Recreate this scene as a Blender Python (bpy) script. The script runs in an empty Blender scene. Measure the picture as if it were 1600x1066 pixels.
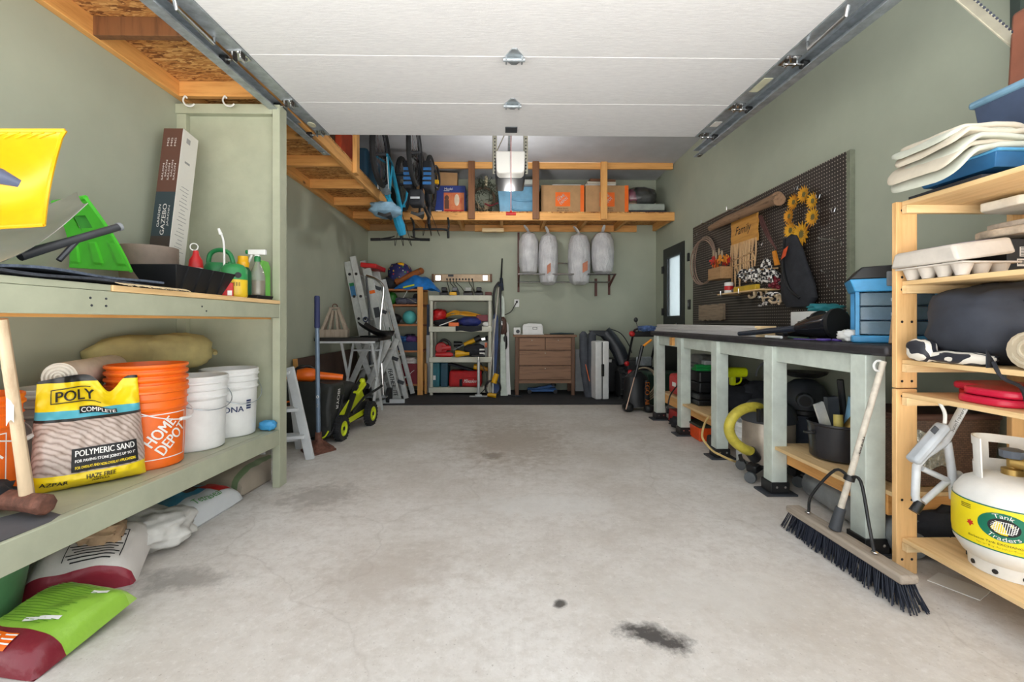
import bpy, bmesh, math, random
from mathutils import Vector, Matrix, Euler, noise
random.seed(7)
PI = math.pi
scn = bpy.context.scene
COL = scn.collection
# ---------------------------------------------------------------- camera, world, exposure
CAMH = 1.02; FPX = 711.0; YAW = .0148
cam_d = bpy.data.cameras.new('camera'); cam = bpy.data.objects.new('camera', cam_d); COL.objects.link(cam)
cam.location = (0, 0, CAMH); cam.rotation_euler = (PI/2, 0, -YAW)
cam_d.sensor_width = 36; cam_d.lens = FPX/1600*36; cam_d.shift_y = -30/1600; cam_d.clip_start = .05
scn.camera = cam
world = bpy.data.worlds.new('overcast_sky'); scn.world = world; world.use_nodes = True
wb = world.node_tree.nodes['Background']; wb.inputs[0].default_value = (.93, .97, 1.0, 1); wb.inputs[1].default_value = 1.25
scn.view_settings.view_transform = 'Standard'; scn.view_settings.look = 'None'
scn.view_settings.gamma = 1; scn.view_settings.use_curve_mapping = False
scn.view_settings.exposure = 0.73
# the sun stands high behind the house: the garage is in its shade, the driveway before it is lit
sun_d = bpy.data.lights.new('sun', 'SUN'); sun_d.energy = 26; sun_d.angle = .02; sun_d.color = (.97, .985, 1)
sun = bpy.data.objects.new('sun', sun_d); COL.objects.link(sun); sun.rotation_euler = (math.radians(-28), math.radians(4), 0)
# ---------------------------------------------------------------- places measured in the room (metres)
XL, XR, YB, ZC = -2.025, 2.245, 6.745, 3.13
CT, ST = math.cos(YAW), math.sin(YAW)
def ray(px, py):
    u = (px-800)/FPX; return (u*CT+ST, CT-u*ST, (503-py)/FPX)
def P(px, py, Y):
    d = ray(px, py); t = Y/d[1]; return Vector((d[0]*t, Y, CAMH+d[2]*t))
def PX(px, py, X):
    d = ray(px, py); t = X/d[0]; return Vector((X, d[1]*t, CAMH+d[2]*t))
def PZ(px, py, Z=0):
    d = ray(px, py); t = (Z-CAMH)/d[2]; return Vector((d[0]*t, d[1]*t, Z))
# ---------------------------------------------------------------- materials
def lin(c):
    return tuple((x/255/12.92 if x/255 <= .04045 else ((x/255+.055)/1.055)**2.4) for x in c) + (1,)
MATS = {}
def nodes(name):
    m = bpy.data.materials.new(name); m.use_nodes = True
    return m, m.node_tree, m.node_tree.nodes['Principled BSDF']
def N(nt, typ, **kw):
    n = nt.nodes.new(typ)
    for k, v in kw.items():
        if k in n.inputs: n.inputs[k].default_value = v
        else: setattr(n, k, v)
    return n
def coords(nt, scale=(1, 1, 1), kind='Object', loc=(0, 0, 0)):
    tc = N(nt, 'ShaderNodeTexCoord'); mp = N(nt, 'ShaderNodeMapping')
    mp.inputs['Scale'].default_value = scale; mp.inputs['Location'].default_value = loc
    nt.links.new(tc.outputs[kind], mp.inputs['Vector']); return mp.outputs[0]
def ramp(nt, fac, stops, interp='LINEAR'):
    r = N(nt, 'ShaderNodeValToRGB'); cr = r.color_ramp; cr.interpolation = interp
    while len(cr.elements) < len(stops): cr.elements.new(.5)
    for e, (p, c) in zip(cr.elements, stops): e.position = p; e.color = lin(c) if len(c) == 3 else c
    nt.links.new(fac, r.inputs[0]); return r.outputs[0]
def mixc(nt, f, a, b):
    n = N(nt, 'ShaderNodeMix', data_type='RGBA')
    for s, v in ((n.inputs[0], f), (n.inputs[6], a), (n.inputs[7], b)):
        if hasattr(v, 'default_value'): nt.links.new(v, s)
        else: s.default_value = v
    return n.outputs[2]
def math_(nt, op, a, b=None, c=None):
    n = N(nt, 'ShaderNodeMath', operation=op)
    for i, v in enumerate((a, b, c)):
        if v is None: continue
        if hasattr(v, 'default_value'): nt.links.new(v, n.inputs[i])
        else: n.inputs[i].default_value = v
    return n.outputs[0]
def noisef(nt, vec, scale, detail=4, rough=.5):
    n = N(nt, 'ShaderNodeTexNoise', Scale=scale, Detail=detail, Roughness=rough)
    nt.links.new(vec, n.inputs['Vector']); return n.outputs[0]
def bump(nt, bs, h, strength=.3, dist=.01):
    b = N(nt, 'ShaderNodeBump', Strength=strength, Distance=dist)
    nt.links.new(h, b.inputs['Height']); nt.links.new(b.outputs[0], bs.inputs['Normal'])
def mat(name, c, rough=.5, metal=0, var=.10, vs=9, bmp=0, bsc=60, c2=None, trans=0, alpha=1, coat=0):
    """one plain colour with a little soft variation"""
    if name in MATS: return MATS[name]
    m, nt, bs = nodes(name); MATS[name] = m
    v = coords(nt); f = noisef(nt, v, vs, 5, .6)
    a = c2 or tuple(x*(1-var) for x in c); b = c if c2 else tuple(min(255, x*(1+var*.6)) for x in c)
    nt.links.new(ramp(nt, f, [(.3, a), (.7, b)]), bs.inputs['Base Color'])
    bs.inputs['Roughness'].default_value = rough; bs.inputs['Metallic'].default_value = metal
    if trans: bs.inputs['Transmission Weight'].default_value = trans
    if alpha < 1: bs.inputs['Alpha'].default_value = alpha
    if coat: bs.inputs['Coat Weight'].default_value = coat
    if bmp: bump(nt, bs, noisef(nt, v, bsc, 4), bmp, .004)
    return m
def wood(name, c1, c2, axis=0, rough=.6, g=1.0):
    if name in MATS: return MATS[name]
    m, nt, bs = nodes(name); MATS[name] = m
    sc = [16*g, 16*g, 16*g]; sc[axis] = 1.3*g
    v = coords(nt, sc); f = noisef(nt, v, 2.2, 6, .65)
    col = ramp(nt, f, [(.25, c2), (.5, c1), (.8, tuple(min(255, x*1.07) for x in c1))])
    k = N(nt, 'ShaderNodeTexVoronoi', Scale=1.0); sk = [5*g, 5*g, 5*g]; sk[axis] = 2.2*g
    nt.links.new(coords(nt, sk), k.inputs['Vector'])
    kn = ramp(nt, k.outputs['Distance'], [(.03, (1, 1, 1, 1)), (.1, (0, 0, 0, 1))])
    nt.links.new(mixc(nt, kn, col, lin(tuple(x*.45 for x in c2))), bs.inputs['Base Color'])
    bs.inputs['Roughness'].default_value = rough; bump(nt, bs, f, .15, .003); return m
def bands(name, axis, stops, rough=.4, wr=.0, tex=None):
    """flat print in plain bands along one object axis (metres), lowest first: [(from, colour), ...]"""
    if name in MATS: return MATS[name]
    m, nt, bs = nodes(name); MATS[name] = m
    tc = N(nt, 'ShaderNodeTexCoord'); sp = N(nt, 'ShaderNodeSeparateXYZ'); nt.links.new(tc.outputs['Object'], sp.inputs[0])
    x = sp.outputs[axis]; lo = min(s[0] for s in stops)-.001; hi = max(s[0] for s in stops)+.001
    mr = N(nt, 'ShaderNodeMapRange'); mr.inputs[1].default_value = lo; mr.inputs[2].default_value = hi
    nt.links.new(x, mr.inputs[0])
    col = ramp(nt, mr.outputs[0], [((p-lo)/(hi-lo), c) for p, c in stops], 'CONSTANT')
    n = noisef(nt, coords(nt), 14, 4); col = mixc(nt, math_(nt, 'MULTIPLY', n, .12), col, (.05, .05, .05, 1))
    nt.links.new(col, bs.inputs['Base Color']); bs.inputs['Roughness'].default_value = rough
    bump(nt, bs, noisef(nt, coords(nt), 16, 5), .45, .012); return m
# palette
SAGE = mat('sage_wall_paint', (166, 172, 154), .62, var=.035, vs=2.5, bmp=.03, bsc=150)
SAGEB = mat('sage_wall_paint_back', (166, 172, 154), .6, var=.035, vs=2.5, bmp=.03, bsc=150)
TRIM = mat('pale_sage_trim_paint', (170, 174, 151), .5, var=.05, vs=7, bmp=.05, bsc=50)
BENCHP = mat('pale_mint_post_paint', (204, 213, 204), .55, var=.07, vs=10, bmp=.08, bsc=40)
CEILM = mat('ceiling_paint', (190, 192, 197), .8, var=.05, vs=3, bmp=.05, bsc=80)
WHITE = mat('white_plastic', (226, 227, 225), .4, var=.04)
BLACK = mat('black_plastic', (26, 27, 29), .42, var=.15)
RUBBER = mat('black_rubber', (33, 34, 36), .8, var=.2, bmp=.15, bsc=120)
GREY = mat('grey_plastic', (112, 116, 120), .5)
DGREY = mat('dark_grey_plastic', (58, 62, 68), .5)
ALU = mat('aluminium', (206, 209, 208), .4, .35, var=.08, vs=14)
STEEL = mat('galvanised_steel', (172, 180, 186), .38, .6, var=.15, vs=20)
CHROME = mat('chrome', (205, 205, 205), .18, 1, var=.04)
RED = mat('red_plastic', (196, 32, 34), .4)
DRED = mat('dark_red_plastic', (120, 24, 40), .5)
ORANGE = mat('orange_plastic', (240, 108, 20), .38, var=.05)
YELLOW = mat('yellow_plastic', (228, 172, 8), .38, var=.05)
LIME = mat('lime_plastic', (200, 214, 30), .4, var=.06)
GREEN = mat('green_plastic', (30, 120, 66), .45)
BGREEN = mat('bright_green_plastic', (72, 190, 44), .38, var=.06)
BLUE = mat('blue_plastic', (44, 96, 160), .45)
LBLUE = mat('light_blue_plastic', (70, 156, 210), .4)
TEAL = mat('teal_plastic', (24, 104, 116), .45)
TURQ = mat('turquoise_rubber', (86, 186, 186), .5)
NAVY = mat('navy_fabric', (42, 50, 66), .85, var=.2, vs=14, bmp=.3, bsc=90)
BFAB = mat('black_fabric', (36, 38, 44), .85, var=.25, vs=14, bmp=.3, bsc=90)
CARD = mat('cardboard', (176, 138, 96), .8, var=.06)
RUST = mat('rusty_steel', (112, 74, 60), .75, .3, var=.3, vs=30, bmp=.25)
PAPER = mat('white_paper', (228, 228, 224), .7, var=.03)
INK = mat('black_ink', (24, 24, 26), .6)
WINK = mat('white_ink', (236, 234, 230), .55, var=.03)
PINEX = wood('pine_along_x', (222, 164, 94), (196, 134, 66), 0)
PINEY = wood('pine_along_y', (222, 164, 94), (196, 134, 66), 1)
PINEZ = wood('pine_along_z', (222, 164, 94), (196, 134, 66), 2)
LPINEY = wood('light_pine_along_y', (230, 196, 144), (210, 168, 110), 1)
LPINEX = wood('light_pine_along_x', (232, 204, 156), (214, 176, 120), 0)
LPINEZ = wood('light_pine_along_z', (228, 184, 126), (206, 154, 94), 2)
BRWNZ = wood('brown_stud_along_z', (120, 78, 46), (84, 52, 30), 2)
WALNUT = wood('walnut_stain', (146, 110, 84), (104, 74, 54), 0)
WALNUTD = wood('walnut_stain_dark', (112, 80, 60), (80, 56, 42), 2)
GWOODZ = wood('weathered_wood', (168, 154, 138), (128, 114, 100), 2, .85)
GWOODY = wood('weathered_wood_y', (160, 148, 134), (118, 106, 94), 1, .85)
ASH = wood('ash_handle', (190, 168, 138), (158, 132, 102), 2, .5)
def osb():
    m, nt, bs = nodes('osb_flakes'); MATS['osb'] = m
    v = coords(nt, (16, 54, 32)); w = N(nt, 'ShaderNodeTexVoronoi', Scale=1.4)
    nn = N(nt, 'ShaderNodeTexNoise', Scale=.8); nt.links.new(v, nn.inputs['Vector'])
    ad = N(nt, 'ShaderNodeVectorMath', operation='ADD'); nt.links.new(v, ad.inputs[0])
    sc = N(nt, 'ShaderNodeVectorMath', operation='SCALE'); sc.inputs['Scale'].default_value = 3.5
    nt.links.new(nn.outputs['Color'], sc.inputs[0]); nt.links.new(sc.outputs[0], ad.inputs[1])
    nt.links.new(ad.outputs[0], w.inputs['Vector'])
    s = N(nt, 'ShaderNodeSeparateColor'); nt.links.new(w.outputs['Color'], s.inputs[0])
    nt.links.new(ramp(nt, s.outputs[0], [(0, (112, 66, 30)), (.3, (178, 118, 60)), (.7, (206, 152, 88)), (1, (226, 180, 116))]), bs.inputs['Base Color'])
    bs.inputs['Roughness'].default_value = .75; bump(nt, bs, s.outputs[1], .2, .004); return m
OSB = osb()
def concrete():
    m, nt, bs = nodes('worn_concrete')
    v = coords(nt)
    a = noisef(nt, v, 1.1, 6, .6); b = noisef(nt, v, 7, 8, .7); c = noisef(nt, v, 46, 5, .65)
    base = ramp(nt, a, [(.28, (190, 182, 172)), (.5, (211, 206, 200)), (.72, (226, 223, 219))])
    base = mixc(nt, ramp(nt, b, [(.34, (150, 150, 150)), (.54, (0, 0, 0))]), base, lin((176, 166, 156)))
    base = mixc(nt, ramp(nt, noisef(nt, v, 22, 8, .75), [(.38, (170, 170, 170)), (.54, (0, 0, 0))]), base, lin((182, 174, 165)))
    base = mixc(nt, ramp(nt, c, [(.55, (0, 0, 0)), (.70, (150, 150, 150))]), base, lin((234, 231, 227)))
    base = mixc(nt, ramp(nt, noisef(nt, v, 90, 3), [(.27, (190, 190, 190)), (.34, (0, 0, 0))]), base, lin((140, 130, 120)))
    # hairline cracks
    vo = N(nt, 'ShaderNodeTexVoronoi', feature='DISTANCE_TO_EDGE', Scale=.62)
    wv = N(nt, 'ShaderNodeVectorMath', operation='ADD'); nz = N(nt, 'ShaderNodeTexNoise', Scale=2.2, Detail=6)
    sc = N(nt, 'ShaderNodeVectorMath', operation='SCALE'); sc.inputs['Scale'].default_value = .5
    nt.links.new(v, nz.inputs['Vector']); nt.links.new(nz.outputs['Color'], sc.inputs[0])
    nt.links.new(v, wv.inputs[0]); nt.links.new(sc.outputs[0], wv.inputs[1]); nt.links.new(wv.outputs[0], vo.inputs['Vector'])
    base = mixc(nt, ramp(nt, vo.outputs['Distance'], [(.001, (120, 120, 120)), (.005, (0, 0, 0))]), base, lin((132, 120, 108)))
    # old oil and rubber stains, each with its own place
    def stain(px, py, rx, ry, col, amt, base, rz=0):
        p = PZ(px, py); tc = N(nt, 'ShaderNodeTexCoord'); mp = N(nt, 'ShaderNodeMapping', vector_type='TEXTURE')
        mp.inputs['Location'].default_value = p; mp.inputs['Scale'].default_value = (rx, ry, 1); mp.inputs['Rotation'].default_value = (0, 0, rz)
        nt.links.new(tc.outputs['Object'], mp.inputs[0])
        ln = N(nt, 'ShaderNodeVectorMath', operation='LENGTH'); nt.links.new(mp.outputs[0], ln.inputs[0])
        d = math_(nt, 'ADD', ln.outputs['Value'], math_(nt, 'MULTIPLY', math_(nt, 'SUBTRACT', noisef(nt, v, 13, 6, .7), .5), 2.2))
        f = ramp(nt, d, [(.35, (1, 1, 1, 1)), (.95, (0, 0, 0, 1))])
        return mixc(nt, math_(nt, 'MULTIPLY', f, amt), base, lin(col))
    for a_ in ((1022, 996, .14, .075, (62, 58, 56), .95, -.5), (874, 944, .03, .03, (60, 56, 52), .9, 0), (770, 712, .10, .12, (110, 100, 90), .7, 0),
               (840, 790, .55, .2, (214, 212, 208), .55, 0), (500, 775, .3, .25, (120, 112, 104), .45, 0), (1130, 930, .5, .2, (206, 202, 196), .5, 0),
               (800, 690, .6, 1.0, (156, 142, 126), .55, 0), (600, 900, .4, .3, (166, 154, 142), .4, .3), (280, 905, .25, .12, (120, 114, 108), .55, 0)):
        base = stain(*a_[:4], a_[4], a_[5], base, a_[6])
    nt.links.new(base, bs.inputs['Base Color']); bs.inputs['Roughness'].default_value = .72
    bump(nt, bs, math_(nt, 'ADD', b, math_(nt, 'MULTIPLY', c, .5)), .25, .006)
    return m
CONC = concrete()
# ---------------------------------------------------------------- lettering (built-in font), made while the scene is empty
TXT = {}
def prep(strings):
    for s in strings:
        cu = bpy.data.curves.new('t', 'FONT'); cu.body = s; cu.size = 1; cu.resolution_u = 3; cu.offset = 0
        o = bpy.data.objects.new('t', cu); COL.objects.link(o); bpy.context.view_layer.update()
        me = o.evaluated_get(bpy.context.evaluated_depsgraph_get()).to_mesh()
        bm = bmesh.new(); bm.from_mesh(me)
        for _ in range(2):
            es = [e for e in bm.edges if e.calc_length() > .22]
            if es: bmesh.ops.subdivide_edges(bm, edges=es, cuts=1); bmesh.ops.triangulate(bm, faces=bm.faces)
        bm.verts.index_update(); vs = [(v.co.x, v.co.y) for v in bm.verts]; fs = [tuple(v.index for v in f.verts) for f in bm.faces]; bm.free()
        x0 = min(v[0] for v in vs); x1 = max(v[0] for v in vs); y0 = min(v[1] for v in vs); y1 = max(v[1] for v in vs)
        TXT[s] = ([((x-x0)/(x1-x0)-.5, (y-y0)/(y1-y0)-.5) for x, y in vs], fs, (x1-x0)/(y1-y0))
        bpy.data.objects.remove(o); bpy.data.curves.remove(cu)
prep(['HOME', 'DEPOT', 'THE', 'POLY', 'COMPLETE', 'POLYMERIC SAND', 'FOR PAVING STONE JOINTS UP TO 2"', 'FOR OVERLAY AND NON-OVERLAY APPLICATIONS', 'HAZE FREE', 'FORMULA',
      'AZPAR', 'RONA', 'Tetraseal', 'Tank', 'Traders', 'Barbecue Tank EXCHANGE Program', 'Never Buy Another Tank Again', 'FEATHERLITE', 'Family', 'Milwaukee', 'IKEA',
      'JARDIN', 'GAZEBO', 'GARDEN', 'SALON', 'ENGRAIS', '12', 'Medium', 'SunnTrainers', 'EGO', 'AIR', 'More doers', 'get more done', 'Model', '5/25', 'G', 'P.O. No.', 'KER', 'MG', 'RYOBI', 'OX', 'S'])
# ---------------------------------------------------------------- mesh builder
def R3(rot): return Euler(rot).to_matrix()
class B:
    def __init__(s): s.v = []; s.f = []; s.soft = False
    def add(s, vs, fs):
        n = len(s.v); s.v += [Vector(v) for v in vs]; s.f += [tuple(i+n for i in f) for f in fs]; return s
    def box(s, c, d, rot=None):
        x, y, z = d[0]/2, d[1]/2, d[2]/2
        vs = [Vector(p) for p in ((-x,-y,-z),(x,-y,-z),(x,y,-z),(-x,y,-z),(-x,-y,z),(x,-y,z),(x,y,z),(-x,y,z))]
        if rot: m = R3(rot); vs = [m @ v for v in vs]
        return s.add([v+Vector(c) for v in vs], [(0,3,2,1),(4,5,6,7),(0,1,5,4),(1,2,6,5),(2,3,7,6),(3,0,4,7)])
    def bb(s, a, b):   # box from corner to corner
        a, b = Vector(a), Vector(b); d = b-a; return s.box((a+b)/2, (abs(d.x), abs(d.y), abs(d.z)))
    def bar(s, p, q, w, h, up=(0, 0, 1)):   # rectangular bar from p to q
        p, q = Vector(p), Vector(q); z = (q-p); L = z.length; z.normalize(); u = Vector(up)
        if abs(z.dot(u)) > .98: u = Vector((0, 1, 0))
        x = u.cross(z).normalized(); y = z.cross(x)
        vs = [p+x*a*w/2+y*b*h/2+z*c*L for c in (0, 1) for a, b in ((-1,-1),(1,-1),(1,1),(-1,1))]
        return s.add(vs, [(0,3,2,1),(4,5,6,7),(0,1,5,4),(1,2,6,5),(2,3,7,6),(3,0,4,7)])
    def cyl(s, p, q, r, r2=None, n=14, cap=True):
        return s.tube([p, q], [r, r if r2 is None else r2], n, cap)
    def tube(s, pts, r, n=8, cap=True, flat=1.0, closed=False):
        pts = [Vector(p) for p in pts]; m = len(pts); rs = r if isinstance(r, (list, tuple)) else [r]*m
        vs = []; px = None
        for i, p in enumerate(pts):
            a = pts[i-1] if (i or closed) else p; b = pts[(i+1) % m] if (i < m-1 or closed) else p
            z = (b-a).normalized()
            if px is None: u = Vector((0, 0, 1)) if abs(z.z) < .9 else Vector((0, 1, 0)); x = u.cross(z).normalized()
            else: x = (px - z*px.dot(z)).normalized()
            px = x; y = z.cross(x)
            vs += [p+(x*math.cos(2*PI*k/n)+y*math.sin(2*PI*k/n)*flat)*rs[i] for k in range(n)]
        fs = [(i*n+k, i*n+(k+1) % n, ((i+1) % m)*n+(k+1) % n, ((i+1) % m)*n+k) for i in range(m if closed else m-1) for k in range(n)]
        if cap and not closed: fs += [tuple(range(n))[::-1], tuple((m-1)*n+k for k in range(n))]
        return s.add(vs, fs)
    def lathe(s, prof, c=(0, 0, 0), n=24, rot=None, sx=1, sy=1, wob=None):
        m = R3(rot) if rot else None; vs = []
        for r, z in prof:
            for k in range(n):
                a = 2*PI*k/n; v = Vector((r*sx*math.cos(a), r*sy*math.sin(a), z))
                if wob: v = wob(v)
                vs.append((m @ v if m else v)+Vector(c))
        k_ = len(prof); fs = [(i*n+k, i*n+(k+1) % n, (i+1)*n+(k+1) % n, (i+1)*n+k) for i in range(k_-1) for k in range(n)]
        if prof[0][0] > 1e-5: fs.append(tuple(range(n))[::-1])
        if prof[-1][0] > 1e-5: fs.append(tuple((k_-1)*n+k for k in range(n)))
        return s.add(vs, fs)
    def open_lathe(s, prof, **k):
        n0 = len(s.f); s.lathe(prof, **k); n = k.get('n', 24)
        s.f = [f for i, f in enumerate(s.f) if i < n0 or len(f) == 4 or n <= 4]; return s
    def prism(s, poly, fn0, fn1):   # polygon of (a, b) mapped by fn0 and fn1 to its two faces
        n = len(poly); vs = [fn0(*p) for p in poly]+[fn1(*p) for p in poly]
        return s.add(vs, [tuple(range(n))[::-1], tuple(range(n, 2*n))]+[(i, (i+1) % n, n+(i+1) % n, n+i) for i in range(n)])
    def px(s, poly, x0, x1): return s.prism(poly, lambda a, b: (x0, a, b), lambda a, b: (x1, a, b))
    def py(s, poly, y0, y1): return s.prism(poly, lambda a, b: (a, y0, b), lambda a, b: (a, y1, b))
    def pz(s, poly, z0, z1): return s.prism(poly, lambda a, b: (a, b, z0), lambda a, b: (a, b, z1))
    def grid(s, fn, nu, nv, thick=0, cu=False):   # surface fn(u, v), both 0..1; thickened along its normal
        vs = [Vector(fn(i/nu, j/nv)) for j in range(nv+1) for i in range(nu+1)]; w = nu+1
        fs = [(j*w+i, j*w+i+1, (j+1)*w+i+1, (j+1)*w+i) for j in range(nv) for i in range(nu)]
        if thick:
            nrm = []
            for j in range(nv+1):
                for i in range(nu+1):
                    a = vs[j*w+min(i+1, nu)]-vs[j*w+max(i-1, 0)]; b = vs[min(j+1, nv)*w+i]-vs[max(j-1, 0)*w+i]
                    nrm.append(a.cross(b).normalized() if a.cross(b).length > 1e-9 else Vector((0, 0, 1)))
            k = len(vs); vs2 = [v-n_*thick for v, n_ in zip(vs, nrm)]
            fs2 = [tuple(x+k for x in f)[::-1] for f in fs]
            edge = [j for j in range(w)]+[j*w+nu for j in range(1, nv+1)]+[nv*w+i for i in range(nu-1, -1, -1)]+[j*w for j in range(nv-1, 0, -1)]
            fe = [(edge[i], edge[i]+k, edge[(i+1) % len(edge)]+k, edge[(i+1) % len(edge)]) for i in range(len(edge))]
            vs += vs2; fs += fs2+fe
        return s.add(vs, fs)
    def ball(s, c, r, nu=16, nv=10, rot=None, wr=0, fr=4, seed=0, p=1.0):
        """ellipsoid; p < 1 makes it boxier, wr wrinkles it"""
        r = (r, r, r) if not isinstance(r, (tuple, list)) else r; vs = []; m = R3(rot) if rot else None; s.soft = s.soft or wr > 0
        sg = lambda a: math.copysign(abs(a)**p, a)
        for j in range(nv+1):
            t = PI*j/nv-PI/2
            for i in range(nu):
                a = 2*PI*i/nu; v = Vector((sg(math.cos(t))*sg(math.cos(a)), sg(math.cos(t))*sg(math.sin(a)), sg(math.sin(t))))
                q = 1+(wr*noise.noise(Vector((v.x*fr+seed, v.y*fr, v.z*fr)))+wr*.5*noise.noise(Vector((v.x*fr*2.3+seed, v.y*fr*2.3, v.z*fr*2.3+9)))) if wr else 1
                v = Vector((v.x*r[0], v.y*r[1], v.z*r[2]))*q
                vs.append((m @ v if m else v)+Vector(c))
        fs = [(j*nu+i, j*nu+(i+1) % nu, (j+1)*nu+(i+1) % nu, (j+1)*nu+i) for j in range(nv) for i in range(nu)]
        return s.add(vs, fs)
    def torus(s, c, R, r, n=24, m=8, rot=None, a0=0, a1=2*PI):
        full = abs(a1-a0-2*PI) < 1e-6; q = R3(rot) if rot else Matrix.Identity(3); k = n if full else n+1
        return s.tube([Vector(c)+q @ Vector((R*math.cos(a0+(a1-a0)*i/n), R*math.sin(a0+(a1-a0)*i/n), 0)) for i in range(k)], r, m, closed=full)
    def text(s, t, fn, h, w=None, slant=0):
        vs, fs, asp = TXT[t]; w = w or h*asp
        for d in ((-.028, .028) if t.upper() == t else (0,)): s.add([fn(x*w+d*h+slant*y*h, y*h) for x, y in vs], fs)   # drawn twice for bold capitals
        return s
    def mk(s, name, m, parent=None, world=False, bev=0, ang=35, loc=None, rot=None, seg=2, flat=False, stuff=False):
        me = bpy.data.meshes.new(name)
        off = parent.location if (world and parent) else Vector((0, 0, 0))
        me.from_pydata([v-off for v in s.v], [], s.f)
        bm = bmesh.new(); bm.from_mesh(me); bmesh.ops.remove_doubles(bm, verts=bm.verts, dist=1e-6)
        if m not in (INK, WINK): bmesh.ops.recalc_face_normals(bm, faces=bm.faces)
        bm.to_mesh(me); bm.free()
        me.materials.append(m)
        if not flat:
            me.polygons.foreach_set('use_smooth', [True]*len(me.polygons)); me.set_sharp_from_angle(angle=math.radians(88 if s.soft else ang))
        o = bpy.data.objects.new(name, me); COL.objects.link(o)
        if parent: o.parent = parent
        if loc is not None: o.location = loc
        if rot is not None: o.rotation_euler = rot
        if bev:
            b = o.modifiers.new('bevel', 'BEVEL'); b.width = bev; b.segments = seg; b.limit_method = 'ANGLE'; b.angle_limit = math.radians(40)
            b.harden_normals = False
        if stuff: o['kind'] = 'stuff'
        return o
def tag(o, label, cat, group=None):
    o['label'] = label; o['category'] = cat
    if group: o['group'] = group
    return o
def thing(name, label, cat, loc=(0, 0, 0), rot=(0, 0, 0), group=None):
    o = bpy.data.objects.new(name, None); COL.objects.link(o); o.location = loc; o.rotation_euler = rot; o.empty_display_size = .1
    return tag(o, label, cat, group)
def solo(name, b, m, label, cat, loc=(0, 0, 0), rot=(0, 0, 0), group=None, **k):
    """a thing that is a single mesh"""
    return tag(b.mk(name, m, loc=loc, rot=rot, **k), label, cat, group)
def struct(o): o['kind'] = 'structure'; return o
def copy_tree(o, loc=None, rot=None, label=None, group=None):
    def cp(x, par):
        c = x.copy(); COL.objects.link(c); c.parent = par
        for ch in x.children: cp(ch, c)
        return c
    c = cp(o, None)
    if loc is not None: c.location = loc
    if rot is not None: c.rotation_euler = rot
    if label: c['label'] = label
    if group: c['group'] = group
    return c
def lerp(a, b, t): return a+(b-a)*t
def arc(c, r, a0, a1, n): return [(c[0]+r*math.cos(lerp(a0, a1, i/n)), c[1]+r*math.sin(lerp(a0, a1, i/n))) for i in range(n+1)]
def spline(pts, k=6):   # Catmull-Rom through the points
    pts = [Vector(p) for p in pts]; q = [pts[0]]+pts+[pts[-1]]; out = []
    for i in range(1, len(q)-2):
        for j in range(k):
            t = j/k; a, b, c, d = q[i-1:i+3]
            out.append(.5*((2*b)+(c-a)*t+(2*a-5*b+4*c-d)*t*t+(3*b-a-3*c+d)*t**3))
    return out+[pts[-1]]
# ================================================================ the room
struct(B().bb((XL-.1, 1.15, -.1), (XR+.1, YB+.1, 0)).mk('floor', CONC, flat=True))
struct(B().bb((-25, -30, -.12), (25, 1.15, -.005)).mk('driveway', mat('driveway_concrete', (186, 182, 176), .8, var=.08, vs=3, bmp=.1), flat=True))
struct(B().bb((XL-.12, 1.15, 0), (XL, YB+.1, ZC)).mk('wall_left', SAGE, flat=True))
struct(B().bb((XL, YB, 0), (XR, YB+.1, ZC)).mk('wall_back', SAGEB, flat=True))
struct(B().bb((XL-.12, 1.15, ZC), (XR+.12, YB+.1, ZC+.1)).mk('ceiling', CEILM, flat=True))
DY0, DY1, DZ1 = 5.655, 6.40, 2.035
b = B(); b.bb((XR, 1.15, 0), (XR+.12, DY0, ZC)); b.bb((XR, DY1, 0), (XR+.12, YB+.1, ZC)); b.bb((XR, DY0, DZ1), (XR+.12, DY1, ZC))
struct(b.mk('wall_right', SAGE, flat=True))
# side door with a frosted half pane
dr = struct(thing('door_1', 'black side door with a frosted upper pane', 'door', (XR, (DY0+DY1)/2, 0)))
del dr['category']
b = B(); gy0, gy1, gz0, gz1 = 5.775, 6.225, 1.10, 1.885
for a, c in (((XR-.012, DY0, 0), (XR+.03, gy0, DZ1)), ((XR-.012, gy1, 0), (XR+.03, DY1, DZ1)), ((XR-.012, gy0, 0), (XR+.03, gy1, gz0)), ((XR-.012, gy0, gz1), (XR+.03, gy1, DZ1))): b.bb(a, c)
b.mk('door_leaf', BLACK, dr, True)
FROST = mat('frosted_glass', (225, 236, 238), .55, trans=1, var=.02)
B().bb((XR+.004, gy0, gz0), (XR+.012, gy1, gz1)).mk('pane', FROST, dr, True)
b = B()
for a, c in (((gy0-.02, gz0-.02), (gy0, gz1+.02)), ((gy1, gz0-.02), (gy1+.02, gz1+.02)), ((gy0, gz0-.02), (gy1, gz0)), ((gy0, gz1), (gy1, gz1+.02))): b.bb((XR-.02, a[0], a[1]), (XR-.012, c[0], c[1]))
b.mk('pane_frame', DGREY, dr, True)
for z in (.3, 1.16, 1.75): B().bb((XR-.03, DY1-.02, z-.05), (XR-.012, DY1+.03, z+.05)).mk('hinge', BLACK, dr, True)
b = B().cyl((XR-.012, DY0+.07, .97), (XR-.07, DY0+.07, .97), .012); b.ball((XR-.085, DY0+.07, .97), .03, 12, 8); b.mk('door_knob', CHROME, dr, True)
b = B(); b.bb((XR-.02, 5.50, 1.76), (XR, 5.545, 1.86)); solo('bolt_keeper', b, BLACK, 'small black latch keeper on the sage wall beside the side door top', 'latch', bev=.004)
b = B(); b.bb((XR-.015, 5.47, 1.17), (XR, 5.54, 1.29)); sw = solo('light_switch', b, BLACK, 'black light switch plate between side door and pegboard', 'switch', bev=.004)
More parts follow.
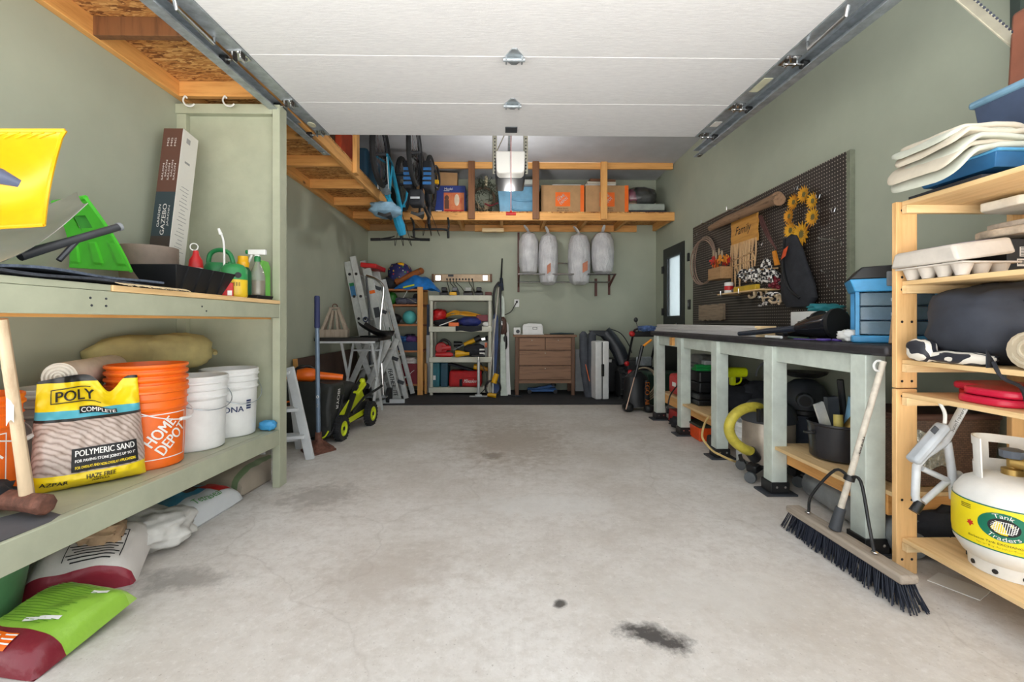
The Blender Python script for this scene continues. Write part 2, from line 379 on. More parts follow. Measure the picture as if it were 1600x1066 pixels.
B().box((XR-.017, 5.505, 1.23), (.008, .02, .045)).mk('toggle', GREY, sw)
# ================================================================ raised garage door, tracks, opener
GX0, GX1 = -1.29, 1.41
def zd(y): return 2.397-(3.37-y)*.0302
DOORM, nt_, bs_ = nodes('white_embossed_steel')
v_ = coords(nt_, (1.2, 9, 9)); f_ = noisef(nt_, v_, 14, 6, .7)
nt_.links.new(ramp(nt_, f_, [(.3, (222, 222, 224)), (.7, (238, 238, 239))]), bs_.inputs['Base Color']); bs_.inputs['Roughness'].default_value = .5
bump(nt_, bs_, f_, .35, .004)
gd = thing('garage_door', 'white embossed sectional garage door raised overhead', 'garage door', (0, 2.3, zd(2.3)))
ys = [3.37, 2.838, 2.306, 1.774, 1.242]
for i in range(4):
    y1, y0 = ys[i]-.0015, ys[i+1]+.0015
    b = B(); b.prism([(GX0, y0), (GX1, y0), (GX1, y1), (GX0, y1)], lambda a, c: (a, c, zd(c)), lambda a, c: (a, c, zd(c)+.045)); b.mk('door_panel', DOORM, gd, True, bev=.003)
    for x0, x1 in ((GX0-.085, GX0-.001), (GX1+.001, GX1+.085)):
        b = B(); b.prism([(x0, y0), (x1, y0), (x1, y1), (x0, y1)], lambda a, c: (a, c, zd(c)-.004), lambda a, c: (a, c, zd(c)+.045)); b.mk('end_stile', STEEL, gd, True)
for yy in ys[1:3]:
    b = B(); x = .045; z = zd(yy)
    b.prism([(x-.045, yy-.01), (x-.012, yy-.075), (x+.012, yy-.075), (x+.045, yy-.01), (x+.045, yy+.02), (x+.012, yy+.07), (x-.012, yy+.07), (x-.045, yy+.02)], lambda a, c: (a, c, zd(c)-.006), lambda a, c: (a, c, zd(c)))
    b.cyl((x-.055, yy, z-.016), (x+.055, yy, z-.016), .011); b.box((x-.04, yy+.01, z-.012), (.008, .05, .02)); b.box((x+.04, yy+.01, z-.012), (.008, .05, .02))
    b.mk('centre_hinge', STEEL, gd, True)
for sgn, xe in ((-1, GX0-.05), (1, GX1+.05)):
    for k, yy in enumerate((3.30, 2.838, 2.306)):
        z = zd(yy)-.006; b = B(); b.box((xe-sgn*.005, yy, z), (.07, .09 if k else .07, .008)); b.box((xe-.02, yy, z-.015), (.006, .04, .03)); b.box((xe+.02, yy, z-.015), (.006, .04, .03))
        b.cyl((xe-.035, yy, z-.022), (xe+sgn*.075, yy, z-.022), .008)
        for dy in (-.032, .032): b.cyl((xe-sgn*.02, yy+dy, z-.012), (xe-sgn*.02, yy+dy, z+.004), .008, n=6)
        r = b.mk('roller_hinge', CHROME, gd, True)
        B().cyl((xe+sgn*.055, yy, z-.022), (xe+sgn*.085, yy, z-.022), .022).mk('roller', BLACK, r).location = -gd.location
    if sgn > 0:
        for yy, ln, m_ in ((2.57, .16, mat('cream_label', (206, 204, 176), .6)), (3.12, .08, mat('white_label', (222, 218, 212), .6))):
            B().box((xe-.005, yy, zd(yy)-.006), (.05, ln, .002), (.03, 0, 0)).mk('label_sticker', m_, gd, True)
    else:
        B().lathe([(.026, 0), (.026, .004)], (xe, 3.17, zd(3.17)-.009), 16, sy=1.5).mk('label_sticker', mat('cream_label', (206, 204, 176), .6), gd, True)
    b = B(); yy = 2.02; b.tube([(xe-.02, yy-.13, zd(yy)-.004), (xe-.02, yy-.12, zd(yy)-.04), (xe-.02, yy+.12, zd(yy)-.04), (xe-.02, yy+.13, zd(yy)-.004)], .009, 8); b.mk('lift_handle', CHROME, gd, True)
    xo = xe+sgn*.10
    tr = thing('door_track', ('galvanised door track along the %s edge of the raised door' % ('left' if sgn < 0 else 'right')), 'door track', (xo, 2.4, 2.36), group='garage door tracks')
    b = B(); z0 = lambda y: zd(y)-.054
    prof = [(sgn*.012, 0), (-sgn*.04, 0), (-sgn*.04, .006), (sgn*.007, .006), (sgn*.007, .052), (-sgn*.04, .052), (-sgn*.04, .057), (sgn*.012, .057)]
    b.prism(prof, lambda a, c: (xo+a, 1.16, z0(1.16)+c), lambda a, c: (xo+a, 3.66, z0(3.66)+c)); b.mk('rail', STEEL, tr, True)
    b = B(); b.box((xo+sgn*.018, 2.4, 2.405), (.006, 2.45, .05), (.03, 0, 0)); b.mk('stiffener_angle', STEEL, tr, True)
    for yy in (1.7, 3.45):
        b = B(); b.bar((xo+sgn*.03, yy, 2.36), (xo+sgn*.03, yy, ZC), .03, .003); b.mk('hanger_strap', STEEL, tr, True)
    B().box((xo-sgn*.01, 3.60, z0(3.6)-.004), (.03, .05, .008)).mk('end_bolt', CHROME, tr, True, bev=.002)
# opener
op = thing('garage_door_opener', 'ceiling hung garage door opener with white lamp lens', 'door opener', (.05, 4.6, 2.65))
b = B(); b.bb((-.10, 4.52, 2.45), (.20, 5.0, 2.66)); b.mk('housing', DGREY, op, True, bev=.02)
LENS, nt_, bs_ = nodes('opener_lamp_lens'); bs_.inputs['Base Color'].default_value = lin((236, 234, 228)); bs_.inputs['Emission Color'].default_value = (1, .95, .86, 1); bs_.inputs['Emission Strength'].default_value = .12; bs_.inputs['Roughness'].default_value = .35
b = B(); b.py([(-.09, 2.66), (-.085, 2.47), (-.06, 2.445), (.16, 2.445), (.185, 2.47), (.19, 2.66)], 4.36, 4.52); b.mk('lamp_lens', LENS, op, True, bev=.012)
B().bb((.044, 4.352, 2.45), (.054, 4.36, 2.655)).mk('lens_rib', WHITE, op, True)
PERF = mat('perforated_strap', (206, 202, 184), .5, .2)
for x in (-.13, .185):
    b = B(); b.bb((x, 4.62, 2.52), (x+.045, 4.625, ZC)); b.bb((x, 4.62, 2.52), (x+.004, 4.66, ZC)); s_ = b.mk('hanger_strap', PERF, op, True)
    b = B()
    for k in range(17): b.cyl((x+.024, 4.6195, 2.54+k*.034), (x+.024, 4.616, 2.54+k*.034), .007, n=8)
    b.mk('strap_holes', BLACK, s_, False, stuff=True).location = -op.location
b = B(); b.bar((-.10, 4.61, 2.72), (.09, 4.61, 3.12), .004, .04, (0, 1, 0)); b.mk('diagonal_brace', PERF, op, True)
b = B(); b.bb((.025, 1.2, 2.70), (.06, 4.6, 2.735)); b.mk('drive_rail', STEEL, op, True)
b = B(); b.bb((.0, 3.40, 2.63), (.085, 3.62, 2.70)); b.bb((.02, 3.36, 2.56), (.065, 3.5, 2.64)); b.mk('trolley', BLACK, op, True, bev=.006)
b = B(); b.bar((.042, 3.50, 2.62), (.042, 3.27, 2.41), .03, .008); b.bb((.0, 3.20, 2.386), (.085, 3.29, 2.392)); b.box((.042, 3.26, 2.40), (.03, .06, .02)); b.mk('door_arm', DGREY, op, True)
cd = B().tube([(.045, 3.6, 2.64), (.045, 3.6, 1.885)], .0035, 6).mk('release_cord', mat('pink_cord', (214, 150, 150), .7), op, True)
b = B(); b.cyl((.005, 3.6, 1.875), (.085, 3.6, 1.875), .013, n=10); b.cyl((.045, 3.6, 1.87), (.045, 3.6, 1.90), .008, n=8); o = b.mk('release_handle', RED, cd); o.location = -op.location
lamp_d = bpy.data.lights.new('opener_bulb', 'POINT'); lamp_d.energy = 14; lamp_d.shadow_soft_size = .06; lamp_d.color = (1, .97, .93)
lamp = bpy.data.objects.new('opener_bulb', lamp_d); COL.objects.link(lamp); lamp.location = (.05, 5.08, 2.46)
# track brace in the near right corner
b = B(); a, c = P(1500, -8, 1.72), P(1608, 84, 1.72); b.bar(a, c, .004, .036, (0, 1, 0)); b.bar(a+Vector((0, .018, .016)), c+Vector((0, .018, .016)), .036, .004, (0, 1, 0))
br = solo('track_brace', b, PERF, 'perforated grey angle brace crossing the upper right corner', 'brace')
d = (c-a)/22; b = B()
for k in range(1, 22):
    q = a+d*k; b.cyl(q+Vector((0, -.0185, 0)), q+Vector((0, -.0205, 0)), .0055, n=8)
b.mk('brace_slots', mat('slot_shadow', (52, 56, 70), .7), br, stuff=True)
# ================================================================ lofts
lb = thing('storage_loft', 'pine framed loft with chipboard deck across the back wall', 'loft', (.1, 6.0, 2.36))
for x0, x1 in ((XL, -.6), (-.597, .82), (.823, XR)): B().bb((x0, 6.0, 2.46), (x1, YB, 2.475)).mk('deck_board', OSB, lb, True)
B().bb((-1.40, 6.0, 2.362), (XR, 6.04, 2.46)).mk('front_beam', PINEX, lb, True, bev=.003)
B().bb((-.45, YB-.04, 2.352), (XR-.3, YB-.001, 2.448)).mk('wall_ledger', PINEX, lb, True, bev=.003)
DPINE = wood('dull_pine_x', (168, 128, 84), (138, 100, 62), 0)
B().bb((XL, YB-.035, 2.36), (-.45, YB-.001, 2.455)).mk('wall_ledger', DPINE, lb, True, bev=.003)
for x in (-1.2, -.62, -.05, .53, 1.08, 1.62, 2.2): B().bb((x-.02, 6.04, 2.362), (x+.02, YB-.04, 2.459)).mk('joist', PINEY, lb, True)
for x, m_ in ((-.442, BRWNZ), (.401, BRWNZ), (1.30, PINEZ)): B().bb((x-.043, 5.962, 2.37), (x+.043, 6.0, ZC-.002)).mk('post', m_, lb, True, bev=.003)
B().bb((-1.0, 6.0, 3.045), (XR-.02, 6.04, ZC-.002)).mk('top_rail', PINEX, lb, True, bev=.003)
b = B().bb((-.33, 6.45, 2.30), (-.02, 6.55, 2.352)); solo('wood_offcut', b, LPINEX, 'short pale wood strip fixed beneath the back loft', 'wood strip', bev=.004)
ll = thing('storage_loft', 'pine framed loft with chipboard underside along the left wall', 'loft', (-1.7, 4, 2.37))
LX = -1.395
zl = lambda y: 2.405-(y-1.98)*.009
for y0, y1 in ((1.16, 2.4), (2.403, 3.62), (3.623, 4.84), (4.843, 5.998)):
    B().prism([(XL, y0), (LX, y0), (LX, y1), (XL, y1)], lambda a, c: (a, c, zl(c)+.092), lambda a, c: (a, c, zl(c)+.107)).mk('deck_board', OSB, ll, True)
B().prism([(LX-.04, 1.16), (LX, 1.16), (LX, 5.998), (LX-.04, 5.998)], lambda a, c: (a, c, zl(c)-.006), lambda a, c: (a, c, zl(c)+.092)).mk('outer_beam', PINEY, ll, True, bev=.003)
B().prism([(XL+.001, 1.16), (XL+.04, 1.16), (XL+.04, YB-.04), (XL+.001, YB-.04)], lambda a, c: (a, c, zl(c)-.004), lambda a, c: (a, c, zl(c)+.092)).mk('wall_ledger', PINEY, ll, True, bev=.003)
for y in (1.62, 2.22, 2.80, 3.40, 4.0, 4.65, 5.30, 5.96): B().bb((XL+.04, y, zl(y)-.002), (LX-.04, y+.038, zl(y)+.09)).mk('joist', PINEX if y != 2.22 else BRWNZ, ll, True, bev=.002)
for y in (2.5, 4.17): B().bb((LX+.001, y, zl(y)-.004), (LX+.04, y+.086, ZC-.002)).mk('post', PINEZ, ll, True, bev=.003)
for x in (293, 355):
    q = P(x, 158, 2.79); b = B().tube(spline([q+Vector((-.01, .012, .022)), q+Vector((-.015, 0, .03)), q+Vector((-.02, -.01, 0)), q+Vector((-.002, -.012, -.03)), q+Vector((.03, -.012, -.036)), q+Vector((.05, -.012, -.022))], 4), .005, 8)
    solo('screw_hook', b, WHITE, 'white screw hook under the loft joist, ' + ('nearer the left wall' if x < 300 else 'nearer the door track'), 'hook', group='loft screw hooks')
# ================================================================ built-in shelf along the left wall
SX = -1.385
def zs(y): return .408-(y-1.3)*.0333
sh = thing('built_in_shelf', 'sage painted two tier built in storage shelf along left wall', 'shelf', (-1.7, 2.1, 0))
B().bb((XL+.001, 2.865, .27), (SX-.02, 2.885, 2.36)).mk('end_panel', TRIM, sh, True)
B().bb((SX-.046, 2.815, 0), (SX, 2.905, 2.355)).mk('post', TRIM, sh, True, bev=.003)
B().bb((XL+.001, 2.83, .38), (XL+.06, 2.864, 1.04)).mk('corner_trim', TRIM, sh, True, bev=.002)
B().bb((XL+.001, 2.83, 1.152), (XL+.06, 2.864, 2.30)).mk('corner_trim', TRIM, sh, True, bev=.002)
B().bb((XL+.001, 2.82, 2.30), (SX-.047, 2.864, 2.36)).mk('head_trim', TRIM, sh, True, bev=.002)
for y0, y1 in ((1.18, 1.62), (1.622, 2.86)): B().bb((XL+.001, y0, 1.128), (SX+(.004 if y0 > 1.5 else .0), y1 if y1 < 2 else 2.813, 1.15)).mk('deck_board', LPINEY if y0 > 1.5 else TRIM, sh, True, bev=.002)
B().bb((SX-.04, 1.18, 1.045), (SX-.001, 2.814, 1.127)).mk('fascia', TRIM, sh, True, bev=.003)
B().bb((SX-.09, 1.18, 1.035), (SX-.05, 2.81, 1.126)).mk('inner_joist', PINEY, sh, True)
b = B()
for y, z in ((1.54, 1.10), (1.6, 1.10), (1.545, 1.075), (1.6, 1.075), (2.1, 1.09), (2.13, 1.07)): b.cyl((SX-.002, y, z), (SX+.001, y, z), .004, n=8)
b.mk('screw_heads', DGREY, sh, True, stuff=True)
B().prism([(XL+.001, 1.18), (SX-.041, 1.18), (SX-.041, 2.86), (XL+.001, 2.86)], lambda a, c: (a, c, zs(c)-.018), lambda a, c: (a, c, zs(c))).mk('lower_deck', TRIM, sh, True)
B().prism([(SX-.04, 1.18), (SX-.001, 1.18), (SX-.001, 2.813), (SX-.04, 2.813)], lambda a, c: (a, c, zs(c)-.095), lambda a, c: (a, c, zs(c))).mk('lower_fascia', TRIM, sh, True, bev=.003)
PEEL = mat('peeling_white_paint', (206, 204, 196), .7, var=.3, vs=24, bmp=.2)
B().bb((SX-.10, 2.91, 0), (SX-.05, 2.95, .33)).mk('short_leg', PEEL, sh, True)
# ================================================================ workbench along the right wall
wbn = thing('workbench', 'long workbench with black top and mint painted posts by right wall', 'workbench', (1.9, 3.4, 0))
BX = 1.565; PY = [1.96, 2.655, 3.36, 4.045, 4.70]
TOPM = mat('black_bench_top', (44, 42, 46), .55, var=.3, vs=16, bmp=.1)
B().bb((BX, 1.848, .876), (XR-.001, 4.90, .92)).mk('top', TOPM, wbn, True, bev=.012)
for y in PY:
    B().bb((BX+.005, y, .0), (BX+.095, y+.09, .875)).mk('post', BENCHP, wbn, True, bev=.004)
    B().bb((BX-.005, y-.01, .012), (BX+.105, y+.10, .075)).mk('post_bracket', BLACK, wbn, True, bev=.003)
    B().bb((BX-.042, y-.03, 0), (BX+.142, y+.115, .012)).mk('base_plate', DGREY, wbn, True, bev=.002)
    b = B()
    for dx in (.025, .075): b.cyl((BX+dx, y-.016, .05), (BX+dx, y-.009, .05), .007, n=8)
    b.mk('bracket_bolts', CHROME, wbn, True, stuff=True)
for i in range(4): B().bb((BX+.03, PY[i]+.09, .785), (BX+.068, PY[i+1], .875)).mk('apron', BENCHP, wbn, True, bev=.003)
PLY = wood('plywood_shelf', (222, 190, 140), (200, 160, 106), 1, .6, .7)
for y0, y1 in ((1.93, 2.72), (3.41, 4.08), (4.082, 4.80)):
    B().bb((BX+.0955, y0, .268), (XR-.01, y1, .287)).mk('lower_shelf', PLY, wbn, True, bev=.002)
    B().bb((BX+.0955, y0+.02, .18), (BX+.134, y1-.01, .267)).mk('shelf_joist', PINEY, wbn, True, bev=.002)
    B().bb((BX+.135, y0+.02, .18), (XR-.02, y0+.058, .267)).mk('shelf_joist', PINEX, wbn, True, bev=.002)
    if y0 < 4.08: B().bb((BX+.02, y0+.07 if y0 > 3 else 2.05, .268), (BX+.0955, y1 if y0 > 3 else 2.654, .287)).mk('shelf_lip', PLY, wbn, True, bev=.002)
# ================================================================ pegboard
pgm, nt_, bs_ = nodes('pegboard_hardboard'); tc_ = N(nt_, 'ShaderNodeTexCoord'); sp_ = N(nt_, 'ShaderNodeSeparateXYZ'); nt_.links.new(tc_.outputs['Object'], sp_.inputs[0])
fy = math_(nt_, 'SUBTRACT', math_(nt_, 'FRACT', math_(nt_, 'MULTIPLY', sp_.outputs[1], 1/.0254)), .5); fz = math_(nt_, 'SUBTRACT', math_(nt_, 'FRACT', math_(nt_, 'MULTIPLY', sp_.outputs[2], 1/.0254)), .5)
rr = math_(nt_, 'SQRT', math_(nt_, 'ADD', math_(nt_, 'MULTIPLY', fy, fy), math_(nt_, 'MULTIPLY', fz, fz)))
hole = ramp(nt_, rr, [(.13, (1, 1, 1, 1)), (.17, (0, 0, 0, 1))])
bro = ramp(nt_, noisef(nt_, coords(nt_), 6, 5), [(.3, (38, 31, 28)), (.7, (50, 41, 36))])
nt_.links.new(mixc(nt_, hole, bro, lin((196, 188, 172))), bs_.inputs['Base Color']); bs_.inputs['Roughness'].default_value = .5
pb = thing('pegboard', 'large dark brown pegboard on the sage right wall', 'pegboard', (XR-.03, 4.1, 1.5))
B().bb((XR-.034, 2.92, .925), (XR-.028, 5.33, 2.126)).mk('perforated_panel', pgm, pb, True)
for z in (.93, 1.5, 2.085): B().bb((XR-.028, 2.925, z), (XR-.001, 5.325, z+.04)).mk('furring_strip', TRIM, pb, True)
B().bb((XR-.034, 2.885, .925), (XR-.001, 2.919, 2.126)).mk('edge_batten', mat('grey_green_batten', (122, 126, 108), .7, var=.12, vs=14), pb, True, bev=.002)
# ================================================================ pine shelf unit at the near right
ps = thing('pine_shelf_unit', 'tall light pine shelving unit at the near right', 'shelf', (1.9, 1.4, 0))
B().bb((1.580, 1.815, 0), (1.666, 1.838, .748)).mk('post', LPINEZ, ps, True, bev=.003)
B().bb((1.580, 1.815, .752), (1.666, 1.838, 1.505)).mk('post', LPINEZ, ps, True, bev=.003)
for z0, z1 in ((0, .748), (.752, 1.505)): B().bb((2.09, 1.845, z0), (2.18, 1.868, z1)).mk('post', LPINEZ, ps, True, bev=.003)
for z0, z1 in ((0, .748), (.752, 1.505)):
    for x in (1.58, 2.09): B().bb((x, .80, z0), (x+.086, .823, z1)).mk('post', LPINEZ, ps, True, bev=.003)
LEV = [1.505, 1.184, .868, .735, .150]
for i, z in enumerate(LEV):
    for j in range(3):
        x0 = 1.600+j*.2; B().bb((x0, .835, z-.018), (x0+.196, 1.813, z)).mk('board', LPINEY, ps, True, bev=.002)
    B().bb((1.60, 1.79, z-.05), (2.19, 1.812, z-.0185)).mk('cleat', LPINEX, ps, True)
b = B()
for z in (.06, .3, .72, .78, 1.15, 1.20, 1.47, 1.02):
    for x in (1.603, 1.643): b.cyl((x, 1.8145, z), (x, 1.8165, z), .0055, n=8)
b.mk('screw_holes', INK, ps, True, stuff=True)
# ================================================================ helpers for soft and round things
def pillow(b, w, l, t, e=4.0, k=.42, wr=.012, seed=0, nu=26, nv=26, flat=.12):
    """a filled sack lying at z = 0; returns its top surface as a function"""
    def top(x, y):
        a = max(0, 1-abs(2*x/w)**e)*max(0, 1-abs(2*y/l)**e)
        n = noise.noise(Vector((x*9+seed, y*9, seed)))*wr+noise.noise(Vector((x*22+seed, y*22, 3)))*wr*.45
        return t*a**k+n*min(1, a*3)+t*flat
    def fn(u, v):
        x, y = (u-.5)*w, (v-.5)*l; s_ = 1+.03*noise.noise(Vector((x*5, y*5, seed)))
        return (x*s_, y*s_, top(x, y))
    def fb(u, v):
        x, y = (u-.5)*w, (v-.5)*l; s_ = 1+.03*noise.noise(Vector((x*5, y*5, seed)))
        a = max(0, 1-abs(2*x/w)**e)*max(0, 1-abs(2*y/l)**e)
        return (x*s_, y*s_, t*flat*(1-min(1, a*4)))
    b.grid(fn, nu, nv); b.grid(fb, nu, nv); return top
def on(top, cx=0, cy=0, rz=0, eps=.0035):
    c_, s_ = math.cos(rz), math.sin(rz)
    def f(x, y):
        X, Y = cx+x*c_-y*s_, cy+x*s_+y*c_; return (X, Y, top(X, Y)+eps)
    return f
def patch(b, f, w, h, nu=8, nv=4, cx=0, cy=0): b.grid(lambda u, v: f(cx+(u-.5)*w, cy+(v-.5)*h), nu, nv)
def crumple(b, c, r, wr=.25, fr=3, seed=0, nu=26, nv=18, p=.8, rot=None):
    b.ball(c, r, nu, nv, rot, wr, fr, seed, p); return b
def sub(b, name, m, part, thing_):   # a sub-part written in the thing's own coordinates
    return b.mk(name, m, part)
def bucket_body(m, rims, h=.365, rt=.151, rb=.132):
    b = B(); pr = [(0, 0), (rb-.006, 0), (rb, .006), (rb+(rt-.006-rb)*(h-.12)/h, h-.12)]
    rib = [(h-.115, .004), (h-.108, .008), (h-.1, .001), (h-.075, .001), (h-.07, .007), (h-.062, .001), (h-.04, .001), (h-.036, .009), (h-.028, .009)]
    rr = lambda z: rb+(rt-.006-rb)*z/h
    for z, d in rib: pr.append((rr(z)+d, z))
    pr += [(rt-.004, h-.02), (rt, h-.012), (rt, h-.002), (rt-.004, h), (rt-.010, h-.002)]
    for k in range(rims):
        z = h+.028*k; pr += [(rt-.012, z+.008), (rt-.003, z+.014), (rt, z+.02), (rt-.002, z+.028), (rt-.010, z+.028)]
    ht = h+.028*rims
    pr += [(rt-.012, ht-.01), (rr(.2)-.006, ht-.16), (0, ht-.17)]
    b.lathe(pr, n=40); return b, rr
def cylmap(rr, a0, z0, eps=.0022):
    """flat lettering wrapped on a bucket: x runs round the side from direction a0, y up from z0"""
    def f(x, y):
        z = z0+y; r = rr(z)+eps; a = a0+x/r; return (r*math.cos(a), r*math.sin(a), z)
    return f
def handle_wire(t, h, rt, ang, drop, m=STEEL, grip=WHITE):
    """bail of a pail hanging down the side it faces"""
    pts = []
    for i in range(17):
        a = PI*i/16; x = math.cos(a)*(rt+.012); y = math.sin(a)*(rt+.018); z = h-.075-math.sin(a)*drop
        pts.append((x*math.cos(ang)-y*math.sin(ang), x*math.sin(ang)+y*math.cos(ang), z))
    w = B().tube(pts, .0025, 6).mk('bail_wire', m, t)
    if grip: B().tube(pts[7:10], .008, 8).mk('grip', grip, w)
def homer(name, label, loc, rims, face, bail):
    t = thing(name, label, 'bucket', loc, group='orange buckets'); b, rr = bucket_body(ORANGE, rims); b.mk('pail', ORANGE, t)
    g = rot2(cylmap(rr, face, .140), .80)
    b = B(); b.text('HOME', lambda x, y: g(x, y+.030), .050, .135); b.text('DEPOT', lambda x, y: g(x+.008, y-.030), .050, .15); b.mk('lettering', WINK, t, stuff=True)
    f = cylmap(rr, face, .140); b = B(); w = .098
    for x0, x1, y0, y1 in ((-w, w, -w, -w+.004), (-w, w, w-.004, w), (-w, -w+.004, -w, w), (w-.004, w, -w, w)): b.grid(lambda u, v: f(lerp(x0, x1, u), lerp(y0, y1, v)), 14 if x1-x0 > .1 else 2, 2)
    b.mk('label_frame', WINK, t, stuff=True)
    handle_wire(t, .365, .151, bail, .085, WHITE); return t
def rot2(f, a):
    c_, s_ = math.cos(a), math.sin(a); return lambda x, y: f(x*c_-y*s_, x*s_+y*c_)
# ================================================================ lower tier of the built-in shelf
homer('bucket', 'stack of orange lettered buckets in the middle of lower shelf', (-1.60, 2.06, zs(2.06)+.002), 3, -.44, -1.55)
homer('bucket', 'orange lettered bucket at frame edge behind the sledge hammer', (-1.85, 1.575, zs(1.575)+.004), 0, -.62, -1.2)
def white_pail(label, loc, r=.151, h=.37, bail=None, drop=.09):
    t = thing('pail', label, 'bucket', loc, group='white pails'); b, rr = bucket_body(WHITE, 0, h, r, r*.88); b.mk('pail_body', WHITE, t)
    if bail is not None: handle_wire(t, h, r, bail, drop, STEEL, None)
    return t, rr
w1, rr1 = white_pail('plain white pail touching the orange bucket stack', (-1.605, 2.375, zs(2.375)+.003), bail=-2.0)
w2, rr2 = white_pail('white pail with blue lettering nearest the end panel', (-1.615, 2.69, zs(2.69)+.003), .151, .385, bail=-2.05, drop=.12)
NAVYI = mat('navy_ink', (34, 52, 96), .5)
f = cylmap(rr2, -.98, .16); b = B(); b.text('RONA', f, .032, .13); b.mk('lettering', NAVYI, w2, stuff=True)
f = cylmap(rr2, -.30, .18); b = B()
for k in range(4): patch(b, f, .03, .01, 4, 2, 0, k*.014-.02)
b.mk('printed_bars', NAVYI, w2, stuff=True)
white_pail('grey white pail half hidden behind the sand bag', (-1.885, 1.93, zs(1.93)+.003), .130, .36)
white_pail('white pail hidden under the khaki roll near left wall', (-1.885, 2.36, zs(2.36)+.003), .130, .36)
# rolled white mat with a spiral end
a, c = Vector((-1.728, 1.79, .805)), Vector((-1.90, 2.24, .805)); ax = (c-a).normalized(); sx_ = ax.cross(Vector((0, 0, 1))).normalized(); t = thing('rolled_mat', 'white rolled mat with spiral end lying across the grey pail', 'mat', a)
CREAM = mat('cream_mat', (214, 206, 192), .85, var=.08, bmp=.3, bsc=120)
b = B().cyl(a, c, .056, n=24); b.mk('roll', CREAM, t, True)
b = B(); pts = []
for i in range(70):
    th = i*.36; r = .006+.05*i/69; pts.append(a-ax*.003+sx_*r*math.cos(th)+Vector((0, 0, 1))*r*math.sin(th))
b.tube(pts, .0042, 5); b.mk('spiral_edge', mat('cream_mat_edge', (226, 220, 208), .8), t, True)
# khaki sleeping pad
KHAKI = mat('khaki_fabric', (168, 156, 104), .75, var=.14, vs=6, bmp=.2, bsc=40)
t = thing('sleeping_pad', 'khaki rolled sleeping pad on top of pails by left wall', 'sleeping pad', (-1.865, 2.42, .752), (0, 0, math.atan2(.42, .22)))
crumple(B(), (-.03, 0, .10), (.24, .098, .098), .08, 2, 4, p=.8).mk('roll', KHAKI, t)
crumple(B(), (.10, -.02, .105), (.19, .095, .098), .10, 2.4, 8, p=.75).mk('fold', KHAKI, t)
b = B(); b.tube(spline([(.285, -.02, .10), (.31, -.03, .095), (.30, -.05, .085)], 4), .012, 8); b.mk('valve', KHAKI, t)
# polymeric sand bag, standing, top twisted open
t = thing('sand_bag', 'open yellow and grey polymeric sand bag on lower shelf', 'bag', (-1.605, 1.79, zs(1.79)+.004), (0, 0, math.radians(48)))
SW, SH_ = .335, .40
def sand(u, v, back=False):
    z = v*SH_; taper = 1-.12*v if v < .62 else (1-.0744)-.9*(v-.62)*.18
    wx = SW*taper*(1+.02*noise.noise(Vector((0, v*6, 2)))); x = (u-.5)*wx
    th = .085*(1-abs(2*u-1)**3.2)**.5*(1 if v < .55 else max(.10, 1-(v-.55)*2.6))*min(1, (v*9+.08))**.6
    n = .007*noise.noise(Vector((u*7, v*9, 5)))+.004*noise.noise(Vector((u*15, v*17, 1)))
    if v > .6: n += .018*math.sin(u*17+v*4)*(v-.6)*1.8
    y = -th-n if not back else th*.55
    zz = z-(.075*math.exp(-((u-.70)/.13)**2)*max(0, (v-.62)/.38))+.02*math.sin(u*3)*max(0, (v-.6)/.4)
    return Vector((x, y+v*.05, zz))
PAV, nt_, bs_ = nodes('printed_paving_photo'); v_ = coords(nt_, (1, 1, 1), loc=(0, 0, 0))
w_ = N(nt_, 'ShaderNodeTexWave', Scale=24, Distortion=4, Detail=4, bands_direction='DIAGONAL'); nt_.links.new(v_, w_.inputs[0])
nt_.links.new(ramp(nt_, w_.outputs[1], [(0, (140, 122, 112)), (.2, (168, 150, 140)), (.8, (188, 172, 162))]), bs_.inputs['Base Color']); bs_.inputs['Roughness'].default_value = .35
tc_ = N(nt_, 'ShaderNodeTexCoord'); sp_ = N(nt_, 'ShaderNodeSeparateXYZ'); nt_.links.new(tc_.outputs['Object'], sp_.inputs[0])
mr_ = N(nt_, 'ShaderNodeMapRange'); mr_.inputs[2].default_value = .42; nt_.links.new(sp_.outputs[2], mr_.inputs[0])
YEL = (238, 208, 22)
band = ramp(nt_, mr_.outputs[0], [(0, YEL), (.15, (0, 0, 0, 0)), (.60, (40, 40, 40)), (.625, (80, 170, 190)), (.69, YEL), (.93, (30, 30, 30))], 'CONSTANT')
msk = ramp(nt_, mr_.outputs[0], [(0, (1, 1, 1, 1)), (.15, (0, 0, 0, 1)), (.60, (1, 1, 1, 1))], 'CONSTANT')
nt_.links.new(mixc(nt_, msk, bs_.inputs['Base Color'].links[0].from_socket, band), bs_.inputs['Base Color'])
b = B(); b.grid(lambda u, v: sand(u, v), 80, 84); b.grid(lambda u, v: sand(u, v, True), 80, 84); b.mk('sack', PAV, t)
def sf(cx, cy, eps=.004):
    def f(x, y):
        v = (cy+y)/SH_; u = .5+(cx+x)/SW; p = sand(u, v); p.y -= eps; return p
    return f
pl = B(); patch(pl, sf(.035, .112, .004), .20, .085, 12, 8); lp = pl.mk('print_panel', INK, t)
b = B(); b.text('POLYMERIC SAND', sf(.035, .137, .0085), .022, .18); b.text('FOR PAVING STONE JOINTS UP TO 2"', sf(.035, .108, .0085), .014, .18); b.mk('lettering', WINK, lp, stuff=True)
b = B(); b.text('FOR OVERLAY AND NON-OVERLAY APPLICATIONS', sf(.035, .086, .0085), .010, .18); b.mk('lettering', mat('yellow_ink', (238, 208, 22), .5), lp, stuff=True)
b = B(); b.text('HAZE FREE', sf(.02, .046), .017, .085); b.text('FORMULA', sf(.02, .028), .009, .05); b.text('AZPAR', sf(-.11, .036), .016, .075)
b.text('POLY', sf(-.05, .335, .010), .034, .12)
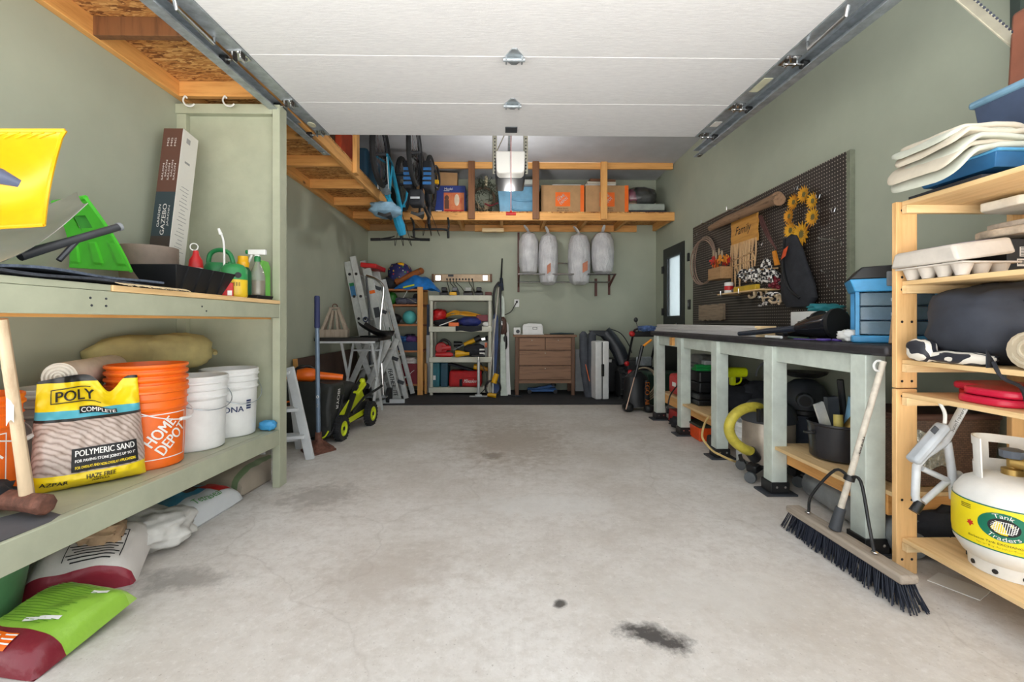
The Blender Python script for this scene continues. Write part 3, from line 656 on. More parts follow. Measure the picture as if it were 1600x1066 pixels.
for x0, x1, y0, y1 in ((-.125, .03, .312, .315), (-.125, .0, .358, .361), (-.125, -.122, .312, .361)): b.grid(lambda u, v: sf(0, 0, .008)(lerp(x0, x1, u), lerp(y0, y1, v)), 8, 2)
b.mk('lettering', INK, t, stuff=True)
pl = B(); patch(pl, sf(.02, .285, .005), .12, .022, 12, 3); lp = pl.mk('print_panel', INK, t)
B().text('COMPLETE', sf(.02, .285, .0085), .015, .11).mk('lettering', WINK, lp, stuff=True)
# sledge hammer
t = thing('sledge_hammer', 'sledge hammer with pale wooden handle standing on its rusty head', 'hammer', (-1.515, 1.465, zs(1.465)+.006))
b = B(); b.tube([(-.085, .02, .04), (-.075, .018, .04), (-.03, .006, .04), (.03, -.008, .04), (.075, -.02, .04), (.085, -.022, .04)], [.026, .034, .031, .031, .034, .026], 8); b.mk('head', RUST, t, bev=.004)
b = B(); top_ = Vector((.05, -.12, .62)); b.tube([(0, 0, .055), top_*.2+Vector((0, 0, .05)), top_*.6+Vector((0, 0, .03)), top_], [.021, .019, .017, .016], 12, flat=.8); hn = b.mk('handle', ASH, t)
b = B(); q = top_*.52+Vector((.0, -.017, .03)); b.grid(lambda u, v: q+Vector((.012*math.cos(u*2.6+.4), -.012*math.sin(u*2.6+.4)+.01, (v-.5)*.09+.01*math.sin(u*7))), 8, 6); b.mk('torn_sticker', PAPER, hn)
b = B(); b.grid(lambda u, v: (lerp(-1.95, -1.40-.16*max(0, v-.75)*4*(1-u)*0, u), lerp(1.2, 1.69-.22*u, v), zs(lerp(1.2, 1.66, v))+.004+.003*math.sin(u*9)), 12, 8, .003); solo('shelf_mat', b, mat('grey_rubber_mat', (84, 84, 88), .8), 'thin grey rubber mat under the sledge hammer', 'mat')
crumple(B(), (0, 0, .045), (.10, .08, .045), .25, 3, 3).mk('work_glove', BFAB)
o = bpy.context.scene.objects['work_glove']; o.location = (-1.70, 1.49, zs(1.49)+.006); tag(o, 'crumpled black work glove behind the sledge hammer head', 'glove')
b = B(); crumple(b, (0, 0, .03), (.05, .03, .03), .2, 3, 6); solo('rag', b, LBLUE, 'small blue rag beside the end panel on lower shelf', 'rag', (-1.44, 2.78, zs(2.78)+.004))
# ================================================================ sacks on the floor under the shelf
tub = thing('garden_tub', 'green plastic tub at the left frame edge under shelf', 'tub', (-1.80, 1.50, 0))
B().lathe([(0, 0), (.15, 0), (.155, .01), (.19, .24), (.205, .25), (.205, .275), (.195, .278)], n=32).mk('tub_body', mat('garden_green', (84, 136, 92), .5), tub)
B().lathe([(.207, .268), (.21, .29), (.18, .305), (0, .31)], n=32).mk('lid', mat('pale_garden_green', (132, 160, 128), .6), tub)
def sackthing(name, label, m, w, l, t_, loc, rot, seed, prints=(), **k):
    t = thing(name, label, 'bag', loc, rot, group='sacks under the shelf'); b = B(); top = pillow(b, w, l, t_, seed=seed, **k); b.mk('sack', m, t)
    return t, top
m = bands('green_maroon_print', 1, [(-.2, (122, 30, 44)), (-.075, (146, 192, 66)), (.13, (164, 202, 96))], .3)
t, top = sackthing('grass_seed_bag', 'lime green and maroon seed bag on the near floor', m, .30, .32, .075, (-1.465, 1.485, .02), (.14, .04, -.12), 3)
b = B()
for k in range(18): patch(b, on(top), .19-.03*(k % 3), .0026, 10, 1, -.02, .125-.0105*k)
b.mk('printed_lines', mat('dark_green_ink', (96, 146, 40), .5), t, stuff=True)
b = B(); patch(b, on(top, .03, -.035, .25), .10, .016, 10, 2); patch(b, on(top, .08, .10, .2), .05, .014, 6, 2); b.mk('print_strips', WINK, t, stuff=True)
b = B(); patch(b, on(top, -.01, -.115), .075, .045, 8, 6); lb_ = b.mk('print_badge', ORANGE, t)
b = B(); f = on(top, -.03, -.113, 0, .006); patch(b, f, .018, .02, 3, 3)
for k in range(3): patch(b, on(top, .01, -.100-.012*k, 0, .006), .04, .004, 4, 1)
b.mk('badge_mark', WINK, lb_, stuff=True)
b = B(); b.text('12', on(top, -.10, -.115), .018); b.text('ENGRAIS', on(top, -.105, -.14), .012, .06); b.mk('lettering', WINK, t, stuff=True)
m = bands('white_red_print', 1, [(-.2, (150, 40, 58)), (-.115, (214, 208, 202)), (.1, (196, 190, 184))], .4)
t, top = sackthing('soil_bag', 'opened white and red soil bag stuffed with torn paper', m, .34, .30, .13, (-1.655, 1.855, .02), (.35, .02, .42), 11)
b = B()
for k in range(9): patch(b, on(top, .03, -.09), .16-.02*(k % 3), .005, 10, 1, 0, .11-.014*k)
patch(b, on(top, .03, .045), .17, .004, 8, 1); patch(b, on(top, -.055, -.02), .003, .13, 1, 8); patch(b, on(top, .115, -.02), .003, .13, 1, 8); b.mk('printed_lines', INK, t, stuff=True)
b = B(); crumple(b, (0.03, .03, .15), (.07, .055, .05), .5, 2.6, 5, p=.6); crumple(b, (-.04, .05, .17), (.05, .04, .04), .5, 3, 15, p=.6); b.mk('torn_paper', mat('brown_paper', (178, 148, 116), .85, var=.2, bmp=.3), t, stuff=True)
b = B(); crumple(b, (0, 0, .085), (.165, .14, .085), .26, 2.2, 21, 48, 34, p=.9); solo('plastic_sack', b, mat('white_woven_plastic', (198, 196, 190), .5, var=.12, bmp=.3, bsc=20), 'crumpled white woven sack on the floor below shelf', 'bag', (-1.60, 2.075, 0), (0, 0, .4), group='sacks under the shelf')
m = bands('blue_white_red_print', 0, [(-.2, (60, 140, 176)), (-.04, (66, 148, 186)), (.04, (214, 218, 220))], .3)
t, top = sackthing('ice_melt_bag', 'blue and white lettered bag with a red corner under shelf', m, .30, .42, .11, (-1.655, 2.41, .0), (0, 0, -.06), 17)
b = B(); b.text('Tetraseal', on(top, .108, -.02, PI/2-.1), .034, .17); b.mk('lettering', mat('green_ink', (70, 150, 60), .5), t, stuff=True)
b = B(); patch(b, on(top, .055, .11), .12, .10, 8, 8); b.mk('print_panel', RED, t)
b = B(); patch(b, on(top, -.045, .03), .09, .10, 8, 8); b.mk('print_panel', mat('printed_gravel', (96, 78, 70), .6, var=.4, vs=60), t)
m = bands('cream_green_print', 0, [(-.2, (164, 152, 134)), (.085, (112, 132, 96)), (.12, (166, 154, 138))], .5)
t, top = sackthing('mulch_bag', 'dusty cream and green bag under the far end of shelf', m, .32, .48, .13, (-1.665, 2.895, .0), (0, 0, -.05), 29)
# ================================================================ upper tier of the built-in shelf
ZT = 1.151
MATB = mat('black_doormat', (58, 62, 70), .95, var=.25, vs=50, bmp=.5, bsc=160)
t = thing('rubber_mats', 'two folded black rubber mats along the upper shelf edge', 'mat', (-1.62, 1.6, ZT))
def mt(z0, y0, y1, x0, x1, sd, lift):
    b = B(); b.grid(lambda u, v: (lerp(x0, x1, u)-1.62*0, lerp(y0, y1, v), ZT+z0+lift*(1-v)**1.5*(.5+.5*math.sin(u*2.5+sd))+.008*math.sin(v*9+u*3+sd)*(1-v)), 18, 26, .008); return b
mt(.010, 1.20, 1.97, -1.87, -1.374, 0, .015).mk('lower_mat', MATB, t, True)
mt(.030, 1.20, 1.86, -1.84, -1.379, 2.0, .04).mk('upper_mat', mat('slate_doormat', (82, 92, 108), .95, var=.25, vs=60, bmp=.5, bsc=160), t, True)
b = B()
for k in range(60):
    y = 1.62+k*.006; b.bar((-1.372, y, ZT+.008), (-1.362+.004*random.random(), y+.012, ZT+.004-.006*random.random()), .003, .002)
b.mk('fringe', mat('straw_fringe', (196, 176, 140), .9), t, True, stuff=True)
# yellow snow shovel
def quadgrid(c00, c10, c11, c01, fn):
    c00, c10, c11, c01 = map(Vector, (c00, c10, c11, c01))
    def f(u, v): return lerp(lerp(c00, c10, u), lerp(c01, c11, u), v)+fn(u, v)
    return f
t = thing('snow_shovel', 'yellow plastic snow shovel blade on top of the metal scoop', 'shovel', P(20, 350, 1.42))
nrm_ = Vector((.35, -.94, .05))
fY = quadgrid(P(-120, 362, 1.40), P(68, 352, 1.50), P(102, 204, 1.50), P(-120, 204, 1.40), lambda u, v: nrm_*(-.11*math.sin(PI*min(1, v*1.05))*(.6+.4*math.sin(PI*u)))+Vector((-.055*math.sin(PI*v)*u**3, 0, 0)))
b = B(); b.grid(fY, 24, 24, .006); bl = b.mk('blade', YELLOW, t, True)
b = B()
for v in (0, 1): b.tube([fY(u/16, v) for u in range(17)], .006, 6)
b.tube([fY(1, v/16) for v in range(17)], .006, 6); o = b.mk('rim', YELLOW, bl); o.location = -t.location
b = B()
for k in range(9): b.tube([fY(.1+.09*k+.03*j, .93+.012*j) for j in range(5)], .0025, 5)
o = b.mk('moulded_ribs', YELLOW, bl, stuff=True); o.location = -t.location
q = P(2, 276, 1.38); b = B(); b.tube([q+Vector((-.1, -.06, .02)), q, q+Vector((.022, .03, -.012))], [.022, .024, .012], 10); b.mk('handle_socket', mat('slate_plastic', (92, 100, 124), .4), t, True)
# aluminium scoop
t = thing('metal_scoop', 'curved aluminium grain scoop under the yellow shovel', 'shovel', P(60, 400, 1.45))
fA = quadgrid(P(-40, 424, 1.32), P(137, 317, 1.62), P(120, 300, 1.80), P(-80, 345, 1.55), lambda u, v: Vector((.01, -.01, -.035))*math.sin(PI*u)+Vector((0, 0, -.02))*math.sin(PI*v))
SHEET = mat('bright_sheet_metal', (200, 198, 196), .22, .9, var=.1, vs=5)
B().grid(fA, 24, 14, .002).mk('blade', SHEET, t, True)
b = B(); a, c = P(30, 400, 1.46), P(188, 354, 1.74); b.tube([a, lerp(a, c, .45), c], [.017, .0135, .0135], 12); b.tube([P(92, 407, 1.56), lerp(a, c, .55)], .009, 8); b.mk('handle', mat('dark_pole', (72, 74, 78), .4, .4), t, True)
B().cyl(lerp(a, c, .97), c+(c-a)*.004, .0155, n=14).mk('end_cap', mat('grey_tip', (134, 138, 142), .4), t, True)
# bright green shovel
t = thing('snow_shovel', 'bright green ribbed snow shovel leaning on left wall', 'shovel', P(150, 420, 1.95))
fG = quadgrid(P(108, 418, 2.02), P(205, 424, 1.90), P(134, 309, 1.97), P(84, 317, 2.02), lambda u, v: Vector((.3, -.9, .1))*(.010*(math.sin(u*PI*5) > .1)*(.08 < v < .42)-.045*math.sin(PI*v)))
b = B()
w_ = 30; h_ = 30; keep = B(); keep.grid(fG, w_, h_, .005)
b.v = keep.v; n1 = w_*h_
hole_ = lambda k: .30 < (k % w_)/w_ < .66 and .60 < (k//w_)/h_ < .80
b.f = [f for i, f in enumerate(keep.f) if not ((i < n1 and hole_(i)) or (n1 <= i < 2*n1 and hole_(i-n1)))]
bl = b.mk('blade', BGREEN, t, True)
b = B(); b.tube([fG(u/12, 1) for u in range(13)], .011, 8); b.tube([fG(1, v/12) for v in range(13)], .007, 6); o = b.mk('rim', BGREEN, bl); o.location = -t.location
B().bar(fG(.5, .58)+Vector((0, .02, 0)), fG(.48, .84)+Vector((0, .02, 0)), .05, .02, (0, 1, 0)).mk('handle_socket', mat('mid_green', (46, 140, 40), .45), t, True)
# planter
b = B().lathe([(0, 0), (.085, 0), (.11, .06), (.122, .15), (.122, .24), (.115, .24), (.112, .16), (0, .12)], n=32); solo('planter', b, mat('taupe_planter', (132, 118, 106), .7, var=.1, bmp=.15), 'taupe round planter pot in front of the leaning carton', 'planter', (-1.78, 2.30, ZT))
# gazebo carton
t = thing('carton', 'tall narrow brown and white carton leaning in the shelf corner', 'box', (-1.89, 2.47, ZT), (-.155, 0, 0))
cm, nt_, bs_ = nodes('printed_carton'); tc_ = N(nt_, 'ShaderNodeTexCoord'); sp_ = N(nt_, 'ShaderNodeSeparateXYZ'); nt_.links.new(tc_.outputs['Object'], sp_.inputs[0])
mr_ = N(nt_, 'ShaderNodeMapRange'); nt_.links.new(sp_.outputs[2], mr_.inputs[0])
front = ramp(nt_, mr_.outputs[0], [(0, (150, 130, 90)), (.28, (58, 48, 42)), (.34, (44, 60, 66)), (.60, (92, 60, 48))], 'CONSTANT')
gm = N(nt_, 'ShaderNodeNewGeometry'); tcn = N(nt_, 'ShaderNodeSeparateXYZ'); nt_.links.new(tc_.outputs['Normal'], tcn.inputs[0])
nt_.links.new(mixc(nt_, math_(nt_, 'GREATER_THAN', tcn.outputs[0], .5), front, lin((216, 214, 208))), bs_.inputs['Base Color']); bs_.inputs['Roughness'].default_value = .6
B().bb((-.055, 0, 0), (.055, .13, .985)).mk('carton_body', cm, t, bev=.002)
g = lambda cx, cz: (lambda x, y: (cx-y, -.0015, cz+x))
b = B(); b.text('GAZEBO', g(.005, .44), .022, .18); b.text('GARDEN', g(-.022, .46), .012, .13); b.text('JARDIN', g(.03, .46), .012, .12)
for k in range(5): b.text('SALON', g(-.03+.016*k, .72+.02*(k % 2)), .009, .10)
for k in range(3): b.text('MG', g(-.02+.02*k, .90), .010, .05)
b.mk('lettering', WINK, t, stuff=True)
b = B(); g2 = lambda y, z, w, h: b.bb((.0552, y-w/2, z-h/2), (.0562, y+w/2, z+h/2))
for k in range(26): g2(.062+.004*(k % 3), .10+.022*k, .07-.012*(k % 4), .003)
g2(.06, .80, .04, .012); g2(.05, .93, .03, .03); b.mk('printed_lines', mat('grey_ink', (150, 150, 150), .6), t, stuff=True)
# bottles and gardening bits
t = thing('glue_bottle', 'white bottle with red cap behind the black seed tray', 'bottle', (-1.615, 2.40, ZT))
B().lathe([(0, 0), (.03, 0), (.033, .01), (.033, .15), (.026, .165), (0, .168)], n=20).mk('bottle_body', WHITE, t)
B().lathe([(.034, .150), (.030, .19), (.016, .215), (.012, .24), (0, .242)], n=16).mk('cap', RED, t); B().torus((-.01, 0, .26), .018, .003, 18, 6, (PI/2, 0, .3)).mk('hang_ring', WHITE, t)
t = thing('watering_can', 'dark green watering can behind the seed tray', 'watering can', (-1.575, 2.53, ZT))
B().lathe([(0, 0), (.075, 0), (.08, .01), (.078, .16), (.06, .19), (0, .195)], n=24).mk('can_body', GREEN, t)
B().tube(spline([(-.06, 0, .17), (-.05, 0, .24), (.0, 0, .265), (.06, 0, .24), (.085, 0, .15)], 5), .012, 8).mk('handle', GREEN, t)
B().tube([(.05, -.03, .06), (.09, -.06, .15), (.10, -.07, .19)], [.018, .012, .010], 8).mk('spout', GREEN, t)
t = thing('seed_tray', 'black plastic seed tray on the upper shelf edge', 'tray', (-1.50, 2.17, ZT), (0, 0, .0))
def flared(b, wb, lb_, wt, lt, h, th=.004, z0=0):
    q = lambda w, l, z: [(-w/2, -l/2, z), (w/2, -l/2, z), (w/2, l/2, z), (-w/2, l/2, z)]
    vs = q(wb, lb_, z0)+q(wt, lt, z0+h)+q(wt-2*th, lt-2*th, z0+h)+q(wb-2*th, lb_-2*th, z0+th)
    fs = [(0, 3, 2, 1), (12, 13, 14, 15)]
    for r_ in range(3):
        for k in range(4): fs.append((r_*4+k, r_*4+(k+1) % 4, r_*4+4+(k+1) % 4, r_*4+4+k))
    return b.add(vs, fs)
flared(B(), .12, .32, .205, .43, .115).mk('tray_shell', BLACK, t, bev=.003)
b = B()
for k in range(4): b.prism([(.060, 0), (.070, 0), (.108, .11), (.085, .11)], lambda a, z: (a, -.13+.085*k-.012, z+.002), lambda a, z: (a, -.13+.085*k+.012, z+.002))
b.mk('side_ribs', BLACK, t, stuff=True)
t = thing('plant_food_jug', 'green and yellow plant food jug with white wand', 'jug', (-1.462, 2.475, ZT), (0, 0, .5))
m = bands('jug_print', 2, [(0, (232, 196, 40)), (.095, (44, 140, 76))], .35)
B().lathe([(0, 0), (.058, 0), (.064, .008), (.064, .15), (.045, .175), (.022, .182), (0, .183)], n=28, sy=.7).mk('jug_body', m, t, ang=50)
b = B(); b.lathe([(0, 0), (.016, 0), (.016, .002), (0, .0022)], (.02, -.0445, .118), 16, (PI/2, 0, 0)); b.mk('logo_disc', INK, t)
b = B(); b.tube(spline([(-.045, 0, .17), (-.045, .0, .25), (-.05, 0, .31), (-.06, 0, .34)], 4), .005, 8); b.tube([(-.06, 0, .335), (-.07, -.005, .365)], [.009, .006], 8); b.mk('spray_wand', WHITE, t)
b = B()
for k in range(4): b.box((-.01+.012*k, -.046, .07), (.006, .001, .02))
b.mk('printed_marks', mat('dark_gold_ink', (150, 120, 20), .5), t, stuff=True)
t = thing('plant_food_box', 'small red and white box before the plant food jug', 'box', (-1.437, 2.365, ZT), (0, 0, .35)); B().bb((-.032, -.012, 0), (.032, .012, .07)).mk('carton_body', RED, t, bev=.002)
b = B(); b.bb((-.026, -.0132, .038), (-.002, -.0122, .05)); b.bb((.008, -.0132, .005), (.028, -.0122, .03)); b.mk('print_patch', WINK, t, stuff=True)
t = thing('fertiliser_bottle', 'dark green bottle with yellow cap behind the jug', 'bottle', (-1.485, 2.60, ZT)); B().lathe([(0, 0), (.040, 0), (.043, .01), (.043, .15), (.022, .185), (.02, .19), (0, .19)], n=24).mk('bottle_body', mat('bottle_green', (24, 86, 52), .35), t)
B().lathe([(.030, .178), (.032, .205), (.028, .21), (.026, .24), (0, .242)], n=18).mk('cap', YELLOW, t)
t = thing('spray_bottle', 'clear spray bottle of amber liquid with white trigger', 'bottle', (-1.437, 2.66, ZT+.012)); GLS = mat('clear_plastic', (214, 218, 206), .2, trans=.75, var=.02)
B().lathe([(0, 0), (.038, 0), (.041, .01), (.041, .12), (.03, .16), (.014, .195), (.013, .215), (0, .215)], n=24).mk('bottle_body', GLS, t)
B().lathe([(0, .004), (.036, .004), (.0385, .012), (.0385, .095), (0, .096)], n=24).mk('liquid', mat('amber_liquid', (150, 112, 44), .3), t)
B().lathe([(.017, .205), (.018, .23), (.012, .238), (0, .24)], n=14).mk('collar', GREEN, t)
b = B(); b.bb((-.05, -.012, .245), (.05, .012, .275)); b.px([(0, 0)], 0, 0) if 0 else None; b.bar((-.03, 0, .25), (-.055, 0, .19), .012, .012); b.bb((-.012, -.01, .232), (.012, .01, .25)); b.mk('trigger_head', WHITE, t, bev=.004); B().cyl((-.064, 0, .262), (-.048, 0, .262), .012).mk('nozzle', GREEN, t)
b = B().px([(-.055, 0), (.055, 0), (.055, .20), (.03, .235), (-.03, .235), (-.055, .20)], -.012, .012); solo('kneeling_board', b, mat('apple_green', (120, 200, 90), .5), 'light green kneeling board by the upper shelf end', 'board', (-1.455, 2.765, ZT), bev=.004)
b = B(); flared(b, .09, .16, .1, .17, .02); solo('drip_tray', b, BLACK, 'shallow black drip tray under the spray bottle', 'tray', (-1.437, 2.66, ZT+.0005), bev=.002)
# ================================================================ beyond the end panel, left side
WPAINT = mat('white_painted_wood', (208, 212, 214), .55, var=.06)
t = thing('step_stool', 'white wooden folding step ladder standing behind the end panel', 'step ladder', (-1.68, 3.45, 0))
F1, F2, R1, R2 = Vector((-1.445, 3.395, 0)), Vector((-1.75, 3.30, 0)), Vector((-1.66, 3.68, 0)), Vector((-1.93, 3.58, 0)); T1, T2 = Vector((-1.61, 3.42, .68)), Vector((-1.88, 3.34, .68))
for a, c in ((F1, T1), (F2, T2)): B().bar(a, c, .06, .028, (0, 1, 0)).mk('front_rail', WPAINT, t, True, bev=.002)
for a, c in ((R1, T1), (R2, T2)): B().bar(a, c+Vector((-.02, .04, -.03)), .04, .025, (0, 1, 0)).mk('rear_leg', WPAINT, t, True, bev=.002)
for k in (.26, .55, .95):
    a, c = lerp(F1, T1, k), lerp(F2, T2, k); B().bar(a, c, .13 if k < .9 else .16, .022, (0, 0, 1)).mk('tread', WPAINT, t, True, bev=.002)
b = B(); b.bar(lerp(R1, T1, .12), lerp(R2, T2, .12), .03, .02); b.mk('brace_bar', WPAINT, t, True)
# tamper
t = thing('hand_tamper', 'hand tamper with blue grip and rusty square foot', 'tamper', (-1.475, 3.615, 0))
b = B(); s_ = .135
q4 = [(-s_*1.05, .0), (.0, -s_*1.35), (s_*1.0, .02), (0, s_*1.3)]
b.pz(q4, 0, .016); b.mk('foot_plate', RUST, t, bev=.004)
b = B(); b.lathe([(.105, .014), (.07, .03), (.04, .06), (.026, .10), (.024, .15), (0, .15)], n=4 if 0 else 16)
for k in range(4): b.bar((0, 0, .09), (.115*math.cos(k*PI/2), .15*math.sin(k*PI/2), .02), .012, .03)
b.mk('socket', RUST, t)
sh_ = B().cyl((0, 0, .13), (-.01, 0, .99), .017).mk('shaft', mat('blue_grey_shaft', (112, 130, 150), .4, .3), t)
b = B(); b.torus((0, -.018, .43), .009, .0022, 14, 5, (PI/2, 0, 0)); b.text('OX', lambda x, y: (y, -.0182, .36-x), .012, .03); b.mk('shaft_marking', WINK, sh_, stuff=True)
B().lathe([(.018, .97), (.021, .98), (.021, 1.215), (.017, 1.225), (0, 1.227)], (-.01, 0, 0), 16).mk('grip', mat('navy_grip', (44, 52, 96), .6), t)
# brown panel against the left wall
b = B().bb((-.02, -.86, 0), (.02, .86, .665)); o = solo('wall_panel', b, mat('dark_brown_board', (74, 54, 44), .6), 'dark brown board leaning along the left wall behind mower', 'board', (-1.935, 5.20, .005), (0, -.08, 0), bev=.002); B().bb((-.021, -.872, 0), (.021, -.861, .667)).mk('edge_strip', PINEZ, o)
# lawn mower
t = thing('lawn_mower', 'black and lime electric lawn mower with grass bag', 'lawn mower', (-1.63, 4.05, 0), (0, 0, -.10))
MB_ = mat('mower_black', (38, 40, 38), .6, var=.2, bmp=.2)
def wheel(x, y, r, w_):
    b = B(); b.lathe([(r*.62, -w_/2), (r*.93, -w_/2), (r, -w_*.3), (r, w_*.3), (r*.93, w_/2), (r*.62, w_/2), (r*.60, 0)], (x, y, r), 28, (0, PI/2, 0))
    for k in range(22):
        a = 2*PI*k/22; b.box((x, y+r*math.cos(a), r+r*math.sin(a)), (w_*.9, .014, .012), (a, 0, 0))
    o = b.mk('wheel', RUBBER, t)
    s2 = 1 if x > 0 else -1
    B().lathe([(0, w_*.42), (r*.18, w_*.42), (r*.2, w_*.2), (r*.5, w_*.2), (r*.56, w_*.45), (r*.68, w_*.48), (r*.66, 0), (0, 0)], (x, y, r), 24, (0, s2*PI/2, 0)).mk('rim', LIME, o)
    B().lathe([(0, w_*.5), (r*.17, w_*.48), (r*.17, 0)], (x, y, r), 14, (0, s2*PI/2, 0)).mk('hub', BLACK, o)
wheel(.235, -.10, .105, .055); wheel(.255, .49, .115, .055); wheel(-.22, -.10, .105, .055); wheel(-.22, .49, .115, .055)
b = B(); b.px([(-.18, .10), (.6, .08), (.66, .14), (.6, .24), (.25, .30), (-.1, .28)], -.19, .20); b.mk('deck', MB_, t, bev=.02)
b = B(); b.px([(-.12, .20), (.28, .40), (.36, .40), (.46, .26), (.15, .20)], .202, .212); b.px([(.1, .15), (.5, .17), (.56, .12), (.1, .10)], .202, .21); b.mk('side_stripe', LIME, t, bev=.004)
b = B(); b.ball((0, .33, .33), (.16, .2, .12), 20, 12, p=.7); b.mk('motor_cover', MB_, t)
b = B(); b.grid(lambda u, v: (lerp(-.235, .215, u)*(1-.08*v), -.25+.05*v+.02*math.sin(PI*u)*-1, .07+.42*v+.03*math.sin(PI*u)*v), 14, 12, 0)
b.px([(-.24, .07), (-.10, .07), (.06, .38), (.02, .50), (-.20, .50), (-.26, .3)], -.225, .205); b.mk('grass_bag', MB_, t, bev=.03, seg=3)
b = B(); b.tube(spline([(-.23, -.26, .08), (0, -.285, .06), (.2, -.26, .08), (.215, -.14, .2), (.215, -.02, .38)], 5), .010, 8); b.mk('bag_frame', BLACK, t)
b = B(); b.tube(spline([(.10, -.29, .06), (.17, -.28, .07), (.20, -.26, .12)], 4), .007, 6); b.mk('bag_piping', LIME, t); B().tube([(-.18, -.285, .055), (.0, -.295, .05)], .006, 6).mk('bag_piping', LIME, t)
for x in (-.20, .225):
    b = B(); b.bar((x, -.02, .16), (x, .22, .42), .02, .05, (1, 0, 0)); b.bar((x, .22, .42), (x, .36, .48), .018, .035, (1, 0, 0)); b.mk('handle_bracket', BLACK, t, bev=.004)
b = B(); b.bar((.25, .16, .36), (.26, .30, .44), .03, .06, (1, 0, 0)); b.ball((.25, .30, .46), .028, 10, 8); b.mk('handle_clamp', LIME, t, bev=.005)
B().tube([(.23, .12, .20), (.25, .34, .30), (.32, .62, .37)], .012, 8).mk('folded_handle', BLACK, t); B().tube([(-.2, .12, .2), (-.2, .6, .36)], .012, 8).mk('folded_handle', BLACK, t)
b = B(); b.text('RYOBI', lambda x, y: (.2065, -.10+y+x*.25, .36+x), .045, .16); b.mk('lettering', WINK, t, stuff=True)
b = B(); b.torus((0, 0, 0), .03, .008, 16, 6, (1.4, .3, .5)); cc_ = b; o = b.mk('bag_clip', ORANGE, t); o.location = (-.13, -.285, .34); o.scale = (1, 1, .7)
# leaf blower on the mower
t = thing('leaf_blower', 'orange and black leaf blower lying on the mower bag', 'leaf blower', (-1.68, 3.95, .505), (0, 0, .25))
B().tube([(-.10, 0, .055), (-.03, .0, .06), (.02, .01, .055), (.05, .012, .05)], [.05, .062, .058, .04], 14).mk('motor_housing', ORANGE, t)
B().tube([(.05, .01, .05), (.26, .03, .025)], [.036, .026], 14).mk('nozzle_tube', ORANGE, t); B().tube([(-.21, -.01, .05), (-.13, 0, .055)], [.04, .045], 12).mk('battery_end', ORANGE, t)
B().tube(spline([(-.14, 0, .08), (-.08, 0, .13), (.0, .01, .125), (.03, .01, .09)], 4), .014, 8).mk('handle', BLACK, t); B().tube([(-.13, 0, .055), (-.10, 0, .055)], .048, 14).mk('dark_band', BLACK, t)
crumple(B(), (0, 0, .10), (.12, .10, .20), .2, 2.5, 33).mk('tarp', BFAB); o = bpy.context.scene.objects['tarp']; o.location = (-1.915, 3.93, .29); tag(o, 'black crumpled tarp bundled beside the mower bag', 'tarp')
# table with a black top
t = thing('folding_table', 'low folding table with black top and white legs in corner', 'table', (-1.65, 5.02, 0))
B().bb((-1.985, 4.75, .818), (-1.32, 5.30, .852)).mk('top', mat('black_table_top', (40, 38, 36), .6), t, True, bev=.004); B().bb((-1.95, 4.762, .797), (-1.36, 4.785, .818)).mk('apron', WPAINT, t, True)
for x in (-1.72, -1.40):
    for y0, y1 in ((4.80, 5.20), (5.20, 4.80)): B().bar((x, y0, .02), (x, y1, .81), .022, .022).mk('leg', WPAINT, t, True)
for z in (.12, .7): B().bar((-1.72, 4.85 if z < .5 else 5.14, z), (-1.40, 4.85 if z < .5 else 5.14, z), .018, .018).mk('cross_bar', WPAINT, t, True)
# L-shaped white foot
b = B(); a, c, d = Vector((-1.60, 5.20, .03)), Vector((-1.52, 5.66, .03)), Vector((-1.25, 5.68, .03)); b.bar(a, c, .05, .06); b.bar(c, d, .05, .06); solo('stand_foot', b, WPAINT, 'white angled timber foot on the floor under the table', 'stand foot')
# articulated aluminium ladder folded under the table
t = thing('folding_ladder', 'aluminium multi position ladder folded under the black table', 'ladder', (-1.6, 5.45, 0))
def lad(p0, p1, d, n, name='rail'):
    p0, p1, d = Vector(p0), Vector(p1), Vector(d)
    for o_ in (Vector((0, 0, 0)), d): B().bar(p0+o_, p1+o_, .065, .025, d).mk(name, ALU, t, True, bev=.003)
    for k in range(n): B().cyl(lerp(p0, p1, (k+.6)/n), lerp(p0, p1, (k+.6)/n)+d, .013, n=8).mk('rung', ALU, t, True)
lad((-1.93, 5.40, .04), (-1.60, 5.40, .80), (0, .36, 0), 3); lad((-1.50, 5.41, .12), (-1.76, 5.41, .80), (0, .34, 0), 3); lad((-1.62, 5.36, .25), (-1.36, 5.36, .80), (0, .40, 0), 2)
for q in ((-1.60, 5.40, .80), (-1.62, 5.36, .27)): B().cyl(Vector(q)+Vector((0, -.02, 0)), Vector(q)+Vector((0, .42, 0)), .035, n=14).mk('hinge_joint', DGREY, t, True)
# lantern frame and tray on the table
t = thing('wooden_lantern', 'weathered wooden pyramid lantern on the black table', 'lantern', (-1.85, 4.97, .853), (0, 0, .25))
for a, c in (((-.14, -.13, 0), (.14, -.11, .085)), ((-.14, .11, 0), (.14, .13, .085)), ((-.14, -.11, 0), (-.12, .11, .085)), ((.12, -.11, 0), (.14, .11, .085))): B().bb(a, c).mk('base_board', GWOODZ, t, bev=.002)
for sx2 in (-1, 1):
    for sy2 in (-1, 1): B().bar((sx2*.12, sy2*.12, .07), (sx2*.035, sy2*.035, .31), .028, .018, (0, 1, 0)).mk('corner_post', GWOODZ, t, bev=.002)
for k in range(2):
    for sy2 in (-1, 1): B().bar((-.04+.08*k, sy2*.125, .08), (-.015+.03*k, sy2*.045, .29), .02, .012, (0, 1, 0)).mk('slat', GWOODZ, t)
B().bb((-.055, -.055, .305), (.055, .055, .325)).mk('cap_board', GWOODZ, t, bev=.003); B().torus((0, 0, .335), .025, .005, 14, 6, (PI/2, 0, .3)).mk('ring', RUST, t)
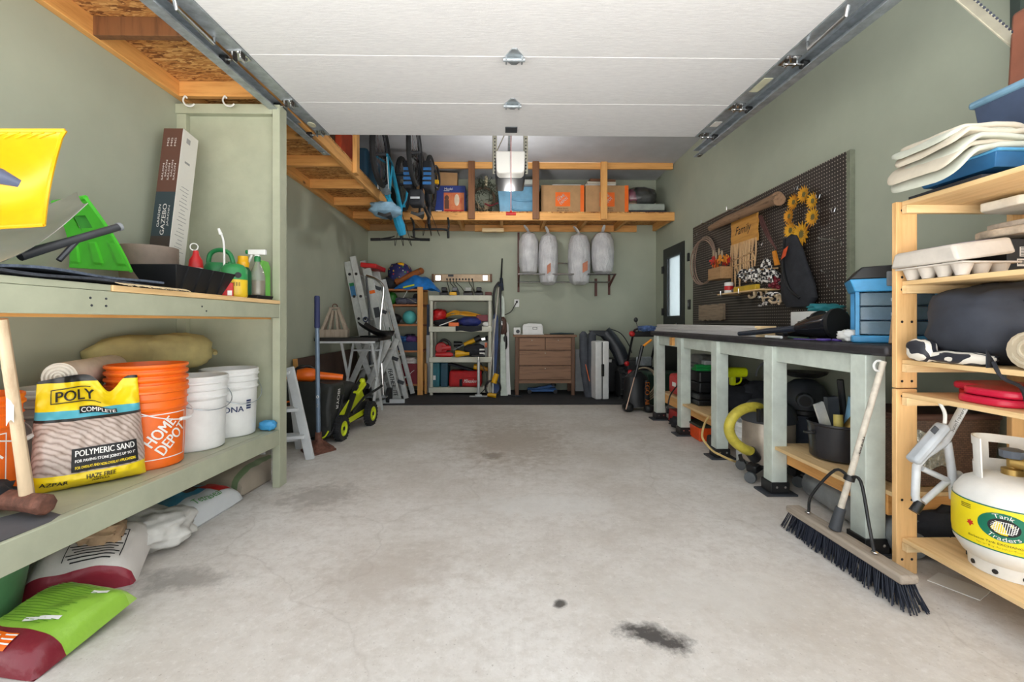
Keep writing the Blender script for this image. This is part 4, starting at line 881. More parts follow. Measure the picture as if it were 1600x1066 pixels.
t = thing('plastic_tray', 'black curved plastic seat tray on the table edge', 'tray', (-1.47, 5.07, .853), (0, 0, -.2))
B().grid(lambda u, v: ((u-.5)*.36+.1*(1-v), (v-.5)*.34, .012+.13*max(0, .55-u)**1.2*1.6+.05*abs(v-.5)**2*4+.006), 14, 10, .008).mk('shell', BLACK, t); B().bb((-.1, -.1, 0), (.14, .1, .014)).mk('base', BLACK, t, bev=.004)
# extension ladder against the left wall, rungs running front to back
t = thing('extension_ladder', 'aluminium extension ladder leaning in the back left corner', 'ladder', (-1.62, 5.9, 0))
def lean(x0, z0, z1, y, k=.205): return Vector((x0-(z0)*k, y, z0)), Vector((x0-z1*k, y, z1))
for j, (x0, z1, y0) in enumerate(((-1.63, 1.78, 5.78), (-1.535, 1.84, 5.74))):
    for y in (y0, y0+.40):
        a, c = lean(x0, .0, z1, y); r = B().bar(a, c, .03, .085 if j == 0 else .075, (1, 0, 0)).mk('rail', ALU, t, True, bev=.003)
    for k in range(6):
        z = .22+.28*k; q = Vector((x0-z*.205, y0+.01, z)); B().cyl(q, q+Vector((0, .38, 0)), .015, n=10).mk('rung', ALU, t, True)
        o = B().cyl(q+Vector((0, -.03, 0)), q+Vector((0, -.022, 0)), .018, n=10).mk('rung_end', INK, t, True)
b = B(); q = Vector((-1.63-1.42*.205, 5.763, 1.42)); b.box(q, (.06, .003, .16), (0, -.2, 0)); st = b.mk('warning_sticker', mat('blue_label', (60, 120, 170), .5), t, True); o = B().box(q+Vector((-.014, -.001, .07)), (.058, .004, .04), (0, -.2, 0)).mk('sticker_band', GREEN, st); o.location = -t.location
b = B(); q = Vector((-1.535-1.05*.205, 5.724, 1.05)); b.torus(q, .028, .006, 20, 6, (PI/2, 0, 0)); b.box(q+Vector((.012, 0, -.08)), (.012, .002, .10), (0, -.2, 0)); b.mk('printed_mark', NAVYI, t, True, stuff=True)
# step ladder with red top
t = thing('step_ladder', 'folded aluminium step ladder with red top and lettered rail', 'ladder', (-1.36, 5.95, 0))
RX = -1.37
for y in (5.82, 6.22):
    a, c = lean(RX, .0, 1.70, y, .232); B().bar(a, c, .026, .105, (1, 0, 0)).mk('front_rail', mat('pale_aluminium', (206, 210, 208), .45, .35), t, True, bev=.003)
    a, c = lean(RX+.115, .04, 1.60, y+.02, .255); B().bar(a, c, .024, .06, (1, 0, 0)).mk('rear_rail', ALU, t, True, bev=.003)
for k in range(5):
    z = .26+.30*k; B().box((RX-z*.232+.03, 6.03, z), (.11, .38, .02), (0, -.2, 0)).mk('tread', ALU, t, True); B().box((RX-z*.245+.10, 5.824, z-.01), (.085, .012, .045), (0, .35, 0)).mk('tread_bracket', DGREY, t, True)
B().box((RX-1.73*.232+.035, 6.02, 1.735), (.20, .48, .06), (0, .10, 0)).mk('top_cap', RED, t, True, bev=.012)
b = B(); b.text('FEATHERLITE', lambda x, y: (RX-(.25-x)*.232+y*.97, 5.804, .25-x), .055, .34); b.mk('lettering', INK, t, stuff=True); o = bpy.context.scene.objects['lettering'] if 0 else None
for ob in t.children:
    if ob.name.startswith('lettering'): ob.location = -t.location
for z, m_, h in ((1.40, ORANGE, .04), (1.14, DGREY, .13)):
    B().box((RX-z*.232+.005, 5.805, z), (.07, .002, h), (0, -.2, 0)).mk('rail_sticker', m_, t, True)
B().tube(spline([(-1.47, 5.79, .95), (-1.44, 5.78, .80), (-1.47, 5.78, .6), (-1.50, 5.78, .45)], 5), .006, 6).mk('cord', mat('dark_green_cord', (50, 84, 66), .6), t, True)
# hand truck
t = thing('hand_truck', 'chrome tube hand truck with curved handle behind the table', 'hand truck', (-1.5, 5.62, 0))
b = B(); p_ = [P(572, 431, 5.62), P(586, 436, 5.62), P(597, 445, 5.62), P(599, 458, 5.62), P(594, 515, 5.62), Vector((-1.50, 5.62, .12))]; b.tube(spline(p_, 5), .015, 8); b.mk('handle_loop', CHROME, t, True)
b = B(); b.tube([P(572, 431, 5.62), P(577, 480, 5.65), P(577, 520, 5.66), Vector((-1.66, 5.64, .12))], .013, 8); b.mk('side_tube', DGREY, t, True)
B().bb((-1.74, 5.52, .10), (-1.44, 5.66, .112)).mk('toe_plate', STEEL, t, True)
for x in (-1.75, -1.45): B().cyl((x-.02, 5.70, .10), (x+.02, 5.70, .10), .10, n=20).mk('wheel', RUBBER, t, True)
# ================================================================ back wall, left: black mat, wooden shelf, white shelf
b = B().bb((-1.98, 5.575, .0), (1.75, YB-.02, .012)); solo('floor_mat', b, mat('black_floor_mat', (52, 52, 54), .85, var=.15, vs=8, bmp=.3, bsc=120), 'black rubber mat strip along the back wall floor', 'mat', bev=.003)
ws = thing('wooden_shelf', 'narrow pine shelf of sports gear in the back left corner', 'shelf', (-1.45, 6.45, .012))
for x in (-1.66, -1.172):
    for y in (6.28, 6.66): B().bb((x-.038, y, .012), (x+.038, y+.03, 1.50 if x > -1.5 else 1.49)).mk('post', PINEZ, ws, True, bev=.003)
WL = [1.475, 1.262, .985, .622, .158]
for z in WL: B().bb((-1.70, 6.312, z-.024), (-1.135, 6.70, z)).mk('board', wood('reddish_pine_x', (186, 120, 74), (160, 96, 56), 0), ws, True, bev=.002)
# white shelf
wh = thing('plastic_shelf', 'four tier white plastic shelf of tools by the back wall', 'shelf', (-.62, 6.45, .012))
PLW = mat('ivory_plastic', (206, 206, 190), .5, var=.05)
VX0, VX1, VY0, VY1 = -1.05, -.185, 6.26, 6.66
VL = [1.385, .955, .535, .118]
for z in VL: B().bb((VX0, VY0, z-.075), (VX1, VY1, z)).mk('tier', PLW, wh, True, bev=.008)
for x in (VX0+.03, VX1-.03):
    for y in (VY0+.03, VY1-.03):
        for z0, z1 in ((.012, .043), (.118, .46), (.535, .88), (.955, 1.31)): B().cyl((x, y, z0), (x, y, z1), .024, n=14).mk('post', PLW, wh, True)
# ---- things on the wooden shelf
ZW = [z+.001 for z in WL]
PATT, nt_, bs_ = nodes('patterned_fabric'); vo_ = N(nt_, 'ShaderNodeTexVoronoi', Scale=26); nt_.links.new(coords(nt_), vo_.inputs['Vector']); s3 = N(nt_, 'ShaderNodeSeparateColor'); nt_.links.new(vo_.outputs['Color'], s3.inputs[0])
nt_.links.new(mixc(nt_, math_(nt_, 'LESS_THAN', vo_.outputs['Distance'], .30), lin((34, 38, 92)), ramp(nt_, s3.outputs[0], [(0, (40, 60, 130)), (.3, (190, 60, 60)), (.5, (230, 180, 60)), (.65, (70, 140, 60)), (.8, (60, 50, 120)), (.93, (220, 220, 220))], 'CONSTANT')), bs_.inputs['Base Color'])
b = B(); crumple(b, (0, 0, .16), (.16, .14, .16), .14, 2.5, 9); o = solo('beach_ball_bag', b, PATT, 'dark blue bag patterned with coloured dots on top shelf', 'bag', (-1.50, 6.50, ZW[0]+.06)); o2 = crumple(B(), (.03, -.06, .28), (.05, .04, .04), .1, 2, 4).mk('yellow_knot', YELLOW, o)
t = thing('foam_roll', 'brown orange foam cushion roll leaning on the blue bag', 'cushion', (-1.33, 6.42, ZW[0]+.14), (0, -.42, 0)); b = B(); b.tube([(-.22, 0, .05), (-.20, 0, .05), (.20, 0, .05), (.22, 0, .05)], [.03, .065, .065, .03], 14, flat=.7); b.mk('roll', mat('rust_brown_fabric', (150, 84, 34), .7), t); B().tube([(.16, 0, .05), (.165, 0, .05)], .067, 14, flat=.7).mk('seam', DGREY, t)
t = thing('blue_sack', 'bright blue nylon sack spilling over the top shelf end', 'bag', (-1.25, 6.44, ZW[0])); b = B(); b.grid(lambda u, v: ((u-.45)*.62, (v-.5)*.30, .004+.20*max(0, 1-abs((u-.48)/.52)**1.6)*(1-abs(2*v-1)**3)+.02*math.sin(u*16+v*5)*math.sin(PI*u)-.05*max(0, u-.8)*4), 26, 16, .012); b.mk('sack', mat('bright_blue_nylon', (24, 112, 190), .5, var=.2, vs=10), t)
b = B(); b.box((-.08, -.155, .035), (.16, .006, .02), (0, -.25, 0)); b.mk('yellow_strap', LIME, t)
b = B(); crumple(b, (0, 0, .09), (.10, .12, .09), .2, 2.5, 14); solo('dark_bundle', b, BFAB, 'black bundled coat at left end of the top shelf', 'bundle', (-1.63, 6.48, ZW[0]))
b = B(); b.ball((0, 0, .06), (.075, .09, .09), 18, 12); solo('green_helmet', b, mat('helmet_green', (40, 110, 40), .4), 'green helmet on the second shelf left end', 'helmet', (-1.60, 6.45, ZW[1]+.03))
t = thing('skate_pair', 'grey skates lying on the second wooden shelf', 'skates', (-1.40, 6.45, ZW[1]));
for x, sd in ((-.06, 1), (.10, 5)): crumple(B(), (x, 0, .05), (.10, .08, .045), .3, 3, sd).mk('boot', mat('slate_fabric', (84, 86, 100), .7, var=.25), t)
B().tube(spline([(-.02, -.1, .09), (.03, -.11, .17), (.035, -.1, .20)], 4), .004, 6).mk('lace', PAPER, t); B().bar((.04, -.12, .09), (.17, -.12, .02), .01, .012).mk('blade', CHROME, t)
b = B(); crumple(b, (0, 0, .08), (.07, .09, .08), .1, 3, 2); solo('dark_case', b, BFAB, 'dark pouch at right end of the second wooden shelf', 'pouch', (-1.24, 6.48, ZW[1]))
b = B(); b.ball((0, 0, .097), .097, 24, 16); solo('turquoise_ball', b, TURQ, 'turquoise rubber play ball on the wooden shelf', 'ball', (-1.345, 6.42, ZW[2]))
t = thing('bike_helmet', 'black and grey helmet beside the turquoise ball', 'helmet', (-1.56, 6.44, ZW[2])); B().ball((0, 0, .075), (.10, .12, .075), 20, 12).mk('shell', BLACK, t)
for k in range(3): B().torus((0, -.02+.03*k, .03), .098-.008*abs(k-1), .008, 18, 6, (PI/2, 0, 0), 0, PI).mk('vent_rib', mat('silver_plastic', (150, 154, 158), .4), t)
b = B(); b.cyl((-.02, 0, .02), (.03, -.02, .09), .012, n=8); solo('white_bottle', b, WHITE, 'small white tube at right end beside the turquoise ball', 'tube', (-1.215, 6.36, ZW[2]))
t = thing('storage_bin', 'open bin of blue and purple cloth on fourth shelf', 'bin', (-1.36, 6.47, ZW[3])); flared(B(), .26, .26, .30, .30, .12).mk('bin_body', mat('dim_blue_bin', (40, 60, 90), .5), t)
for i, (x, y, z, m_) in enumerate(((-.06, -.03, .14, BLUE), (.05, -.05, .15, mat('purple_cloth', (96, 60, 120), .8)), (.0, .05, .17, NAVY), (.09, .0, .13, mat('violet_red', (140, 50, 90), .8)), (-.1, .04, .12, TEAL))): crumple(B(), (x, y, z), (.08, .08, .05), .35, 3, i*4).mk('cloth', m_, t)
b = B(); crumple(b, (0, 0, .07), (.09, .1, .07), .3, 3, 51); solo('black_gloves', b, BFAB, 'black gloves heap left of the cloth bin', 'gloves', (-1.58, 6.45, ZW[3]))
t = thing('maroon_box', 'maroon storage cube holding white fleece on bottom shelf', 'box', (-1.36, 6.46, ZW[4])); flared(B(), .29, .27, .30, .28, .28).mk('cube_body', DRED, t, bev=.004); crumple(B(), (0, 0, .30), (.14, .13, .06), .3, 3, 61).mk('fleece', mat('white_fleece', (206, 200, 196), .9, bmp=.5), t); B().tube([(.02, -.146, .10), (.06, -.15, .16), (.10, -.146, .19)], .004, 6).mk('cord_tag', PAPER, t)
# slivers between the two shelves
B_ = solo('wood_strip', B().bb((-1.125, 6.36, .013), (-1.095, 6.40, .44)), PINEZ, 'short pine strip standing between the two shelves', 'wood strip'); solo('white_board', B().bb((-1.125, 6.50, .013), (-1.07, 6.52, .83)), WPAINT, 'narrow white panel standing between the two shelves', 'panel')
solo('blue_board', B().bb((-1.128, 6.56, .013), (-1.065, 6.60, 1.27)), mat('dim_blue', (58, 78, 104), .6), 'dark blue board standing behind the white panel', 'board')
# ---- things on the white shelf
ZV = [z+.001 for z in VL]
def cbox(name, label, cat, c, d, m, rot=0, bev=.006, group=None):
    return solo(name, B().bb((-d[0]/2, -d[1]/2, 0), (d[0]/2, d[1]/2, d[2])), m, label, cat, c, (0, 0, rot), group, bev=bev)
def charger(label, x, m1, m2, sc=1.0, y=6.42):
    t = thing('battery_charger', label, 'charger', (x, y, ZV[0]), group='chargers on the white shelf'); b = B(); b.px([(-.07, 0), (.07, 0), (.07, .05), (.02, .07), (-.07, .04)], -.055*sc, .055*sc); b.mk('cradle', m1, t, bev=.006); B().bb((-.035*sc, -.03, .065), (.035*sc, .06, .12)).mk('battery', m2, t, bev=.008); return t
charger('black charger with dark battery at left end of top tier', -.86, BLACK, BLACK); charger('grey charger with yellow battery pack on top tier', -.71, DGREY, GREY)
cbox('battery_pack', 'yellow battery pack at the front edge of top tier', 'battery', (-.72, 6.30, ZV[0]), (.095, .07, .045), YELLOW)
charger('low white topped charger mid top tier', -.52, BLACK, mat('grey_white', (176, 178, 172), .5), 1.2); charger('black charger right of centre on top tier', -.37, BLACK, BLACK); cbox('small_toolbox', 'reddish brown box at right end of top tier', 'box', (-.235, 6.42, ZV[0]), (.09, .2, .05), mat('brown_red', (96, 50, 42), .6))
crumple(B(), (0, 0, .09), (.10, .12, .09), .3, 3, 71).mk('red_bag', RED); o = bpy.context.scene.objects['red_bag']; o.location = (-.925, 6.45, ZV[1]+.06); tag(o, 'red cloth bundle at left of second tier', 'bundle')
b = B(); crumple(b, (0, 0, .055), (.17, .12, .055), .2, 3, 73); solo('black_bag', b, BFAB, 'black soft bag under the yellow cord', 'bag', (-.84, 6.43, ZV[1]))
t = thing('extension_lead', 'bundled yellow extension cord on the second white tier', 'cord', (-.62, 6.44, ZV[1]+.125))
for k in range(13):
    r = random.Random(k); a0 = r.uniform(-.3, .3); B().tube(spline([(-.22, r.uniform(-.05, .05), r.uniform(0, .05)), (-.10, r.uniform(-.09, -.02), .04+r.uniform(0, .06)), (.05, r.uniform(-.08, .05), .03+r.uniform(0, .05)), (.27, r.uniform(-.02, .03), .02+r.uniform(0, .02))], 5), .0075, 6).mk('cord_strand', mat('yellow_cord', (222, 160, 34), .5), t)
b = B(); crumple(b, (0, 0, .065), (.17, .12, .065), .2, 2.6, 77); solo('blue_bag', b, mat('navy_blue_nylon', (30, 42, 110), .6, var=.25), 'navy blue nylon bag on the second white tier', 'bag', (-.49, 6.42, ZV[1]))
b = B(); b.grid(lambda u, v: ((u-.5)*.36, -.002-.01*v, -.07*v+.004+.01*math.sin(u*8)*v), 12, 6, .01); solo('black_cloth', b, BFAB, 'black cloth hanging over the second tier edge', 'cloth', (-.50, 6.256, ZV[1]-.0))
cbox('orange_case', 'small orange case at front of second tier', 'case', (-.71, 6.31, ZV[1]), (.14, .08, .055), ORANGE); cbox('red_case', 'dark red case at right of second tier', 'case', (-.30, 6.46, ZV[1]+.07), (.20, .2, .09), DRED); cbox('black_case', 'black flat case below the dark red case', 'case', (-.30, 6.46, ZV[1]), (.20, .22, .068), BLACK)
crumple(B(), (0, 0, .03), (.05, .04, .03), .3, 4, 5).mk('white_rag', PAPER); o = bpy.context.scene.objects['white_rag']; o.location = (-.265, 6.31, ZV[1]); tag(o, 'crumpled white rag at the second tier right front', 'rag')
b = B(); b.tube([(-.12, 0, .01), (.12, .0, .10)], .007, 8); solo('white_rod', b, PAPER, 'white rod slanting across the black bag', 'rod', (-.79, 6.29, ZV[1]))
t = thing('circular_saw', 'red circular saw at left of the third white tier', 'saw', (-.90, 6.44, ZV[2])); B().cyl((0, -.03, .11), (0, .04, .11), .085, n=24).mk('blade_guard', RED, t, bev=.01); B().tube([(.0, .0, .11), (.13, .02, .12)], [.05, .045], 14).mk('motor', RED, t); B().tube(spline([(-.05, 0, .16), (.02, 0, .23), (.10, 0, .20), (.12, 0, .14)], 4), .02, 10).mk('handle', BLACK, t); B().bb((-.12, -.05, 0), (.13, .08, .012)).mk('shoe', STEEL, t)
t = thing('drill', 'red and black drill lying at front of third tier', 'drill', (-.82, 6.30, ZV[2])); B().tube([(-.14, 0, .03), (.06, 0, .03), (.10, 0, .03)], [.03, .034, .018], 12).mk('drill_body', RED, t); B().bar((-.06, .0, .03), (-.04, .09, .02), .035, .035).mk('handle', BLACK, t); B().cyl((.10, 0, .03), (.15, 0, .03), .014).mk('chuck', DGREY, t)
t = thing('impact_driver', 'black tool with cable at middle of third tier', 'power tool', (-.68, 6.48, ZV[2])); B().tube([(-.05, 0, .17), (.07, 0, .17)], [.04, .03], 12).mk('motor', BLACK, t); B().bar((-.01, 0, .16), (0, 0, .03), .04, .04).mk('handle', BLACK, t, bev=.008); B().bb((-.05, -.04, 0), (.05, .04, .05)).mk('battery', BLACK, t, bev=.008)
t = thing('reciprocating_saw', 'yellow and black reciprocating saw pointing to right on third tier', 'saw', (-.50, 6.40, ZV[2]+.14), (0, -.42, 0)); B().tube([(-.06, 0, .05), (.10, 0, .05)], [.028, .036], 12).mk('saw_body', YELLOW, t); B().tube([(.10, 0, .05), (.19, 0, .05)], [.04, .045], 12).mk('rear_grip', BLACK, t); B().tube([(-.06, 0, .05), (-.24, 0, .045)], [.012, .006], 8).mk('blade', STEEL, t)
b = B(); crumple(b, (0, 0, .085), (.15, .11, .085), .15, 2.6, 83); t = solo('tool_bag', b, BFAB, 'black tool bag with white print on the third tier', 'bag', (-.43, 6.40, ZV[2])); b = B(); b.box((.11, -.115, .10), (.07, .004, .022)); b.box((.11, -.115, .05), (.07, .004, .022)); b.mk('white_print', PAPER, t, stuff=True)
t = thing('yellow_drill', 'yellow drill overhanging the third tier front', 'drill', (-.625, 6.27, ZV[2])); B().tube([(-.06, 0, .045), (-.03, 0, .045), (.06, 0, .045)], [.05, .052, .03], 14).mk('drill_body', YELLOW, t); B().tube([(.06, 0, .045), (.13, .0, .045)], [.026, .022], 10).mk('handle', YELLOW, t)
t = thing('mixed_clamps', 'silver and black clamp on a white box at third tier right', 'clamp', (-.31, 6.50, ZV[2])); B().bb((-.06, -.05, 0), (.06, .05, .20)).mk('box', mat('grey_white', (176, 178, 172), .5), t); B().bar((-.1, -.06, .22), (.09, -.06, .26), .03, .03).mk('clamp_bar', CHROME, t); B().ball((.06, -.06, .25), .04, 12, 8).mk('clamp_knob', BLACK, t); B().bb((.02, -.065, .12), (.055, -.05, .19)).mk('orange_tab', ORANGE, t); B().bb((.065, -.08, .0), (.085, .05, .12)).mk('red_spine', RED, t)
for x, lab in ((-.955, 'teal crate leftmost on the bottom white tier'), (-.845, 'dark teal crate second on the bottom white tier')):
    t = thing('teal_crate', lab, 'crate', (x, 6.45, ZV[3]), group='teal crates'); B().bb((-.05, -.15, 0), (.05, .15, .335)).mk('crate_body', TEAL if x < -.9 else mat('deep_teal', (28, 76, 96), .5), t, bev=.01)
    for k in range(2): B().bb((-.03+.035*k, -.158, .02), (-.015+.035*k, -.15, .32)).mk('rib', TEAL if x < -.9 else mat('deep_teal', (28, 76, 96), .5), t)
    if x < -.9: B().bb((-.04, -.162, .10), (-.005, -.158, .16)).mk('label', PAPER, t)
t = thing('tool_bag', 'large red tool bag with white script on bottom tier', 'bag', (-.55, 6.44, ZV[3]))
b = B(); b.px([(-.15, 0), (.14, 0), (.15, .06), (.11, .22), (-.10, .22), (-.155, .06)], -.23, .22); o = b.mk('bag_body', mat('red_canvas', (186, 26, 30), .7, var=.12, bmp=.2), t, bev=.03, seg=3)
B().prism([(-.25, .30), (.23, .16), (.23, .19), (-.25, .33)], lambda a, z: (a, -.08, z), lambda a, z: (a, .08, z)).mk('zip_flap', BFAB, t, bev=.008); b = B(); b.px([(-.17, .02), (-.15, .02), (-.13, .13), (-.15, .13)], -.05, .18); b.mk('front_pocket', mat('red_canvas', (186, 26, 30), .7), t, bev=.008)
b = B(); b.text('Milwaukee', lambda x, y: (.07+x, -.172+y*.15, .085+y), .05, .17, .3); b.mk('lettering', WINK, t, stuff=True); B().bb((-.08, -.17, .01), (-.04, -.152, .11)).mk('strap', BFAB, t)
t = thing('nail_gun', 'yellow and black nailer on the red tool bag', 'power tool', (-.38, 6.42, ZV[3]+.225), (0, .2, 0)); B().tube([(-.07, 0, .03), (.02, 0, .035)], [.04, .04], 12).mk('cap', YELLOW, t); B().tube([(.02, 0, .035), (.14, 0, .03)], [.035, .028], 12).mk('tool_body', mat('ochre_plastic', (186, 130, 30), .5), t)
# floor pump
t = thing('floor_pump', 'silver bicycle floor pump standing before the white shelf', 'pump', (-.36, 6.12, .012)); B().cyl((0, 0, .01), (0, .0, .50), .020, n=14).mk('barrel', ALU, t); b = B(); b.bb((-.12, -.025, 0), (.12, .025, .014)); b.box((.0, 0, .02), (.09, .06, .025)); b.mk('foot_base', ALU, t, bev=.004); B().cyl((0, 0, .50), (0, 0, .545), .01).mk('rod', CHROME, t); B().cyl((-.09, 0, .55), (.09, 0, .55), .015).mk('handle', BLACK, t); B().tube(spline([(.02, 0, .04), (.09, -.02, .12), (.11, 0, .28), (.03, .0, .46)], 5), .006, 6).mk('hose', BLACK, t)
# wall power strip with two lit lamps
t = thing('power_strip', 'long gold workshop power strip with lit end lamps', 'power strip', (-.64, YB, 1.665)); GOLD = mat('champagne_metal', (176, 152, 124), .4, .3)
B().bb((-.41, -.05, -.055), (.415, -.001, .055)).mk('housing', GOLD, t, bev=.004)
for x in (-.425, .43): B().bb((x-.015, -.052, -.058), (x+.015, -.001, .058)).mk('end_cap', WALNUTD, t, bev=.004)
LIT, nt_, bs_ = nodes('lit_lamp_panel'); bs_.inputs['Emission Color'].default_value = (1, .93, .8, 1); bs_.inputs['Emission Strength'].default_value = 1.6
for x in (-.345, .345): fr = B().bb((x-.045, -.056, -.047), (x+.045, -.050, .047)).mk('lamp_frame', WALNUTD, t, bev=.003); o = B().bb((x-.036, -.06, -.037), (x+.036, -.0561, .037)).mk('lamp', LIT, fr, bev=.003)
for k in range(9): B().cyl((-.215+.046*k, -.053, -.02), (-.215+.046*k, -.049, -.02), .014, n=14).mk('socket', INK, t)
B().bb((-.20, -.052, .018), (-.12, -.049, .050)).mk('display', DGREY, t)
for k, (x0, x1) in enumerate(((-.215, -.16), (-.169, -.06), (-.123, -.02), (-.077, .06), (.107, .20), (.16, .20))):
    B().tube(spline([(x0, -.06, -.02), (x0+.01, -.09, -.08), (lerp(x0, x1, .6), -.12, -.15), (x1, -.20, -.235)], 5), .005, 6).mk('plug_cord', BLACK, t)
# ================================================================ skis, poles, trimmer
def stick(name, label, cat, p, q, r, m, **k):
    return solo(name, B().cyl(p, q, r, n=10), m, label, cat, **k)
def ski(label, p, q, m, w=.085):
    b = B(); p, q = Vector(p), Vector(q); n = 14
    for face in (0,):
        b.grid(lambda u, v: lerp(p, q, v)+Vector(((u-.5)*w*(1-max(0, (v-.93)/.07)**2*.85)*(1-.18*math.sin(PI*v)), -.05*max(0, (v-.85)/.15)**2, 0)), 6, 24, .012)
    return solo('ski', b, m, label, 'ski', group='skis by the dresser')
ski('white ski standing upright beside the dresser', (-.02, 6.16, .02), (-.055, 6.69, 1.42), mat('pale_green_white', (200, 212, 200), .4)); ski('white ski paired behind the upright one near dresser', (.045, 6.18, .02), (.02, 6.66, 1.02), WHITE, .06); ski('dark blue ski leaning behind the string trimmer', (-.12, 6.30, .02), (-.14, 6.70, 1.15), mat('ski_blue', (46, 76, 130), .4), .08)
POLEM = mat('pale_pole', (196, 190, 178), .4, .2)
stick('ski_pole', 'pale pole slanting up from the white shelf corner', 'pole', (-.235, 6.08, .02), (-.09, 6.70, 1.58), .011, POLEM, group='poles by the dresser'); stick('ski_pole', 'thin grey pole left of the slanting pale pole', 'pole', (-.165, 6.36, .02), (-.185, 6.70, 1.05), .010, ALU, group='poles by the dresser'); stick('ski_pole', 'white pole beside the dark blue ski', 'pole', (-.17, 6.24, .02), (-.16, 6.68, 1.1), .010, WHITE, group='poles by the dresser')
t = thing('string_trimmer', 'black string trimmer with yellow motor standing by skis', 'trimmer', (-.12, 6.2, .012)); B().tube([(-.115, 6.12, .30), (-.065, 6.40, .95), (-.07, 6.66, 1.60)], .014, 10).mk('shaft', BLACK, t, True); B().tube([(-.155, 6.08, .20), (-.115, 6.11, .32)], [.04, .034], 12).mk('motor', YELLOW, t, True); B().torus((-.165, 6.06, .14), .10, .014, 22, 8, (1.3, .35, 0)).mk('guard', BLACK, t, True); B().tube([(-.235, 6.04, .055), (-.12, 6.03, .04)], [.026, .03], 12).mk('spool_head', YELLOW, t, True)
b = B(); b.tube([(-.05, 6.64, 1.48), (-.06, 6.66, 1.66)], [.03, .022], 10); b.tube([(-.10, 6.64, 1.55), (-.03, 6.64, 1.57)], .02, 8); b.mk('trigger_grip', NAVY, t, True); B().tube([(-.06, 6.66, 1.62), (-.045, 6.68, 1.95)], [.014, .010], 8).mk('handle_end', BLACK, t, True)
B().tube(spline([(-.09, 6.64, 1.60), (-.16, 6.66, 1.48), (-.165, 6.68, 1.2), (-.13, 6.66, .9)], 5), .016, 8).mk('hose', BLACK, t, True)
t = thing('ski_boots', 'brown and chrome bindings strapped on the skis', 'bindings', (-.03, 6.50, .95)); crumple(B(), (.0, 0, 0), (.05, .05, .13), .25, 3, 91).mk('strap_bundle', mat('brown_leather', (88, 60, 50), .6), t); B().ball((-.02, -.05, .04), (.025, .02, .05), 10, 8).mk('buckle', CHROME, t); crumple(B(), (.03, -.03, -.22), (.03, .04, .10), .2, 3, 92).mk('toe_clip', BLACK, t)
t = thing('wall_outlet', 'white wall outlet with black plug above the dresser', 'outlet', (.17, YB, 1.295)); B().bb((-.037, -.008, -.058), (.037, -.001, .058)).mk('cover_plate', WHITE, t, bev=.003); B().box((0, -.02, .02), (.03, .03, .03)).mk('plug', BLACK, t, bev=.005); B().tube(spline([(0, -.03, .02), (-.04, -.06, -.05), (-.09, -.06, -.13), (-.19, -.05, -.18)], 5), .006, 6).mk('plug_cord', BLACK, t)
# ================================================================ dresser and what is on it
t = thing('dresser', 'old walnut four drawer dresser against the back wall', 'dresser', (.545, 6.42, .012))
B().bb((-.40, -.185, .165), (.40, .22, .80)).mk('carcass', WALNUTD, t, bev=.004); B().bb((-.435, -.215, .80), (.435, .23, .828)).mk('top', WALNUT, t, bev=.006)
for x in (-.385, .385):
    for y in (-.17, .20): B().bb((x-.025, y-.025, 0), (x+.025, y+.025, .80 if y < 0 else .17)).mk('leg', WALNUTD, t, bev=.004)
for x0, x1, z0, z1 in ((-.355, -.005, .625, .785), (.005, .355, .625, .785), (-.355, .355, .415, .610), (-.355, .355, .215, .400)):
    d = B().bb((x0, -.206, z0), (x1, -.186, z1)).mk('drawer', WALNUT, t, bev=.004)
    o = B().ball(((x0+x1)/2, -.21, z1-.03), (.008, .006, .008), 8, 6).mk('knob_stub', mat('worn_spot', (190, 176, 156), .6), d)
B().bb((-.36, -.19, .165), (.36, -.186, .205)).mk('bottom_rail', WALNUT, t)
t = thing('white_box', 'white lidded keepsake box with label frame on dresser', 'box', (.38, 6.38, .841)); B().bb((-.155, -.10, 0), (.155, .10, .012)).mk('tray_base', WHITE, t, bev=.003); B().bb((-.14, -.09, .012), (.14, .09, .115)).mk('box_body', WHITE, t, bev=.004); B().py([(-.142, .115), (.142, .115), (.12, .152), (-.05, .158), (-.12, .145)], -.092, .092).mk('lid', WHITE, t, bev=.004); b = B(); b.box((.03, -.0925, .09), (.062, .004, .032)); lf = b.mk('label_frame', DGREY, t); B().box((.03, -.095, .09), (.05, .002, .022)).mk('label_card', PAPER, lf)
t = thing('timer_box', 'small white box with round dial on the dresser', 'timer', (.165, 6.36, .841)); B().bb((-.05, -.03, 0), (.05, .03, .10)).mk('box_body', WHITE, t, bev=.006); B().cyl((.01, -.03, .045), (.01, -.04, .045), .026, n=18).mk('dial', DGREY, t)
b = B(); b.tube([(-.16, 0, .012), (.0, .01, .016), (.18, 0, .012)], [.008, .014, .009], 8); solo('hand_saw', b, mat('dark_teal_tool', (40, 60, 66), .5), 'dark slim tool lying on the dresser right side', 'tool', (.78, 6.34, .841))
t = thing('floor_jack', 'low blue floor jack under the dresser', 'jack', (.52, 6.45, .012)); B().bb((-.2, -.10, .03), (.2, -.06, .065)).mk('side_plate', BLUE, t, bev=.004); B().bb((-.2, .06, .03), (.2, .10, .065)).mk('side_plate', BLUE, t, bev=.004); B().bar((-.15, 0, .05), (.18, 0, .11), .06, .03).mk('lift_arm', BLUE, t); B().cyl((.16, 0, .10), (.16, 0, .13), .04).mk('saddle', DGREY, t)
for x in (-.18, .18):
    for y in (-.09, .09): B().cyl((x, y-.012, .03), (x, y+.012, .03), .029, n=14).mk('wheel', BLACK, t)
